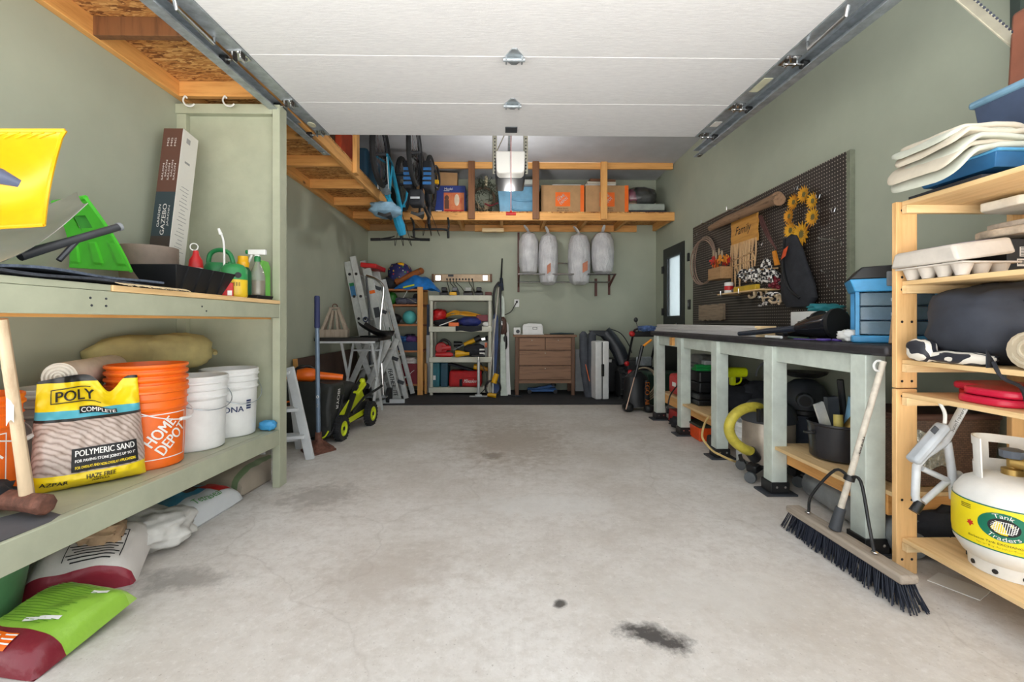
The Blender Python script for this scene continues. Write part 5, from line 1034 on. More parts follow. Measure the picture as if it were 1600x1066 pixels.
b = B(); b.tube([(-.06, 0, .01), (.12, -.1, .012)], .01, 8); b.tube([(-.02, .05, .01), (.05, -.12, .01)], .008, 8); solo('hand_tools', b, DGREY, 'dark hand tools on the mat beside the dresser', 'tools', (.10, 6.18, .013))
b = B().bb((1.02, 6.60, .012), (1.30, 6.62, .62)); solo('foam_board', b, WPAINT, 'white board leaning on the back wall beside dresser', 'board')
# ================================================================ rack with bagged tires
t = thing('wall_rack', 'brown wall rack with chrome rails holding wrapped wheels', 'rack', (.86, 6.60, 1.66)); BR = mat('brown_rack', (92, 52, 44), .55)
for x in (.195, 1.54):
    B().bb((x-.015, 6.715, 1.46 if x < 1 else 1.42), (x+.015, YB-.001, 2.34)).mk('upright', BR, t, True); B().bar((x, 6.72, 1.55), (x, 6.37, 1.685), .02, .03).mk('arm', BR, t, True)
B().bb((1.325, 6.715, 1.40), (1.36, YB-.001, 1.66)).mk('upright', BR, t, True)
for y, z in ((6.38, 1.69), (6.66, 1.60), (6.69, 1.88)): B().cyl((.18, y, z), (1.56, y, z), .011, n=10).mk('rail', CHROME, t, True)
TBAG, nt_, bs_ = nodes('translucent_bag'); nt_.links.new(ramp(nt_, noisef(nt_, coords(nt_), 7, 5), [(.3, (206, 206, 210)), (.7, (240, 240, 242))]), bs_.inputs['Base Color']); bs_.inputs['Roughness'].default_value = .3; bs_.inputs['Transmission Weight'].default_value = .2; bump(nt_, bs_, noisef(nt_, coords(nt_, (1, 1, .35)), 26, 5, .6), 1.0, .03)
TIRE = mat('tire_rubber', (72, 68, 68), .8)
def bagged(label, x, z0, z1, w, seed, knot, pr=None):
    h = (z1-z0); t = thing('bagged_wheel', label, 'wheel', (x, 6.53, z0), group='bagged wheels on the rack')
    B().lathe([(.10, -w*.26), (.19, -w*.28), (.22, -w*.16), (.22, w*.16), (.19, w*.28), (.10, w*.26)], (0, -.02, h*.48), 28, (0, PI/2, 0), sx=1, sy=.45).mk('tire', TIRE, t)
    def wob(v):
        n = 1+.10*noise.noise(Vector((v.x*11+seed, v.y*9, v.z*5)))+.07*noise.noise(Vector((v.x*20+seed, v.y*20, v.z*6))); return Vector((v.x*n, v.y*n, v.z))
    bt = B().lathe([(0, 0.0), (w*.25, .004), (w*.42, .04), (w*.50, .14), (w*.51, h*.5), (w*.48, h*.78), (w*.36, h*.92), (w*.12, h*.975), (.012, h)], (0, -.02, 0), 30, wob=wob, sy=1.12).mk('bag', TBAG, t)
    if knot: B().tube(spline([(0, -.02, h-.01), (knot*.5, -.05, h+.04), (knot, -.07, h+.08)], 4), [.012, .02, .024, .026, .026, .024, .022, .018, .008], 8, flat=.5).mk('knot', TBAG, t)
    if pr: o = B().grid(lambda u, v: (pr[0]+(u-.5)*pr[2], -.02-w*.60-.01, pr[1]+(v-.5)*pr[3]+(u-.5)*.04), 2, 2).mk('print_patch', mat('faded_orange_print', (190, 120, 90), .6), t)
bagged('wrapped wheel in clear bag leftmost on the rack', .335, 1.69, 2.315, .275, 1, -.07); bagged('wrapped wheel second from left with small orange print', .618, 1.545, 2.30, .275, 5, -.05, (-.01, .22, .05, .12)); bagged('wrapped wheel third from left with orange diamond print', 1.06, 1.545, 2.30, .315, 9, -.09, (.05, .24, .07, .13)); bagged('wrapped wheel rightmost on the rack with knotted top', 1.395, 1.70, 2.32, .315, 13, .02)
# ================================================================ grey bag, folded table case, snow blower
t = thing('folding_chair_bag', 'slim dark grey bagged camp chair standing beside dresser', 'bag', (1.10, 6.10, .012)); GB = mat('slate_grey_bag', (74, 78, 86), .8, var=.15, bmp=.2)
for x in (-.045, .06): B().tube([(x*.4+.03, -.02, .0), (x*.8, 0, .3), (x, 0, .55), (x*1.1, .0, .84), (x*1.0, .0, .88)], [.05, .045, .06, .055, .02], 12).mk('bag_tube', GB, t)
for x, sx2 in ((-.03, -1), (.085, 1)): B().bar((x+.0*sx2, -.055, .44), (x+.05, -.06, .22), .03, .008).mk('orange_strap', ORANGE, t)
t = thing('folding_table_case', 'white suitcase folding table standing on its end', 'folding table', (1.235, 6.07, .012), (0, 0, .14))
for x in (-.048, .048): B().bb((x-.044, -.19, 0), (x+.044, .19, .755)).mk('table_half', WHITE, t, bev=.018, seg=3)
B().bb((-.006, -.18, .01), (.006, .18, .745)).mk('seam', INK, t); B().bb((-.02, -.205, .30), (.02, -.19, .46)).mk('carry_handle', BLACK, t, bev=.008)
t = thing('snow_blower', 'black two stage snow blower in the back right corner', 'snow blower', (1.72, 6.15, .012)); CH = mat('chute_black', (32, 37, 44), .4, var=.15)
b = B(); q = [P(945, 565, 6.3), P(968, 572, 6.28), P(975, 545, 6.3), P(962, 528, 6.3), P(952, 512, 6.3), P(928, 520, 6.3)]
b.tube([Vector((1.62, 6.2, .45)), Vector((1.56, 6.22, .62)), Vector((1.46, 6.24, .78)), Vector((1.37, 6.26, .89))], [.10, .10, .095, .09], 10, flat=.9); b.mk('chute', CH, t, True)
b = B(); b.py([(1.42, .90), (1.16, .90), (1.18, .868), (1.30, .82), (1.42, .82)], 6.18, 6.33); b.mk('deflector', CH, t, True, bev=.008)
B().tube(spline([(1.42, 6.25, .93), (1.58, 6.2, .86), (1.68, 6.15, .70), (1.70, 6.1, .6)], 5), .007, 6).mk('control_cable', BLACK, t, True)
B().bb((1.33, 6.28, .04), (1.95, 6.66, .50)).mk('auger_housing', BLACK, t, True, bev=.02); B().bb((1.34, 6.272, .46), (1.47, 6.28, .50)).mk('housing_label', PAPER, t, True)
for x in (1.565, 1.97):
    b = B(); b.lathe([(.09, -.06), (.17, -.065), (.195, -.045), (.20, 0), (.195, .045), (.17, .065), (.09, .06)], (x, 6.06, .20), 28, (0, PI/2, 0))
    for k in range(16):
        a = 2*PI*k/16
        for s2 in (-1, 1): b.box((x+s2*.03, 6.06+.20*math.cos(a+s2*.1), .20+.20*math.sin(a+s2*.1)), (.06, .03, .022), (a, 0, s2*.4))
    w_ = b.mk('wheel', RUBBER, t, True); o = B().lathe([(0, .03), (.05, .03), (.07, .055), (.095, .06), (.09, 0), (0, 0)], (x, 6.06, .20), 20, (0, -PI/2, 0)).mk('rim', WHITE, w_); o.location = -t.location
B().bb((1.60, 5.98, .28), (1.95, 6.26, .52)).mk('engine', mat('engine_black', (40, 42, 44), .45), t, True, bev=.03); B().cyl((1.62, 5.96, .34), (1.66, 5.94, .34), .05).mk('recoil_cap', RED, t, True); B().ball((1.60, 5.97, .47), (.035, .03, .035), 12, 8).mk('fuel_cap', RED, t, True); B().bb((1.72, 5.94, .44), (1.92, 5.98, .56)).mk('muffler', STEEL, t, True, bev=.01)
for x in (1.62, 1.93): B().tube(spline([(x, 6.05, .42), (x-.0, 5.86, .70), (x-.0, 5.70, .90), (x, 5.56, .93)], 4), .015, 8).mk('handle_bar', BLACK, t, True)
B().bb((1.60, 5.72, .83), (1.96, 5.84, .90)).mk('control_panel', BLACK, t, True, bev=.01); B().ball((1.60, 5.72, .87), (.04, .035, .035), 12, 8).mk('red_knob', RED, t, True); B().tube([(1.70, 5.78, .90), (1.665, 5.76, 1.02)], [.008, .008], 8).mk('lever', CHROME, t, True); B().ball((1.66, 5.76, 1.045), (.028, .025, .032), 10, 8).mk('lever_knob', BLACK, t, True)
t = thing('gloves', 'blue patterned work gloves on the snow blower controls', 'gloves', (1.80, 5.76, .905)); crumple(B(), (0, 0, .03), (.12, .06, .035), .35, 3, 97).mk('glove_pair', mat('blue_white_cloth', (84, 110, 160), .8, var=.4, vs=30), t)
solo('storage_tote', B().bb((1.70, 5.45, .012), (2.15, 5.80, .40)), mat('dark_green_tote', (30, 62, 46), .5), 'dark green tote between snow blower and workbench', 'tote', bev=.02)
t = thing('backpack_blower', 'black garden blower unit with orange logo by the bench', 'blower', (1.525, 5.22, 0)); B().tube([(0, 0, .03), (-.01, .02, .12), (-.01, .03, .38), (0, .03, .45)], [.14, .155, .13, .05], 16, flat=.7).mk('unit_body', BLACK, t); B().bb((.045, -.13, .08), (.10, -.08, .36)).mk('side_panel', BLACK, t, bev=.015)
b = B(); b.text('EGO', lambda x, y: (.07+y, -.135, .27-x), .055, .14); b.mk('lettering', mat('orange_ink', (232, 130, 50), .5), t, stuff=True); b = B(); b.text('AIR', lambda x, y: (.07+y, -.135, .11-x), .045, .08); b.mk('lettering', mat('orange_ink', (232, 130, 50), .5), t, stuff=True)
B().ball((-.13, -.06, .05), (.06, .08, .05), 14, 10, p=.7).mk('foot', BLACK, t); B().ball((.09, -.13, .045), (.055, .06, .045), 14, 10, p=.7).mk('foot', BLACK, t)
B().tube([P(1004, 540, 5.06)-Vector((1.525, 5.22, 0)), P(992, 590, 5.05)-Vector((1.525, 5.22, 0))], [.02, .016], 8).mk('wand_grip', BLACK, t); B().tube([P(992, 588, 5.05)-Vector((1.525, 5.22, 0)), P(978, 640, 5.0)-Vector((1.525, 5.22, 0))], .007, 8).mk('wand', mat('bronze_tube', (170, 140, 120), .3, .6), t); B().tube([P(1005, 541, 5.06)-Vector((1.525, 5.22, 0)), P(1018, 531, 5.06)-Vector((1.525, 5.22, 0))], .013, 8).mk('orange_grip', mat('amber_plastic', (234, 150, 30), .4), t)
b = B(); c0 = Vector((1.64, 5.28, .28))
for k in range(4): b.torus(c0+Vector((.0, .01*k, .01*k)), .20-.012*k, .008, 30, 6, (PI/2, 0, .25))
solo('hose_coil', b, mat('cream_hose', (206, 190, 160), .5), 'cream coiled hose leaning behind the garden blower', 'hose', (.0, .08, 0))
# ================================================================ bicycles hung upside down by their wheels
def bike(label, loc, frame_m, drop, tire_r=.027, cat='bicycle'):
    """built right way up, heading +y, then turned over by the empty"""
    t = thing('bicycle', label, cat, loc, (0, PI, 0), group='bicycles hung upside down'); WR = .335
    hub = {'r': Vector((0, -.50, WR)), 'f': Vector((0, .52, WR))}
    for k, h in hub.items():
        w = B().torus(h, WR-tire_r, tire_r, 40, 8, (0, PI/2, 0)).mk('wheel', RUBBER, t); B().torus(h, WR-tire_r*2.3, .011, 36, 6, (0, PI/2, 0)).mk('rim', DGREY, w); b = B()
        for i in range(18):
            a = 2*PI*i/18; b.cyl(h+Vector(((-1)**i*.02, .02*math.cos(a), .02*math.sin(a))), h+Vector((0, (WR-.06)*math.cos(a), (WR-.06)*math.sin(a))), .0016, n=4)
        b.mk('spokes', CHROME, w, stuff=True); B().cyl(h+Vector((-.05, 0, 0)), h+Vector((.05, 0, 0)), .018, n=10).mk('hub', DGREY, w)
    bb_, seat, hd, hd2 = Vector((0, -.07, .30)), Vector((0, -.20, .76)), Vector((0, .36, .80)), Vector((0, .39, .66))
    b = B(); b.cyl(bb_, seat, .018); b.cyl(seat-Vector((0, -.01, .05)), hd, .020); b.cyl(bb_, hd2, .024); b.cyl(hd, hd2, .024)
    for s2 in (-1, 1): b.tube([bb_+Vector((s2*.02, 0, 0)), Vector((s2*.06, -.40, .33)), Vector((s2*.065, -.50, WR))], .011, 8); b.tube([seat+Vector((s2*.015, 0, -.05)), Vector((s2*.055, -.36, .56)), Vector((s2*.065, -.50, WR))], .010, 8)
    b.mk('frame', frame_m, t)
    b = B()
    for s2 in (-1, 1): b.tube([hd2+Vector((s2*.03, 0, -.02)), Vector((s2*.055, .44, .55)), Vector((s2*.06, .52, WR))], .014, 8)
    b.tube([hd2+Vector((-.055, .01, -.02)), hd2+Vector((.055, .01, -.02))], .018, 8); b.mk('fork', BLACK if drop else frame_m, t)
    B().cyl(seat, seat+Vector((0, -.05, .14)), .014).mk('seat_post', BLACK, t)
    b = B(); b.grid(lambda u, v: ((u-.5)*(.15-.11*v), -.36+.27*v, .915+.012*math.cos((u-.5)*5)-.0+.02*(1-v)**2), 8, 10, .03); b.mk('saddle', BLACK, t)
    st = hd+Vector((0, .06, .13 if drop else .24)); B().tube([hd, hd+Vector((0, -.02, .08)), st], .017, 8).mk('stem', BLACK, t); b = B()
    if drop:
        for s2 in (-1, 1): b.tube(spline([st, st+Vector((s2*.17, .0, .0)), st+Vector((s2*.21, .06, .0)), st+Vector((s2*.215, .11, -.04)), st+Vector((s2*.22, .08, -.11)), st+Vector((s2*.225, -.02, -.13))], 4), .014, 8); b.tube([st+Vector((s2*.213, .08, .0)), st+Vector((s2*.213, .11, .09))], [.017, .015], 8)
    else:
        b.tube(spline([st+Vector((-.36, -.06, .02)), st+Vector((-.15, -.01, .01)), st, st+Vector((.15, -.01, .01)), st+Vector((.36, -.06, .02))], 5), .013, 8)
        for s2 in (-1, 1): b.tube([st+Vector((s2*.24, -.04, .015)), st+Vector((s2*.36, -.06, .02))], .018, 8); b.tube([st+Vector((s2*.22, -.02, .0)), st+Vector((s2*.12, .04, -.03))], .008, 6); b.tube([st+Vector((s2*.24, -.02, 0)), st+Vector((s2*.16, .06, -.02)), st+Vector((s2*.10, .08, -.05))], .007, 6)
    b.mk('handlebar', BLACK, t)
    cr = B().torus(bb_+Vector((.045, 0, 0)), .085, .008, 24, 6, (0, PI/2, 0)).mk('chainring', DGREY, t); b = B()
    for s2, d in ((1, Vector((.08, .10, -.13))), (-1, Vector((-.08, -.10, .13)))): b.bar(bb_+Vector((s2*.06, 0, 0)), bb_+d, .012, .022); b.box(bb_+d+Vector((s2*.05, 0, 0)), (.09, .08, .02))
    b.mk('crank_set', BLACK, cr)
    for k in range(3): B().tube(spline([st+Vector((.08-.08*k, .0, -.01)), st+Vector((.10-.1*k, .12, .05)), hd2+Vector((.02, .10, 0)), hd2+Vector((.02, -.08, -.08))], 5), .004, 5).mk('cable', BLACK, t)
    return t
b1 = bike('light blue flat bar bicycle hanging upside down over left loft edge', (-1.285, 5.22, 3.085), mat('bike_cyan', (48, 168, 208), .35), False, .03)
B().bar((.0, -.19, .72), (0, .30, .80), .06, .05, (1, 0, 0)).mk('frame_bag', mat('bike_cyan', (48, 168, 208), .35), b1, bev=.01)
b = B(); b.grid(lambda u, v: ((u-.5)*.10, -.42+.16*v, .62+.05*v+.02*math.sin(u*3)), 4, 6, .004); b.mk('rear_rack', STEEL, b1)
for s2 in (-1, 1): B().tube([(s2*.06, -.50, .36), (s2*.055, -.40, .66)], .005, 6).mk('rack_stay', ALU, b1)
t = thing('cloth', 'pale blue cloth draped round the hanging bicycle saddle', 'cloth', (-1.315, 5.03, 2.20)); crumple(B(), (0, 0, .05), (.155, .17, .075), .22, 2.4, 41, p=.75).mk('drape', mat('pale_blue_cloth', (140, 176, 200), .85, var=.12, bmp=.2), t)
t = thing('sleeve_bag', 'bright cyan tube bag hanging below the pale blue cloth', 'bag', (-1.25, 5.36, 2.06)); B().tube([(-.03, 0, .22), (.0, .06, .10), (.02, .10, .0)], [.05, .06, .045], 10).mk('tube_bag', mat('cyan_fabric', (30, 150, 196), .7), t)
b2 = bike('black drop bar bicycle with blue panniers hanging upside down', (-.925, 5.17, 3.085), mat('bike_black', (34, 36, 40), .4), True, .024)
for s2 in (-1, 1):
    p_ = B().bb((s2*.10-.05, -.62+.25, .36), (s2*.10+.05, -.13, .66)).mk('pannier', BFAB, b2, bev=.025, seg=3)
    for k in range(4): B().bb((s2*.10-.045, -.375, .44+.05*k), (s2*.10+.045, -.368, .47+.05*k)).mk('blue_strap', mat('strap_blue', (40, 110, 176), .5), p_)
sb = B().bb((-.075, -.50, .70), (.065, -.34, .87)).mk('saddle_bag', BFAB, b2, bev=.03, seg=3); B().bb((-.05, -.506, .785), (.045, -.50, .805)).mk('reflective_strip', mat('reflective', (210, 214, 220), .3), sb)
B().torus((-.13, .10, .40), .13, .014, 28, 6, (0, PI/2, .12)).mk('mudguard_loop', BLACK, b2); B().bb((-.17, -.02, .46), (-.12, .02, .5)).mk('yellow_tag', YELLOW, b2)
# ================================================================ things on the lofts
DK = 2.476
solo('storage_tote', B().pz([(-.20, -.28), (.20, -.28), (.20, .28), (-.20, .28)], 0, .42), mat('navy_teal_tote', (30, 74, 98), .5), 'dark teal tote on the left loft beside the blue bicycle', 'tote', (-1.68, 5.20, zl(5.2)+.109), bev=.04, seg=3)
solo('sled', B().bb((-.03, -.25, 0), (.03, .25, .45)), mat('orange_red', (206, 74, 34), .5), 'orange red sled standing on the left loft', 'sled', (-1.60, 4.62, zl(4.6)+.109), bev=.012)
solo('brown_carton', B().bb((-.16, -.2, 0), (.16, .2, .40)), mat('dull_brown_carton', (120, 86, 62), .7), 'brown carton on the left loft behind the orange sled', 'box', (-1.80, 4.72, zl(4.7)+.109), bev=.004)
solo('cardboard_box', B().bb((-.14, -.12, 0), (.14, .12, .50)), CARD, 'tall cardboard box on the loft corner behind blue bicycle', 'box', (-1.22, 6.38, DK), bev=.004)
solo('suitcase', B().bb((-.13, -.2, 0), (.13, .2, .42)), BLACK, 'black suitcase on the back loft between the bicycles', 'suitcase', (-1.68, 6.42, DK), bev=.03)
t = thing('toy_box', 'blue and red toy carton with child picture on back loft', 'box', (-.745, 6.32, DK))
B().bb((-.205, -.16, 0), (.205, .16, .385)).mk('carton_body', mat('deep_blue_card', (38, 58, 130), .5), t, bev=.003)
pp = B().bb((-.085, -.1625, .0), (.19, -.1605, .29)).mk('picture_panel', mat('orange_picture', (222, 140, 84), .6, c2=(196, 84, 60)), t); b = B(); b.bb((-.075, -.164, .015), (.185, -.163, .055)); b.mk('red_band', RED, t)
b = B(); b.ball((-.045, -.163, .22), (.03, .003, .035), 12, 8); b.bb((-.075, -.1645, .07), (-.015, -.163, .19)); b.mk('printed_figure', mat('dark_skin_print', (104, 68, 52), .6), t, stuff=True); b = B(); b.ball((.09, -.163, .19), (.035, .003, .08), 12, 8); b.mk('printed_doll', mat('cream_print', (226, 204, 176), .6), t)
b = B(); b.text('Model', lambda x, y: (-.02+x, -.163, .34+y), .03, .11); b.bb((-.085, -.1632, .31), (-.01, -.162, .318)); b.torus((-.165, -.162, .345), .016, .005, 16, 6, (PI/2, 0, 0)); b.bb((-.19, -.163, .02), (-.11, -.162, .05)); b.mk('lettering', WINK, t, stuff=True)
solo('cardboard_box', B().bb((-.135, -.14, 0), (.135, .14, .19)), CARD, 'plain cardboard box on top of the toy carton', 'box', (-.80, 6.34, DK+.387), (0, .03, .05), bev=.003)
t = thing('wreath', 'dried evergreen wreath with red ribbon on back loft', 'wreath', (-.30, 6.30, DK))
b = B(); rg = random.Random(3)
for k in range(420):
    a = rg.uniform(0, 2*PI); r = .15+rg.gauss(0, .04); c = Vector((r*math.cos(a)*.9, rg.gauss(0, .05), .25+r*math.sin(a)*1.25)); d = Vector((rg.gauss(0, 1), rg.gauss(0, .6), rg.gauss(0, 1))).normalized()*.06
    if c.z < .03: c.z = .03+rg.random()*.03
    if (c+d).z < .005: d.z = abs(d.z)
    b.bar(c, c+d, .007, .003)
b.mk('needles', mat('dark_evergreen', (56, 62, 48), .8, var=.4, vs=30), t, stuff=True); B().torus((0, 0, .25), .15, .02, 24, 8, (PI/2, 0, 0)).mk('ring', mat('twig_brown', (84, 66, 50), .8), t); B().tube(spline([(.02, -.08, .16), (.10, -.09, .13), (.20, -.08, .17)], 4), .009, 6).mk('ribbon', DRED, t)
b = B()
for k in range(14): b.bar((rg.uniform(-.06, .06), rg.uniform(-.05, .0), .0), (rg.uniform(-.12, .12), -.06, .12+rg.random()*.08), .006, .004)
b.mk('raffia', mat('raffia', (170, 150, 120), .8), t, stuff=True); B().cyl((.03, -.02, .42), (.04, -.02, .55), .022, n=10).mk('candle', mat('cream_candle', (200, 190, 160), .6), t)
t = thing('storage_tote', 'steel blue tote with ribbed side on back loft', 'tote', (.18, 6.36, DK)); TB = mat('steel_blue_plastic', (92, 146, 178), .45); flared(B(), .50, .40, .57, .44, .37, .01).mk('tote_body', TB, t, bev=.02)
for z in (.12, .25): B().tube(spline([(-.10, -.212-.012*z*4, z), (-.06, -.214-.012*z*4, z-.06), (.20, -.214-.012*z*4, z-.07), (.27, -.212-.012*z*4, z-.02)], 5), .012, 8).mk('side_rib', TB, t)
B().bb((-.29, -.23, .371), (.29, .23, .395)).mk('lid', mat('grey_lid', (120, 126, 132), .5), t, bev=.01)
solo('white_tray', B().bb((-.12, -.1, 0), (.12, .1, .10)), mat('pale_box', (200, 204, 196), .6), 'pale small box on the steel blue tote', 'box', (.30, 6.33, DK+.396), bev=.006)
def hdbox(label, x, w):
    t = thing('moving_box', label, 'box', (x, 6.34, DK), group='lettered moving boxes'); B().bb((-w/2, -.22, 0), (w/2, .22, .385)).mk('carton_body', CARD, t, bev=.004)
    ob = B().bb((-.10, -.2225, .10), (.10, -.2205, .29)).mk('logo_square', ORANGE, t); g = rot2(lambda x_, y_: (x_, -.2235, .195+y_), .72)
    b = B(); b.text('THE', lambda a, c: g(a-.03, c+.065), .018, .05); b.text('HOME', lambda a, c: g(a, c+.032), .040, .115); b.text('DEPOT', lambda a, c: g(a, c-.022), .040, .13); b.mk('logo_letters', WINK, ob, stuff=True)
    b = B(); b.text('More doers', lambda a, c: (a, -.2215, .072+c), .02, .14); b.text('get more done', lambda a, c: (a, -.2215, .042+c), .02, .16); b.mk('lettering', INK, t, stuff=True); B().bb((w/2-.055, -.2220, .0), (w/2-.005, -.2205, .385)).mk('orange_stripe', ORANGE, t); return t
hdbox('lettered moving box left of the pine loft post', .775, .585); hdbox('lettered moving box crossed by the pine loft post', 1.375, .585)
solo('white_tray', B().bb((-.2, -.14, 0), (.2, .14, .035)), PAPER, 'white flat tray on the left moving box', 'tray', (.84, 6.34, DK+.387), bev=.006)
for k, (m_, w_, lab) in enumerate(((PAPER, .42, 'white magazine at the bottom of the pile on moving box'), (mat('cream_paper', (200, 192, 176), .7), .40, 'cream folder in the middle of the pile on moving box'), (mat('brown_folder', (110, 72, 48), .6), .36, 'brown folder on top of the pile on moving box'))): solo('folder', B().bb((-w_/2, -.14, 0), (w_/2, .14, .036)), m_, lab, 'folder', (1.30+.01*k, 6.34, DK+.387+.038*k), (0, 0, .06*k), group='folders on the moving box', bev=.004)
for k, (z, h, m_, lab) in enumerate(((0, .05, NAVY, 'dark flat case at the bottom right end of back loft'), (.052, .09, mat('grey_green_tray', (150, 158, 150), .5), 'grey green tray stacked at the loft right end'))): solo('flat_case', B().bb((-.25, -.2, 0), (.25, .2, h)), m_, lab, 'case', (1.94-.03*k, 6.32, DK+z), bev=.012)
t = thing('toy_bag', 'clear bag of pink and black plush toys on loft', 'bag', (1.86, 6.32, DK+.144)); crumple(B(), (-.13, -.03, .11), (.08, .08, .09), .15, 3, 3).mk('plush', mat('pink_plush', (206, 80, 120), .8), t); crumple(B(), (.06, 0, .12), (.13, .1, .11), .3, 3, 6).mk('plush', BLACK, t); crumple(B(), (-.12, -.04, .05), (.08, .06, .05), .1, 3, 8).mk('plush', mat('tan_plush', (176, 140, 120), .8), t); CLR = mat('clear_bag_film', (230, 232, 232), .15, trans=.95, var=.01); crumple(B(), (0, 0, .13), (.235, .16, .13), .10, 3, 12, p=.75).mk('bag_film', CLR, t)
# ================================================================ pegboard things
PXB = XR-.036
def pb_(px, py, off=.02): return PX(px, py, PXB-off)
BARK = wood('bark', (142, 112, 86), (96, 72, 54), 1, .85, 2)
t = thing('driftwood_log', 'driftwood branch resting on hooks at the pegboard top', 'log', pb_(1160, 335, .07)); a, c = pb_(1110, 357, .08), pb_(1216, 309, .08); B().tube([a, lerp(a, c, .3)+Vector((0, 0, .008)), lerp(a, c, .7), lerp(a, c, .92), c], [.030, .040, .040, .044, .050], 12).mk('branch', BARK, t, True); B().tube([lerp(a, c, .93), c+Vector((-.02, -.05, -.03))], [.04, .045], 10).mk('knot', BARK, t, True)
b = B(); c0 = pb_(1101, 407, .03)
for k in range(3): b.torus(c0+Vector((-.012*k, .01*k, -.01*k)), .255-.006*k, .007, 36, 6, (0, PI/2, .05*k))
solo('vine_hoop', b, mat('willow_cane', (150, 126, 110), .7), 'coiled willow hoop hanging at the pegboard far end', 'hoop')
t = thing('flower_box', 'small wooden planter box of orange silk flowers on pegboard', 'planter', pb_(1125, 437, .10)); q = t.location
B().bb((-.06, -.13, 0), (.06, .13, .115)).mk('box_body', wood('oak_box', (172, 134, 92), (140, 104, 66), 1, .6, 1.5), t, bev=.003); rg = random.Random(5)
for k in range(9):
    b = B(); c = Vector((rg.uniform(-.05, .02), rg.uniform(-.15, .13), .15+rg.random()*.05))
    for j in range(7): a = 2*PI*j/7; b.bar(c, c+Vector((.01-.03*rg.random(), .05*math.cos(a), .045*math.sin(a))), .022, .004, (1, 0, 0))
    b.mk('flower', [ORANGE, mat('deep_red_petal', (176, 40, 30), .6), mat('amber_petal', (226, 150, 50), .6)][k % 3], t)
for k in range(4): B().ball((-.02, -.03+.06*k-.05, .24+.03*(k % 2)), (.01, .014, .04), 8, 8).mk('dried_bud', mat('dried_bud', (168, 150, 124), .8), t); B().cyl((-.02, -.08+.06*k, .10), (-.02, -.08+.06*k, .24), .003, n=5).mk('stem', mat('twig_brown', (84, 66, 50), .8), t)
t = thing('family_sign', 'wooden family sign with hanging twigs on pegboard', 'sign', pb_(1164, 360, .03)); y0, y1, zb, zt_ = pb_(1184, 350).y, pb_(1144, 350).y, 1.735, 1.985
b = B(); n_ = 14; edge = [(lerp(y0, y1, i/n_), zt_+.006*math.sin(i*2.1)) for i in range(n_+1)]+[(y1+.008*math.sin(j*2), lerp(zt_, zb, j/6)) for j in range(1, 6)]+[(lerp(y1, y0, i/n_), zb+.01*math.sin(i*1.7)) for i in range(n_+1)]+[(y0-.008*math.sin(j*2), lerp(zb, zt_, j/6)) for j in range(1, 6)]
b.px(edge, PXB-.03, PXB-.012); sg_ = b.mk('plank', wood('honey_wood', (204, 148, 70), (178, 120, 50), 1, .55, 1.2), t, True); f = lambda x, y: Vector((PXB-.0315, (y0+y1)/2-x, (zb+zt_)/2+y))-t.location
B().text('Family', f, .10, .26, .3).mk('lettering', INK, t, stuff=True); TW = wood('birch_twig', (200, 164, 120), (160, 120, 84), 2, .7, 2); rg = random.Random(9)
for k in range(15):
    y = lerp(y0+.01, y1-.01, k/14); L_ = .28+.10*rg.random()-(.1 if k < 2 else 0)+.06*(k/14); B().tube([(PXB-.03, y, zb+.02), (PXB-.035-.01*rg.random(), y+rg.uniform(-.02, .02), zb-L_*.5), (PXB-.03, y+rg.uniform(-.03, .03), zb-L_)], [.009, .008, .007], 6).mk('twig', TW, t, True)
for k in range(2): B().tube([(PXB-.045, y0+.02, zb-.10-.07*k), (PXB-.045, y1-.02, zb-.14-.05*k)], .006, 6).mk('cross_twig', TW, t, True)
B().tube([(PXB-.02, y0+.05, zt_), (PXB-.04, (y0+y1)/2, zt_+.10), (PXB-.02, y1-.05, zt_)], .003, 5).mk('hanging_cord', mat('twine', (120, 96, 70), .8), t, True)
b = B()
for k in range(3): b.tube(spline([pb_(1186+2*k, 337, .03), pb_(1190+3*k, 352, .04), pb_(1200+2*k, 372, .04), pb_(1211+k, 386+2*k, .03)], 5), .007, 6)
solo('grape_vine', b, mat('vine_brown', (92, 58, 54), .7), 'dark twisted vine stems hanging beside the family sign', 'vine')
pq0, pq1 = pb_(1131, 480).y, pb_(1093, 480).y; b = B(); zq = pb_(1112, 488).z; edge = [(lerp(pq0, pq1, i/10), zq+.08+.006*math.sin(i*2)) for i in range(11)]+[(lerp(pq1, pq0, i/10), zq-.085+.008*math.sin(i*2.7)) for i in range(11)]
b.px(edge, PXB-.03, PXB-.003); solo('wood_plaque', b, wood('grey_plaque', (152, 134, 112), (112, 96, 78), 1, .85, 1.6), 'weathered wood plaque low on the pegboard far end', 'plaque')
t = thing('peg_shelf', 'narrow pale plank shelf on pegboard brackets', 'shelf', pb_(1165, 457, .06)); a, c = pb_(1132, 459, .10), pb_(1200, 452, .10); zq = (a.z+c.z)/2; B().bb((PXB-.17, c.y, zq-.012), (PXB-.004, a.y, zq)).mk('plank', LPINEY, t, True, bev=.002)
for y in (lerp(a.y, c.y, .15), lerp(a.y, c.y, .6)): B().tube([(PXB-.002, y, zq-.02), (PXB-.19, y, zq-.02), (PXB-.19, y, zq+.02)], .005, 6).mk('bracket', CHROME, t, True)
ys_ = lambda k: lerp(a.y, c.y, k)
t = thing('paint_can', 'small red and white tin on the pegboard shelf', 'can', (PXB-.10, ys_(.12), zq)); B().lathe([(0, 0), (.04, 0), (.04, .10), (.036, .105), (0, .105)], n=18).mk('can_body', PAPER, t); B().lathe([(.0405, .03), (.0408, .031), (.0408, .07), (.0405, .071)], n=18).mk('red_label', RED, t)
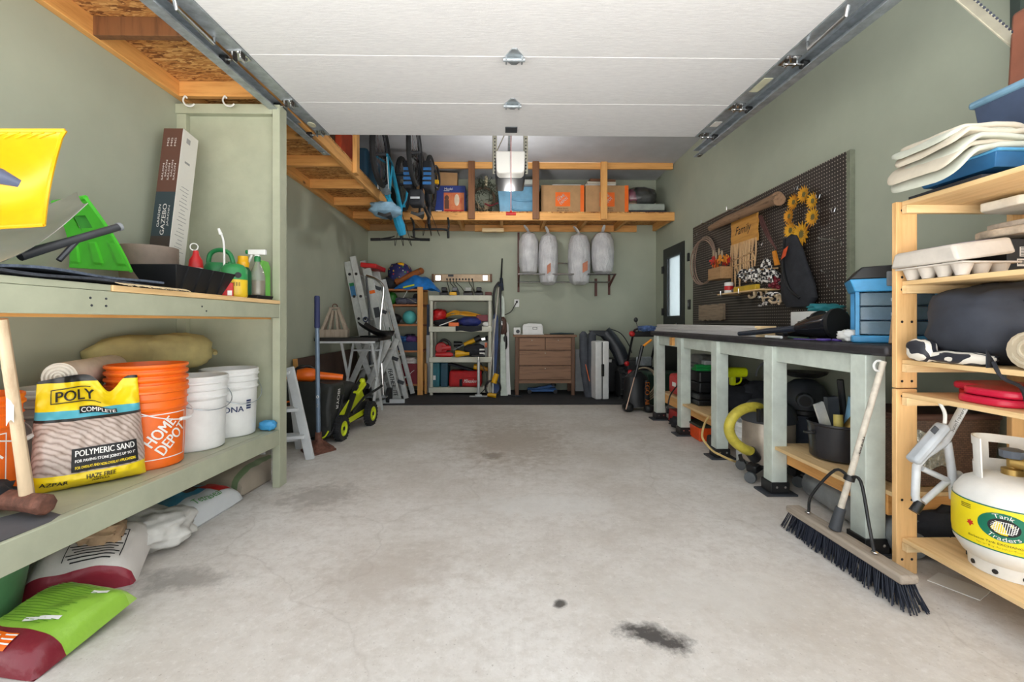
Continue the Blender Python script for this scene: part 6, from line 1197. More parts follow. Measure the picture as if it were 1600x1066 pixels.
solo('glue_tube', B().tube([(0, .18, .025), (0, -.12, .025)], [.02, .012], 10), GREY, 'grey tube tool lying on the pegboard shelf', 'tube', (PXB-.08, ys_(.35), zq)); solo('yellow_level', B().bb((-.02, -.18, 0), (.02, .18, .045)), mat('ochre_yellow', (200, 164, 40), .5), 'yellow level lying on the pegboard shelf', 'level', (PXB-.13, ys_(.62), zq), bev=.004)
t = thing('bead_garland', 'black and white checked garland with red beads on pegboard', 'garland', pb_(1190, 445, .05)); rg = random.Random(12); CHK, nt_, bs_ = nodes('checked_ribbon'); ck = N(nt_, 'ShaderNodeTexChecker', Scale=34); nt_.links.new(coords(nt_), ck.inputs[0]); ck.inputs[1].default_value = lin((226, 222, 216)); ck.inputs[2].default_value = lin((34, 34, 40)); nt_.links.new(ck.outputs[0], bs_.inputs['Base Color'])
for k in range(24):
    px = 1160+k*2.3; py = 432-4*math.sin(k*.4)+rg.uniform(-6, 6); c = pb_(px, py, .06+.03*rg.random()); B().torus(c, .03+.012*rg.random(), .011, 14, 6, (rg.uniform(0, 3), rg.uniform(0, 3), 0)).mk('ribbon_loop', CHK, t, True)
for k in range(16):
    c = pb_(1196+rg.uniform(0, 22), 436+rg.uniform(-8, 18), .07+.03*rg.random()); B().ball(c, .012+.006*rg.random(), 8, 6).mk('red_bead', DRED, t, True)
for k in range(11):
    c = pb_(1176+k*4, 462+rg.uniform(-6, 10), .09); B().torus(c, .035, .010, 12, 6, (rg.uniform(0, 3), rg.uniform(0, 3), 0), 0, 4.2).mk('wood_ring', [mat('pale_birch', (214, 190, 156), .6), CHK][k % 2], t, True)
B().torus(pb_(1197, 418, .05), .06, .014, 20, 6, (0, PI/2, 0)).mk('white_wreath', CHK, t, True); B().tube([pb_(1165, 424, .06), pb_(1215, 419, .06)], .007, 6).mk('rod', TW, t, True)
b = B(); p0 = [(0, 0), (.05, 0), (.0, .12), (-.035, .115)]; c = pb_(1212, 415, .05); b.px([(c.y-a_, c.z+z) for a_, z in p0], PXB-.06, PXB-.045); solo('orange_trowel', b, mat('amber_orange', (224, 142, 36), .5), 'orange triangular tool behind the black pack on pegboard', 'tool')
# sunflower wreath
t = thing('sunflower_wreath', 'ring of yellow sunflowers hanging high on the pegboard', 'wreath', pb_(1255, 335, .03)); SP = mat('sunflower_petal', (228, 176, 34), .6, c2=(206, 132, 26)); SC = mat('sunflower_centre', (112, 100, 52), .8); pts = []
for px, py, r in ((1258, 304, .062), (1272, 314, .058), (1272, 339, .066), (1254, 366, .088), (1237, 360, .068), (1235, 338, .058), (1242, 316, .060)):
    c = pb_(px, py, .035); pts.append(c); fl = B().lathe([(0, .012), (r*.28, .012), (r*.36, 0), (0, -.004)], c, 14, (0, -PI/2, 0)).mk('sunflower', SC, t, True); b = B()
    for ring in range(2):
        for k in range(14):
            a = 2*PI*(k+.5*ring)/14; u = Vector((0, math.cos(a), math.sin(a))); v = Vector((0, -math.sin(a), math.cos(a))); o_ = Vector((-.004-.006*ring, 0, 0)); rr_ = r*(1.05 if not ring else .85)
            b.add([c+u*r*.25+o_, c+u*rr_*.65+v*r*.15+o_+Vector((-.006, 0, 0)), c+u*rr_*1.1+o_+Vector((-.014, 0, 0)), c+u*rr_*.65-v*r*.15+o_+Vector((-.006, 0, 0))], [(0, 1, 2, 3)])
    o = b.mk('petals', SP, fl); o.location = -t.location; o['kind'] = 'stuff'
B().tube(spline(pts+[pts[0]], 5), .006, 6).mk('ring_wire', mat('vine_brown', (92, 58, 54), .7), t, True)
# black backpack
c = pb_(1243, 425, .06); t = thing('backpack', 'black drawstring pack hanging on the pegboard', 'backpack', c)
def bpk(v):
    k = (v.z+.28)/.56; return Vector((v.x, (v.y-.10*(1-k)+.05)*(1+.08*noise.noise(Vector((v.x*8, v.y*9, v.z*9)))), v.z))
B().lathe([(0, -.27), (.13, -.26), (.185, -.20), (.18, -.10), (.14, .05), (.10, .18), (.06, .27), (.0, .29)], n=40, sx=.32, wob=bpk).mk('pack_body', BFAB, t); b = B(); b.grid(lambda u, v: (-.063+.02*v-.004, .07-.055*u+.0*v, .10+.075*v+.02*u), 4, 4, .002); b.mk('orange_tag', mat('tag_orange', (226, 84, 34), .5), t); B().tube(spline([(-.02, .10, .26), (-.05, .07, .05), (-.06, -.02, -.12), (-.05, -.13, -.2)], 5), .012, 6).mk('strap', BLACK, t)
def hook(pts, label): solo('peg_hook', B().tube(pts, .0045, 6), CHROME, label, 'hook', group='pegboard hooks')
for (x0, y0_), (x1, y1_), lab in (((1275, 366), (1315, 373), 'long empty peg hook right of the sunflower wreath'), ((1283, 418), (1305, 424), 'empty peg hook right of the black pack middle'), ((1293, 446), (1305, 447), 'short empty peg hook above the teal tool box'), ((1110, 452), (1127, 457), 'empty peg hook under the willow hoop')):
    a = pb_(x1, y1_+3, .0); c = a+Vector((-.15 if x1-x0 > 30 else (-.09 if x1-x0 > 15 else -.05), 0, .012)); hook([a+Vector((0, 0, -.035)), a+Vector((-.004, 0, 0)), c, c+Vector((-.006, 0, .012))], lab)
for px, py, lab in ((1286, 304, 'small J hook upper right of the sunflower wreath'), (1310, 325, 'small J hook near the pegboard batten'), (1251, 291, 'small J hook above the sunflower wreath'), (1258, 388, 'small J hook below the biggest sunflower'), (1195, 379, 'small J hook beside the dark vines'), (1092, 365, 'small J hook at the pegboard top far corner')):
    a = pb_(px, py, 0); hook(spline([a, a+Vector((-.02, 0, -.002)), a+Vector((-.03, 0, -.03)), a+Vector((-.05, -.01, -.03)), a+Vector((-.06, -.015, -.005))], 3), lab)
for px, py in ((1118, 343), (1160, 322)): a = pb_(px, py+6, 0); hook([a, a+Vector((-.15, 0, -.0)), a+Vector((-.15, 0, .03))], 'long hook carrying the driftwood branch' + (' at its far end' if px < 1130 else ' at its middle'))
# ================================================================ on the workbench
ZB = .921
t = thing('vinyl_planks', 'stack of pale grey trim boards along the workbench', 'boards', (1.69, 3.9, ZB)); VG = wood('pale_grey_vinyl', (206, 204, 202), (186, 184, 182), 1, .5)
for k in range(5): B().bb((1.625+.006*(k % 2), 2.93+.012*(k % 3), ZB+.0145*k), (1.765-.006*(k % 2), 4.93-.02*k, ZB+.0145*k+.0135)).mk('plank', VG, t, True); B().bb((1.626+.006*(k % 2), 2.926+.012*(k % 3), ZB+.0145*k+.0005), (1.764-.006*(k % 2), 2.93+.012*(k % 3), ZB+.0145*k+.013)).mk('bare_end', LPINEX, t, True)
def nozzle(label, a, c, r):
    t = thing('blower_nozzle', label, 'nozzle', (a.x, a.y, ZB), group='black blower tubes on the bench'); d = (c-a).normalized(); q = a+d*.20
    B().tube([a-d*.02, a, a+d*.03, a+d*.10, q, q+d*.03], [r*1.05, r*1.1, r, r*.85, r*.5, r*.42], 18).mk('cone', mat('gloss_black', (26, 28, 34), .15), t, True); B().tube([q, c], [.020, .015], 10).mk('tube', mat('dark_navy_tube', (36, 42, 54), .4), t, True); B().tube([a-d*.025, a-d*.005], r*1.2, 20).mk('collar', BLACK, t, True)
    for k in range(3): B().bar(a+d*(.08+.03*k)+Vector((0, 0, r*.7)), a+d*(.10+.03*k)+Vector((0, 0, r*.72)), .03, .012).mk('rib', BLACK, t, True)
nozzle('near black blower tube with wide cone on the bench', Vector((1.765, 2.41, 1.005)), Vector((1.595, 3.08, .938)), .072); nozzle('far black blower tube with wide cone on the bench', Vector((1.83, 2.62, 1.0)), Vector((1.80, 2.90, .94)), .068)
t = thing('tool_box', 'white and teal power tool carton against the pegboard', 'box', (2.04, 2.93, ZB)); B().bb((-.11, -.10, 0), (.11, .12, .165)).mk('carton_body', PAPER, t, bev=.003); B().bb((-.06, -.102, .05), (.112, -.1, .16)).mk('teal_print', mat('makita_teal', (40, 130, 140), .5), t); crumple(B(), (.03, -.02, .185), (.10, .06, .03), .3, 3, 4).mk('teal_cloth', mat('makita_teal', (40, 130, 140), .5), t)
t = thing('hard_case', 'black hard case with loose bits behind the blue organiser', 'case', (2.06, 2.42, ZB)); B().bb((-.13, -.09, 0), (.13, .09, .135)).mk('case_body', BLACK, t, bev=.01); rg = random.Random(4)
for k in range(6): B().tube([(rg.uniform(-.1, 0), -.05+.02*k, .14), (rg.uniform(0, .12), -.06+.02*k, .16+rg.uniform(0, .02))], .006, 6).mk('loose_bit', [RUST, GREY, DRED][k % 3], t)
t = thing('parts_organiser', 'blue stacking organiser with clear drawers on the bench', 'organiser', (1.835, 2.13, ZB), (0, 0, -.55)); B().bb((-.165, -.10, 0), (.165, .12, .035)).mk('base', LBLUE, t, bev=.008); CLEAR = mat('smoky_clear_drawer', (150, 180, 200), .12, trans=.55, var=.1)
for x0, x1 in ((-.15, -.135), (.135, .15)):
    for y0, y1 in ((-.085, -.06), (.085, .11)): B().bb((x0, y0, .035), (x1, y1, .24)).mk('side_column', LBLUE, t)
B().bb((-.135, .06, .035), (.135, .11, .24)).mk('back_panel', mat('soft_blue', (88, 140, 184), .5), t)
for k in range(3):
    d = B().bb((-.132, -.085, .04+.067*k), (.132, .058, .102+.067*k)).mk('drawer', CLEAR, t, bev=.004); B().bb((-.02, -.094, .06+.067*k), (.02, -.086, .075+.067*k)).mk('pull', mat('pale_clear', (200, 214, 222), .2), d); B().bb((-.12, -.07, .044+.067*k), (.05, .04, .075+.067*k)).mk('contents', [GREY, BLUE, mat('tan_bits', (176, 160, 140), .7)][k], d)
B().py([(-.175, .30), (-.155, .24), (.155, .24), (.175, .30)], -.11, .13).mk('top_bin', LBLUE, t, bev=.006); B().py([(-.178, .30), (.178, .30), (.165, .312), (.15, .365), (-.13, .355), (-.165, .312)], -.112, .132).mk('lid', BLACK, t, bev=.006); B().bb((-.04, -.122, .262), (.16, -.112, .33)).mk('latch', GREY, t, bev=.01)
b = B(); b.torus((0, 0, .007), .028, .006, 18, 6, None); b.torus((.03, -.06, .007), .028, .006, 18, 6); b.bar((.0, .03, .006), (-.02, .15, .006), .014, .004); b.bar((.02, -.03, .006), (-.01, .15, .006), .014, .004); solo('scissors', b, mat('purple_plastic', (90, 70, 150), .4), 'purple handled scissors at the bench front edge', 'scissors', (1.64, 2.32, ZB), (0, 0, .3))
solo('marker', B().tube([(0, 0, .009), (0, .16, .009)], .008, 8), WHITE, 'white marker pen on the bench front edge', 'marker', (1.605, 2.62, ZB)); solo('marker', B().tube([(0, 0, .008), (.02, .2, .008)], .007, 8), mat('dark_green_pen', (36, 70, 56), .4), 'dark green pencil beside the white marker', 'marker', (1.64, 2.44, ZB))
crumple(B(), (0, 0, .03), (.05, .04, .03), .3, 3, 9).mk('crumpled_paper', PAPER); o = bpy.context.scene.objects['crumpled_paper']; o.location = (1.70, 2.22, ZB); tag(o, 'crumpled white tissue by the scissors', 'tissue')
# ================================================================ under the workbench
ZU = .288
t = thing('enamel_pot', 'big black pot of odds and ends on the bench lower shelf', 'pot', (1.80, 2.42, ZU)); B().lathe([(0, 0), (.125, 0), (.14, .012), (.15, .18), (.155, .185), (.155, .195), (.145, .195), (.135, .02), (0, .015)], n=32).mk('pot_body', mat('black_enamel', (38, 38, 42), .25), t); B().torus((-.165, 0, .14), .025, .006, 14, 6, (0, 0, 0)).mk('side_handle', BLACK, t)
B().cyl((.03, -.05, .10), (.06, -.06, .33), .05, .05, n=20).mk('spray_can', mat('pale_blue_disc', (130, 176, 206), .5), t); B().bar((-.06, -.02, .08), (-.14, -.03, .30), .05, .015, (0, 1, 0)).mk('trowel', ALU, t); B().bar((-.03, 0, .10), (-.05, .0, .33), .06, .03, (0, 1, 0)).mk('sanding_block', DGREY, t); B().tube([(.05, .02, .1), (.0, .0, .42)], .016, 8).mk('tool_handle', BLACK, t); B().cyl((-.06, -.07, .16), (-.055, -.06, .245), .022, n=14).mk('yellow_can', mat('dull_yellow', (186, 170, 90), .5), t); B().cyl((.0, -.07, .17), (.03, -.09, .23), .035, n=14).mk('brass_reel', mat('brass', (170, 140, 80), .35, .7), t); crumple(B(), (.06, .03, .2), (.06, .05, .05), .3, 3, 2).mk('dark_rag', BFAB, t)
t = thing('wicker_basket', 'brown wicker basket with silver liner on the bench shelf', 'basket', (1.96, 2.11, ZU)); WK, nt_, bs_ = nodes('wicker_weave'); br_ = N(nt_, 'ShaderNodeTexBrick', Scale=30); mp_ = coords(nt_); sp_ = N(nt_, 'ShaderNodeSeparateXYZ'); nt_.links.new(mp_, sp_.inputs[0]); cb_ = N(nt_, 'ShaderNodeCombineXYZ'); nt_.links.new(math_(nt_, 'ADD', sp_.outputs[0], sp_.outputs[1]), cb_.inputs[0]); nt_.links.new(sp_.outputs[2], cb_.inputs[1]); nt_.links.new(cb_.outputs[0], br_.inputs[0]); br_.inputs[1].default_value = lin((112, 84, 66)); br_.inputs[2].default_value = lin((84, 62, 48)); br_.inputs[3].default_value = lin((40, 28, 22)); nt_.links.new(br_.outputs[0], bs_.inputs['Base Color']); bump(nt_, bs_, br_.outputs[1], -.8, .01)
flared(B(), .42, .24, .46, .27, .30, .012).mk('basket_body', WK, t, bev=.01); B().bb((-.235, -.14, .295), (.235, .14, .325)).mk('rim', mat('brown_rim', (92, 62, 50), .7), t, bev=.01); B().grid(lambda u, v: (-.10+(u-.5)*.16, -.137, .17+(v-.5)*.16+.01*math.sin(u*9)), 8, 8, .004).mk('silver_liner', mat('silver_foil', (180, 180, 176), .25, .8, var=.3, vs=50, bmp=.6), t)
# clear wrapped roll
b = B(); b.tube([(1.80, 2.60, .088), (1.74, 1.92, .088)], .086, 24); t = solo('wrapped_roll', b, mat('clear_wrapped_grey', (120, 124, 126), .18, var=.25, vs=4, bmp=.5, bsc=14), 'grey roll wrapped in clear film under the bench shelf', 'roll'); B().tube([(1.8005, 2.606, .088), (1.80, 2.60, .088)], .06, 20).mk('roll_end', DGREY, t)
# steel shop vacuum with a yellow hose
t = thing('shop_vacuum', 'steel shop vacuum on casters between bench posts', 'vacuum', (1.72, 2.95, 0)); B().lathe([(.15, .115), (.155, .13), (.155, .37), (.15, .38)], n=28).mk('canister', mat('tan_steel', (176, 164, 150), .35, .5), t); B().lathe([(.16, .375), (.165, .40), (.15, .46), (.11, .50), (0, .51)], n=28).mk('motor_head', DGREY, t)
for k in range(4):
    a = k*PI/2+.5; c = Vector((.19*math.cos(a), .19*math.sin(a), 0)); f_ = B().bar((c.x*.5, c.y*.5, .11), (c.x, c.y, .085), .07, .05).mk('caster_arm', BLACK, t, bev=.008); w_ = B().cyl((c.x-.012, c.y-.012, .035), (c.x+.012, c.y+.012, .035), .034, n=18).mk('caster', mat('grey_caster', (92, 96, 98), .5), f_)
B().lathe([(.135, .09), (.145, .12)], n=24).mk('dolly_ring', BLACK, t)
for k in range(4): B().bb((-.16+.03*k, -.17, .40), (-.145+.03*k, -.145, .48)).mk('vent_rib', BLACK, t)
HOSE = mat('yellow_hose', (186, 172, 62), .5, var=.15, vs=20)
hp = spline([P(1200, 642, 2.92), P(1180, 636, 2.86), P(1160, 640, 2.82), P(1145, 652, 2.80), P(1139, 670, 2.80), P(1146, 688, 2.80), P(1160, 700, 2.80), P(1174, 706, 2.84)], 8)
o = B().tube(hp, .031, 12).mk('hose', HOSE, t, True)
for k in range(2, len(hp)-1, 2):
    d = (hp[k+1]-hp[k-1]).normalized(); 
B().tube([P(1172, 705, 2.83), P(1180, 716, 2.86)], .036, 12).mk('hose_end', BLACK, t, True)
t = thing('canister_vacuum', 'black bagged vacuum with round port near the pegboard wall', 'vacuum', (2.07, 3.12, 0)); B().lathe([(0, .0), (.14, .0), (.15, .05), (.158, .36), (.15, .40)], n=28).mk('dust_bag', mat('slate_canvas', (66, 72, 84), .8, var=.15, bmp=.2), t); B().lathe([(.152, .39), (.162, .40), (.162, .425), (.152, .43)], n=28).mk('band', BLACK, t); B().lathe([(.15, .43), (.145, .50), (.115, .58), (.06, .62), (0, .63)], n=28).mk('motor_dome', DGREY, t); B().lathe([(.09, .64), (.13, .66), (.14, .675), (0, .68)], n=24).mk('top_handle', BLACK, t)
B().tube([(-.08, -.12, .50), (-.11, -.175, .50)], [.05, .045], 18).mk('hose_port', DGREY, t); B().tube([(-.1105, -.1755, .50), (-.113, -.18, .50)], .034, 16).mk('port_hole', INK, t); B().tube(spline([(0, -.15, .43), (.05, -.2, .46), (.12, -.17, .47), (.17, -.12, .40)], 6), .032, 12).mk('hose', HOSE, t); b = B()
for k in range(4): b.ball((-.14+.06*k, -.155+.01*abs(k-1.5), .375), .008, 8, 6)
b.mk('snaps', CHROME, t, stuff=True)
white_pail('white pail on the floor behind the steel vacuum', (1.80, 3.27, 0), .13, .30)
t = thing('extension_lead', 'pale yellow extension cord trailing across the floor under bench', 'cord', PZ(1100, 700, .0)); YC = mat('pale_yellow_cord', (214, 184, 120), .5)
B().tube(spline([Vector((1.80, 3.62, .302)), Vector((1.66, 3.58, .302)), P(1104, 656, 3.50), P(1097, 679, 3.36), P(1102, 692, 3.32), P(1114, 705, 3.26), P(1125, 711, 3.20), P(1142, 719, 3.12), PZ(1158, 724, .008), PZ(1175, 727, .008)], 8), .008, 7).mk('cord_run', YC, t, True)
for k in range(3): B().torus(Vector((1.80, 3.60, .305+.015*k)), .12-.012*k, .008, 26, 6, (.1*k, .08*k, 0)).mk('cord_coil', YC, t, True)
def case2(label, x, y, z, w, l, h, m=BLACK, cat='case', rot=0):
    t = thing('tool_case', label, cat, (x, y, z), (0, 0, rot), group='cases under the bench'); B().bb((-w/2, -l/2, 0), (w/2, l/2, h*.5-.002)).mk('case_base', m, t, bev=.012); B().bb((-w/2, -l/2, h*.5+.002), (w/2, l/2, h)).mk('case_lid', m, t, bev=.012); B().bb((-.03, -l/2-.012, h*.35), (.03, -l/2, h*.65)).mk('latch', DGREY, t, bev=.003); return t
case2('flat black case at bottom of stack behind second bench post', 1.84, 4.12, ZU, .34, .40, .10); case2('tall black case on the flat black case under bench', 1.86, 4.14, ZU+.101, .30, .32, .19)
t = thing('green_tool', 'green hand sander on top of the black cases', 'power tool', (1.84, 4.10, ZU+.293)); B().tube([(-.12, 0, .03), (.12, 0, .03)], .03, 12, flat=.8).mk('tool_body', mat('vivid_green', (40, 160, 80), .4), t); B().bb((-.05, -.04, .05), (.07, .04, .09)).mk('grey_pad', mat('light_grey_pad', (176, 180, 180), .5), t, bev=.01); B().bb((-.13, -.05, .0), (.0, .05, .02)).mk('green_plate', mat('vivid_green', (40, 160, 80), .4), t)
t = thing('lime_drill', 'lime yellow drill on black bags under the bench', 'drill', (1.76, 3.50, ZU+.24)); B().tube([(-.11, 0, .10), (-.02, 0, .10), (.10, 0, .10)], [.035, .04, .038], 12).mk('drill_body', mat('neon_lime', (214, 226, 20), .4), t); B().bar((-.0, 0, .10), (.0, 0, .0), .04, .045).mk('handle', mat('neon_lime', (214, 226, 20), .4), t, bev=.01); B().torus((.03, 0, .05), .04, .007, 14, 6, (PI/2, 0, 0)).mk('trigger_guard', mat('neon_lime', (214, 226, 20), .4), t)
for x, y, z, r, sd, lab in ((1.82, 3.56, .11, (.17, .11, .11), 3, 'black tool bag under the lime drill'), (1.98, 3.54, .13, (.14, .10, .13), 5, 'black padded bag right of the lime drill'), (1.98, 3.80, .12, (.14, .10, .12), 8, 'dark soft bag on the shelf behind third bench post')): b = B(); crumple(b, (0, 0, r[2]), r, .18, 2.6, sd); solo('tool_bag', b, BFAB, lab, 'bag', (x, y, ZU), group='soft bags under the bench')
t = thing('rake_head', 'grey curved rake head leaning on the wall under bench', 'rake', (2.12, 3.60, ZU+.02)); B().torus((0, 0, .28), .12, .008, 18, 6, (PI/2, 0, 0), 0, PI).mk('arch', GREY, t)
for k in range(4): B().cyl((-.06+.04*k, 0, .26), (-.06+.04*k, 0, .38), .004, n=6).mk('tine', GREY, t)
t = thing('gas_can', 'red fuel can on the far bench shelf', 'gas can', (1.79, 4.52, ZU)); B().bb((-.11, -.15, 0), (.11, .15, .21)).mk('can_body', RED, t, bev=.04, seg=3); B().tube(spline([(-.0, -.10, .21), (0, -.08, .26), (0, .06, .26), (0, .10, .21)], 4), .014, 8).mk('handle', RED, t); B().cyl((0, .12, .20), (0, .14, .27), .022).mk('spout', BLACK, t); B().box((-.112, -.02, .11), (.004, .09, .04)).mk('label', PAPER, t)
t = thing('space_heater', 'grey ribbed shop heater on the far bench shelf', 'heater', (2.02, 4.62, ZU)); B().bb((-.09, -.13, 0), (.09, .13, .40)).mk('body', mat('heater_grey', (158, 160, 158), .45), t, bev=.03)
for k in range(8): B().bb((-.094, -.10, .06+.035*k), (-.09, .10, .075+.035*k)).mk('vent_slat', GREY, t)
o = solo('plug_lead', B().tube(spline([Vector((1.67, 4.36, .42)), Vector((1.61, 4.42, .30)), Vector((1.58, 4.40, .18))], 5), .007, 6), BLACK, 'black plug cord dangling over the far bench shelf', 'cord'); B().bb((1.565, 4.385, .13), (1.59, 4.41, .18)).mk('plug', BLACK, o, bev=.004)
solo('red_crate', B().bb((-.10, -.12, 0), (.10, .12, .13)), mat('dim_red', (170, 40, 36), .5), 'red crate on the floor under the far bench shelf', 'crate', (1.78, 4.55, 0), bev=.012)
t = thing('orange_bin', 'orange box on the floor under the bench shelf', 'box', (1.78, 3.98, 0)); B().bb((-.13, -.14, 0), (.11, .14, .115)).mk('box_body', mat('safety_orange', (232, 82, 24), .45), t, bev=.008); B().bb((-.135, -.145, .115), (.115, .145, .135)).mk('lid', mat('dark_olive', (60, 62, 48), .6), t, bev=.006)
b = B(); crumple(b, (0, 0, .05), (.09, .14, .05), .3, 3, 7); solo('floor_rags', b, BFAB, 'dark rags on floor between first and second bench posts', 'rags', (1.68, 4.32, 0)); solo('spare_wheel', B().cyl((-.02, 0, .05), (.02, 0, .05), .05, n=18), BLACK, 'small black wheel on the floor beside the orange box', 'wheel', (1.68, 3.68, 0))
B().bb((1.5675, 4.26, .795), (1.5945, 4.32, .872)).mk('apron_block', PINEX, wbn, True)
# ================================================================ on the pine shelf unit
LV = [z+.001 for z in LEV]
t = thing('storage_tote', 'large navy blue tote with light blue lid on top shelf', 'tote', (2.0, 1.475, LV[0])); b = B(); flared(b, .28, .48, .335, .56, .36, .008); b.mk('tote_body', mat('slate_navy_tote', (62, 76, 102), .5, var=.12), t, bev=.015); B().bb((-.178, -.295, .345), (.178, .295, .375)).mk('lid', mat('ice_blue_lid', (124, 164, 190), .4), t, bev=.012); B().bb((-.15, -.26, .375), (.15, .26, .385)).mk('lid_panel', mat('ice_blue_lid', (124, 164, 190), .4), t, bev=.006); B().bb((-.06, .283, .30), (.06, .31, .36)).mk('latch', mat('ice_blue_lid', (124, 164, 190), .4), t, bev=.006)
t = thing('tool_case', 'brown moulded tool case on the navy tote lid', 'case', (1.97, 1.565, LV[0]+.388), (.0, .06, 0)); B().bb((-.055, -.15, 0), (.055, .15, .30)).mk('case_body', mat('terracotta_plastic', (140, 86, 66), .5), t, bev=.015); b = B(); b.text('KER', lambda x, y: (-.02+y, -.1515, .06+x), .03, .07); b.mk('lettering', INK, t, stuff=True)
for k in range(4): B().bar((-.04, -.152, .15+.025*k), (.03, -.152, .17+.025*k), .006, .004).mk('moulded_groove', INK, t)
solo('upright_bar', B().bb((-.02, -.02, 0), (.02, .02, .95)), mat('dark_green_steel', (70, 80, 74), .5, .4), 'dark green steel upright at the top right corner', 'post', (2.218, 1.93, 1.90))
t = thing('folder_bag', 'black flat laptop sleeve under the blue tray', 'sleeve', (1.735, 1.66, LV[0])); B().grid(lambda u, v: ((u-.5)*.26+.02*v, (v-.5)*.30, .012+.016*(1-abs(2*u-1)**4)*(1-abs(2*v-1)**4)**.5+.004*v), 12, 12, .012).mk('sleeve', mat('charcoal_sleeve', (54, 56, 62), .7), t)
t = thing('blue_tray', 'translucent blue lidded tray under the folded canvas', 'tray', (1.735, 1.63, LV[0]+.034)); flared(B(), .19, .26, .225, .30, .045, .004).mk('tray_body', mat('blue_clear', (56, 120, 176), .25, trans=.2), t, bev=.006); B().bb((-.118, -.16, .045), (.118, .16, .055)).mk('lid', mat('sky_blue', (88, 164, 214), .4), t, bev=.005)
CANV = mat('cream_canvas', (198, 188, 170), .85, var=.08, vs=7, bmp=.2); t = thing('folded_canvas', 'folded cream canvas drop cloth on the top shelf', 'cloth', (1.635, 1.63, LV[0]+.092))
for k in range(6):
    m_ = CANV if k % 2 else mat('mint_canvas', (192, 194, 180), .85, var=.08, vs=7); b = B(); b.ball((0, 0, 0), (.17-.006*k, .155-.005*k, .0125), 40, 16, None, 0, 1, 0, .42); b.soft = True
    for v in b.v:
        dr = max(0, -.05-v.x-.01*k)/.14; v.z += .0145*k+.012+.004*math.sin(v.y*16+k*1.1)+.003*math.sin(v.x*26+k*1.3)-.13*dr**1.6*(1-.04*k)+.007*noise.noise(Vector((v.x*18, v.y*14, k*3))); v.x += .035*dr-.012*math.sin(k*2.2); v.y += .012*math.sin(k*1.9)
    b.mk('fold', m_, t)
# second board: egg carton, fishing boxes, stone slabs
t = thing('egg_carton', 'open grey egg carton on the second shelf', 'carton', (1.675, 1.66, LV[1]), (0, 0, PI/2)); PULP = mat('grey_pulp', (204, 196, 186), .9, var=.06, bmp=.3)
for k in range(3):
    for j in range(4): B().lathe([(.018, 0), (.03, .035), (.033, .045), (.028, .045), (.014, .008)], (-.075+.065*j, -.07+.065*k, 0), 12).mk('cup', PULP, t)
B().bb((-.115, -.11, .040), (.155, .10, .046)).mk('tray_rim', PULP, t); B().prism([(-.11, 0), (.17, 0), (.15, .06), (-.09, .06)], lambda a, z: (a, -.10, .075+z), lambda a, z: (a+.0, .11, .047+z)).mk('lid', PULP, t, bev=.01); B().box((.03, 0, .122), (.18, .12, .004), (-.13, 0, 0)).mk('lid_label', mat('lilac_label', (170, 160, 180), .7), t)
t = thing('carton', 'black carton with white barcode label on second shelf', 'box', (1.87, 1.70, LV[1])); B().bb((-.065, -.09, 0), (.06, .09, .135)).mk('carton_body', mat('black_card', (30, 30, 34), .5), t, bev=.003); b = B(); b.bb((-.03, -.0915, .035), (.015, -.0905, .062)); b.bb((-.02, -.0915, .07), (.02, -.0905, .105)); b.mk('barcode_label', WINK, t, stuff=True); b = B()
for k in range(9): b.bb((-.027+.0045*k, -.0925, .042), (-.025+.0045*k, -.0916, .058))
for k in range(6): b.bb((-.017, -.0925, .073+.0055*k), (.016, -.0916, .0755+.0055*k))
b.mk('barcode_lines', INK, t, stuff=True)
t = thing('lure_box', 'black carton with yellow green print beside barcode carton', 'box', (2.01, 1.69, LV[1])); B().bb((-.07, -.09, 0), (.10, .09, .15)).mk('carton_body', mat('black_card', (30, 30, 34), .5), t, bev=.003); b = B()
for k in range(5): b.bar((-.055+.012*k, -.092, .02), (-.04+.012*k, -.092, .14), .010, .003, (0, 1, 0))
b.mk('yellow_print', mat('acid_yellow', (196, 206, 50), .5), t, stuff=True); B().bar((-.03, -.093, .03), (-.02, -.093, .11), .008, .003, (0, 1, 0)).mk('red_print', ORANGE, t)
STONE = mat('flagstone', (196, 182, 164), .9, var=.2, vs=20, bmp=.6, bsc=30)
def slab(label, x, y, z, w, l, h, m, sd):
    b = B(); n = 16; pts = [((w/2*(1+.12*noise.noise(Vector((k*.9, sd, 0)))))*math.copysign(abs(math.cos(2*PI*k/n))**.5, math.cos(2*PI*k/n)), (l/2*(1+.12*noise.noise(Vector((k*.9, sd, 5)))))*math.copysign(abs(math.sin(2*PI*k/n))**.5, math.sin(2*PI*k/n))) for k in range(n)]
    b.pz(pts, 0, h); return solo('stone_slab', b, m, label, 'slab', (x, y, z), group='slabs on the second shelf', bev=.006, seg=3)
zz = LV[1]+.151; slab('rough tan flagstone at bottom of the slab pile', 1.95, 1.66, zz, .26, .22, .03, STONE, 1); slab('thin rough flagstone second in the slab pile', 1.965, 1.65, zz+.031, .23, .2, .024, mat('grey_flagstone', (170, 160, 148), .9, var=.2, vs=20, bmp=.6, bsc=30), 4); solo('wood_block', B().bb((-.03, -.03, 0), (.03, .03, .045)), LPINEX, 'small pine block between the slabs on second shelf', 'block', (1.99, 1.65, zz+.056), bev=.003)
slab('chalky white slab on top of the slab pile', 1.95, 1.65, zz+.102, .27, .2, .034, mat('chalk_white', (222, 218, 206), .85, var=.1, vs=14, bmp=.4, bsc=30), 7)
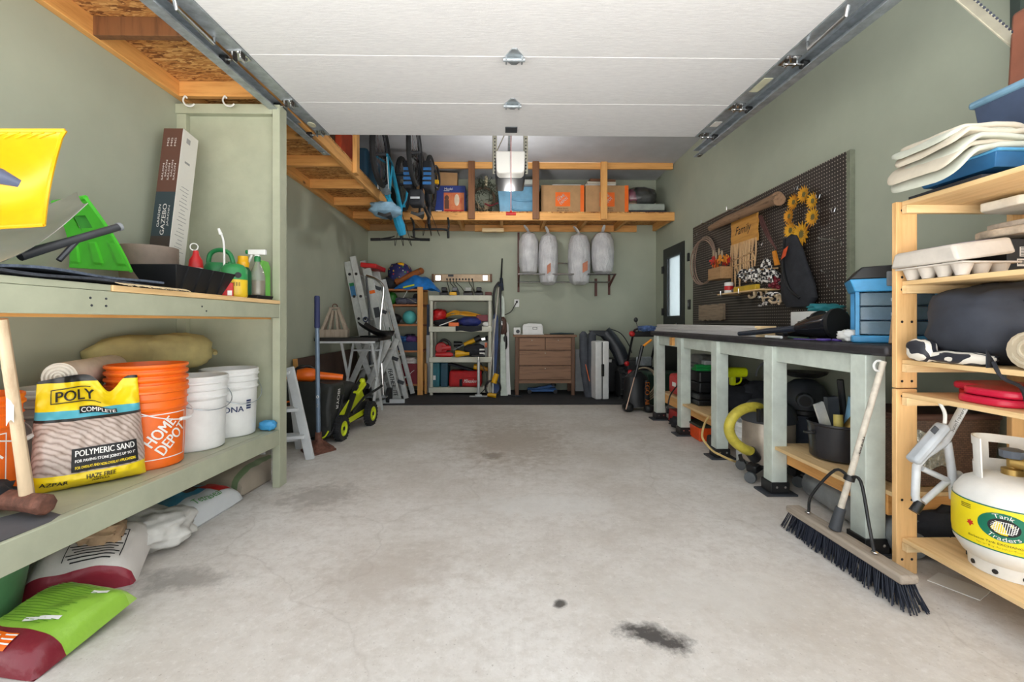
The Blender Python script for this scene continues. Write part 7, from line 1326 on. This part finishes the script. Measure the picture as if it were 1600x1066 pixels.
a, c = Vector((1.665, 1.92, .925)), Vector((1.80, 1.99, 1.52)); t = solo('axe_handle', B().tube([a, lerp(a, c, .4), lerp(a, c, .8), c], [.022, .024, .020, .018], 12), wood('worn_hickory', (172, 142, 110), (130, 100, 74), 2, .7, 2), 'worn wooden handle leaning behind the pine shelf', 'handle')
# third board: big black duffel with straps, striped bag, khaki roll
t = thing('duffel_bag', 'large black fabric bag filling the third shelf', 'bag', (1.875, 1.615, LV[2])); SLB = mat('slate_black_fabric', (50, 54, 64), .8, var=.2, vs=6, bmp=.15, bsc=100)
B().ball((0, 0, .145), (.265, .178, .145), 36, 22, None, .10, 2.2, 17, .62).mk('bag_body', SLB, t); b = B(); b.tube(spline([(-.20, -.17, .22), (0, -.215, .255), (.2, -.2, .25)], 6), .004, 5); b.mk('seam', BFAB, t)
b = B(); b.grid(lambda u, v: (-.10+.10*u, -.215+.02*v-.02*math.sin(PI*v), -.065+.085*v), 4, 8, .004); b.mk('strap', BFAB, t); b = B(); b.grid(lambda u, v: (-.30+.06*u, -.15+.02*u, .0+.06*v*(1-u)), 6, 4, .003); b.tube(spline([(-.28, -.15, .02), (-.27, -.17, -.03), (-.22, -.18, -.06), (-.20, -.18, -.12)], 4), .006, 6); b.mk('loose_strap', BFAB, t); B().bb((-.10, -.222, .005), (-.05, -.218, .013)).mk('white_tag', PAPER, t)
STRP, nt_, bs_ = nodes('zebra_fabric'); wv_ = N(nt_, 'ShaderNodeTexWave', Scale=9, Distortion=9, Detail=1); nt_.links.new(coords(nt_), wv_.inputs[0]); nt_.links.new(ramp(nt_, wv_.outputs[1], [(0, (232, 226, 214)), (.5, (44, 46, 54))], 'CONSTANT'), bs_.inputs['Base Color'])
t = thing('striped_bag', 'black and cream striped bag under the black duffel', 'bag', (1.60, 1.58, LV[2])); B().ball((.02, .02, .022), (.035, .12, .021), 24, 12, None, .15, 2.4, 3, .6).mk('bag_body', STRP, t); B().ball((-.005, .14, .042), (.034, .05, .042), 18, 12, None, .1, 2, 5, .75).mk('bag_end', STRP, t)
t = thing('khaki_roll', 'rolled beige cloth at the right end of third shelf', 'cloth', (1.64, 1.40, LV[2])); B().tube([(-.02, -.02, .062), (.2, .02, .062)], [.06, .062], 18).mk('roll', mat('beige_cloth', (178, 164, 140), .85, bmp=.2), t); b = B(); pts = []
for i in range(40): th = i*.4; r = .008+.05*i/39; pts.append((-.024, -.02+r*math.cos(th), .062+r*math.sin(th)))
b.tube(pts, .005, 5); b.mk('spiral_edge', mat('beige_cloth_edge', (196, 184, 160), .85), t)
# fourth board: red and blue plastic discs
def disc(label, x, y, z, w, l, m):
    b = B(); n = 20; b.pz([(w/2*math.copysign(abs(math.cos(2*PI*k/n))**.55, math.cos(2*PI*k/n)), l/2*math.copysign(abs(math.sin(2*PI*k/n))**.55, math.sin(2*PI*k/n))) for k in range(n)], 0, .026); t = solo('stacking_disc', b, m, label, 'plastic disc', (x, y, z), group='plastic discs on fourth shelf', bev=.008, seg=3); B().bb((-w*.2, -l/2-.003, .008), (w*.2, -l/2+.01, .019)).mk('grip_lip', m, t, bev=.003)
PINKR = mat('raspberry_plastic', (206, 30, 66), .35, var=.05)
disc('raspberry disc lower in the pair on fourth shelf', 1.735, 1.55, LV[3], .21, .20, PINKR); disc('raspberry disc upper in the pair on fourth shelf', 1.75, 1.545, LV[3]+.028, .21, .20, PINKR); disc('blue disc lower at the right end of fourth shelf', 1.975, 1.50, LV[3], .22, .20, BLUE); disc('red disc on the blue disc on fourth shelf', 1.965, 1.495, LV[3]+.028, .22, .20, RED); disc('dark red disc behind the raspberry pair', 1.88, 1.69, LV[3]+.0, .24, .17, RED); disc('second dark red disc behind the raspberry pair', 1.86, 1.69, LV[3]+.028, .24, .17, PINKR)
# bottom board: bike trainer, propane tank
ZP = LV[4]
t = thing('bike_trainer', 'white tube bike trainer stand behind the propane tank', 'bike trainer', (1.76, 1.80, ZP)); TW_ = mat('trainer_white', (204, 208, 212), .35)
b = B(); pT = lambda x, y, d=1.74: P(x, y, d)
B().tube([pT(1436, 793), pT(1430, 775), pT(1432, 728), pT(1445, 712), pT(1475, 692)], .014, 12).mk('front_leg', TW_, t, True); B().tube([pT(1475, 692), pT(1508, 632)], .015, 12).mk('main_tube', TW_, t, True); B().tube([pT(1442, 785), pT(1474, 757), pT(1500, 740, 1.76)], .012, 12).mk('lower_stay', TW_, t, True); B().tube([pT(1440, 732), pT(1475, 748), pT(1500, 758, 1.76)], .011, 12).mk('cross_stay', TW_, t, True); B().tube([pT(1480, 690), pT(1487, 735), pT(1490, 780)], .014, 12).mk('rear_leg', TW_, t, True)
B().bar(pT(1425, 722, 1.70), pT(1476, 664, 1.70), .035, .05, (0, 1, 0)).mk('resistance_arm', mat('silver_grey', (176, 182, 188), .35), t, True, bev=.012); B().bar(pT(1457, 676, 1.672), pT(1464, 668, 1.672), .02, .004, (0, 1, 0)).mk('display', DGREY, t, True); B().tube(spline([pT(1476, 662, 1.70), pT(1476, 645, 1.70), pT(1466, 626, 1.70)], 5), .006, 8).mk('cable', WHITE, t, True); B().tube([pT(1428, 800, 1.73), pT(1438, 785, 1.73)], [.018, .016], 12).mk('rubber_foot', BLACK, t, True)
a, c = pT(1484, 676, 1.722), pT(1506, 636, 1.722); d = (c-a).normalized(); up = Vector((0, -1, 0)).cross(d); f = lambda x, y: (a+c)/2+d*x+up*y+Vector((0, -.004, 0)); b = B(); b.text('SunnTrainers', f, .015, .10); o = b.mk('lettering', INK, t, True, stuff=True)
t = thing('propane_tank', 'white propane tank with yellow exchange label on bottom shelf', 'propane tank', (1.775, 1.565, ZP)); TWH = mat('tank_white', (232, 232, 228), .38, var=.05, vs=8)
B().lathe([(0, .03), (.09, .028), (.13, .05), (.152, .09), (.155, .12), (.155, .235), (.150, .265), (.128, .30), (.09, .322), (.04, .335), (0, .337)], n=48).mk('vessel', TWH, t); fr = B().open_lathe([(.108, 0), (.112, .0), (.115, .05), (.110, .05)], n=40).mk('foot_ring', TWH, t)
for k in range(10): a = 2*PI*k/10-.9; B().cyl((.112*math.cos(a), .112*math.sin(a), .018), (.1165*math.cos(a), .1165*math.sin(a), .018), .008, n=10).mk('vent_hole', INK, fr)
b = B(); A0, A1 = -PI/2+.55, 1.5*PI+.0-.35
def col(u, v): a = lerp(-2.05, 3.0, u); r = .098+.006*v; return (r*math.cos(a), r*math.sin(a), lerp(.315, .455+.004*math.sin(u*9), v))
w_, h_ = 60, 14; kp = B(); kp.grid(col, w_, h_, .005); n1 = w_*h_
def hol(k): u, v = (k % w_)/w_, (k//w_)/h_; return .30 < v < .74 and any(c_-.055 < u < c_+.055 for c_ in (.14, .37, .62, .86))
b.v = kp.v; b.f = [f_ for i, f_ in enumerate(kp.f) if not ((i < n1 and hol(i)) or (n1 <= i < 2*n1 and hol(i-n1)))]; b.mk('collar', TWH, t)
B().lathe([(.03, .33), (.03, .355), (.016, .36), (.016, .39), (0, .39)], n=16).mk('valve_base', mat('brass', (170, 140, 80), .35, .7), t); B().tube([(0, 0, .38), (.022, -.055, .378)], [.024, .022], 16).mk('valve_port', mat('brass', (170, 140, 80), .35, .7), t); B().tube([(.0225, -.0555, .378), (.023, -.057, .378)], .012, 12).mk('port_hole', INK, t); B().lathe([(0, .39), (.034, .395), (.036, .42), (.02, .425), (0, .425)], (.0, 0, 0), 10).mk('valve_knob', mat('slate_knob', (84, 92, 104), .5), t)
fa = math.atan2(-1.565, -1.775+.0)  # towards the camera
rt_ = lambda z: .1555 if .12 <= z <= .236 else (.1525 if z > .2 else .1535)
CF = lambda a0, z0, e=.002: cylmap(lambda z: .1555 if .118 <= z <= .24 else .153, a0, z0, e)
fc = math.atan2(-1.565, -1.775)-.17
b = B(); f = CF(fc, .175, .0012); patch(b, f, .60, .138, 48, 6); yl = b.mk('yellow_label', mat('label_yellow', (240, 218, 20), .4, var=.03), t)
b = B(); patch(b, CF(fc, .2465, .0016), .60, .004, 48, 1); patch(b, CF(fc, .1045, .0016), .60, .004, 48, 1); b.mk('green_border', mat('label_green', (0, 112, 84), .4), yl, stuff=True)
f = CF(fc+.04, .188, .0022); b = B(); n = 28; ctr = f(0, 0); ring = [(.066*math.cos(2*PI*k/n), .046*math.sin(2*PI*k/n)) for k in range(n)]; ri = [(x*.6, y*.62) for x, y in ring]
b.add([f(x, y) for x, y in ring]+[f(x, y) for x, y in ri], [(k, (k+1) % n, n+(k+1) % n, n+k) for k in range(n)]); rg_ = b.mk('logo_ring', mat('label_green', (0, 112, 84), .4), yl)
b = B(); b.add([f(x, y) for x, y in ri], [tuple(range(n))]); b.mk('logo_centre', INK, yl)
g = CF(fc+.04, .188, .0034); b = B()
for k in range(-5, 6): b.add([g(k*.0055-.001, -.02*math.sqrt(max(0, 1-(k/6.5)**2))), g(k*.0055+.001, -.02*math.sqrt(max(0, 1-(k/6.5)**2))), g(k*.0055+.001+.006, .02*math.sqrt(max(0, 1-(k/6.5)**2))), g(k*.0055-.001+.006, .02*math.sqrt(max(0, 1-(k/6.5)**2)))], [(0, 1, 2, 3)])
for k in range(-3, 4): y_ = k*.0058; x_ = .032*math.sqrt(max(0, 1-(k/4)**2)); b.add([g(-x_, y_-.0009), g(x_, y_-.0009), g(x_, y_+.0009), g(-x_, y_+.0009)], [(0, 1, 2, 3)])
b.mk('logo_lattice', WINK, yl, stuff=True)
arcm = lambda s2, rx, ry: (lambda x, y: g((rx+s2*y)*math.sin(x/.052), s2*(ry+s2*y)*math.cos(x/.052)))
b = B(); b.text('Tank', lambda x, y: g((.052+y)*math.sin(x/.048), (.0365+y)*math.cos(x/.048)), .014, .048); b.text('Traders', lambda x, y: g((.052-y)*math.sin(x/.046), -(.037-y)*math.cos(x/.046)), .014, .072); b.mk('lettering', WINK, yl, stuff=True)
b = B(); b.text('Barbecue Tank EXCHANGE Program', CF(fc+.05, .130, .0022), .0095, .19); b.text('Never Buy Another Tank Again', CF(fc+.05, .117, .0022), .0075, .14)
for k in range(3): patch(b, CF(fc-.62, .232-.006*k, .0022), .035, .0022, 4, 1); patch(b, CF(fc+.62, .232-.006*k, .0022), .05, .0022, 4, 1)
b.mk('lettering', mat('dark_ink', (70, 64, 20), .5), yl, stuff=True)
b = B(); q = CF(fc-.52, .172, .0022); lf = [(0, .013), (.003, .006), (.010, .008), (.007, .002), (.012, -.003), (.004, -.005), (.001, -.012), (-.001, -.012), (-.004, -.005), (-.012, -.003), (-.007, .002), (-.010, .008), (-.003, .006)]; b.add([q(x, y) for x, y in lf], [tuple(range(13))]); b.mk('leaf_emblem', mat('emblem_red', (206, 44, 28), .5), yl)
# dark bags and papers behind and below
b = B(); crumple(b, (0, 0, .11), (.2, .08, .11), .25, 3, 19); solo('black_bag', b, BFAB, 'crumpled black bag on the floor behind pine shelf', 'bag', (1.95, 1.95+.0, 0), group=None); solo('floor_paper', B().bb((-.05, -.09, 0), (.06, .06, .003)), PAPER, 'white sheet of paper on the floor under pine shelf', 'paper', (1.735, 1.74, .0), (0, 0, .5))
B().bb((1.661, 1.926, .19), (1.70, 1.93, .25)).mk('price_label', PAPER, wbn, True)
# ================================================================ push broom
t = thing('push_broom', 'push broom with black bristles leaning on the workbench', 'broom', (1.42, 1.90, 0), (0, 0, .03))
hd_ = B(); hd_.px([(-.31, .088), (.31, .088), (.32, .10), (.315, .122), (-.315, .122), (-.32, .10)], -.034, .034); hb_ = hd_.mk('head_block', GWOODY, t, bev=.008); rg = random.Random(2); b = B()
for i in range(62):
    for j in range(7):
        y = -.30+.6*i/61; x = -.028+.056*j/6; sp_ = (y/.3)**3*.07; b.bar((x, y, .09), (x*1.5+rg.gauss(0, .006), y+sp_*.6+rg.gauss(0, .007), .002+rg.random()*.006), .0035, .0035)
b.mk('bristles', mat('dark_blue_bristle', (32, 38, 52), .7), t, stuff=True)
hs, he = Vector((0.0, .04, .125)), Vector((.165, -.02, .855)); dv = (he-hs).normalized(); B().tube([hs+dv*.05, he], .0125, 14).mk('handle', mat('worn_white_handle', (206, 198, 184), .6, var=.15, vs=20), t); B().tube([hs-dv*.0, hs+dv*.10], [.024, .020], 12).mk('socket', DGREY, t, bev=.003)
m0 = hs+dv*.235; B().tube([m0-dv*.012, m0+dv*.012], .021, 14).mk('clamp', BLACK, t)
for s2 in (-1, 1): B().tube(spline([m0, m0+Vector((-.01, s2*.07, .01)), Vector((-.0, s2*.16+.02, .22)), Vector((0, s2*.18+.02, .14)), Vector((0, s2*.185+.02, .127))], 5), .0065, 8).mk('brace', BLACK, t); B().ball((0, s2*.185+.02, .131), (.012, .014, .006), 10, 6).mk('brace_bolt', CHROME, t)
B().torus(he+Vector((-.02, 0, -.02)), .022, .005, 16, 6, (PI/2, .3, 0)).mk('hang_ring', WHITE, t)
f = lambda x, y: hs+dv*(.34+x)+Vector((-.0, -.0148, 0))+Vector((dv.z, 0, -dv.x))*y; b = B()
for k in range(14): b.add([f(.006*k, -.004*(k % 3)), f(.006*k+.004, -.004*(k % 2)), f(.006*k+.004, .004), f(.006*k, .003)], [(0, 1, 2, 3)])
b.mk('handle_print', INK, t, stuff=True)
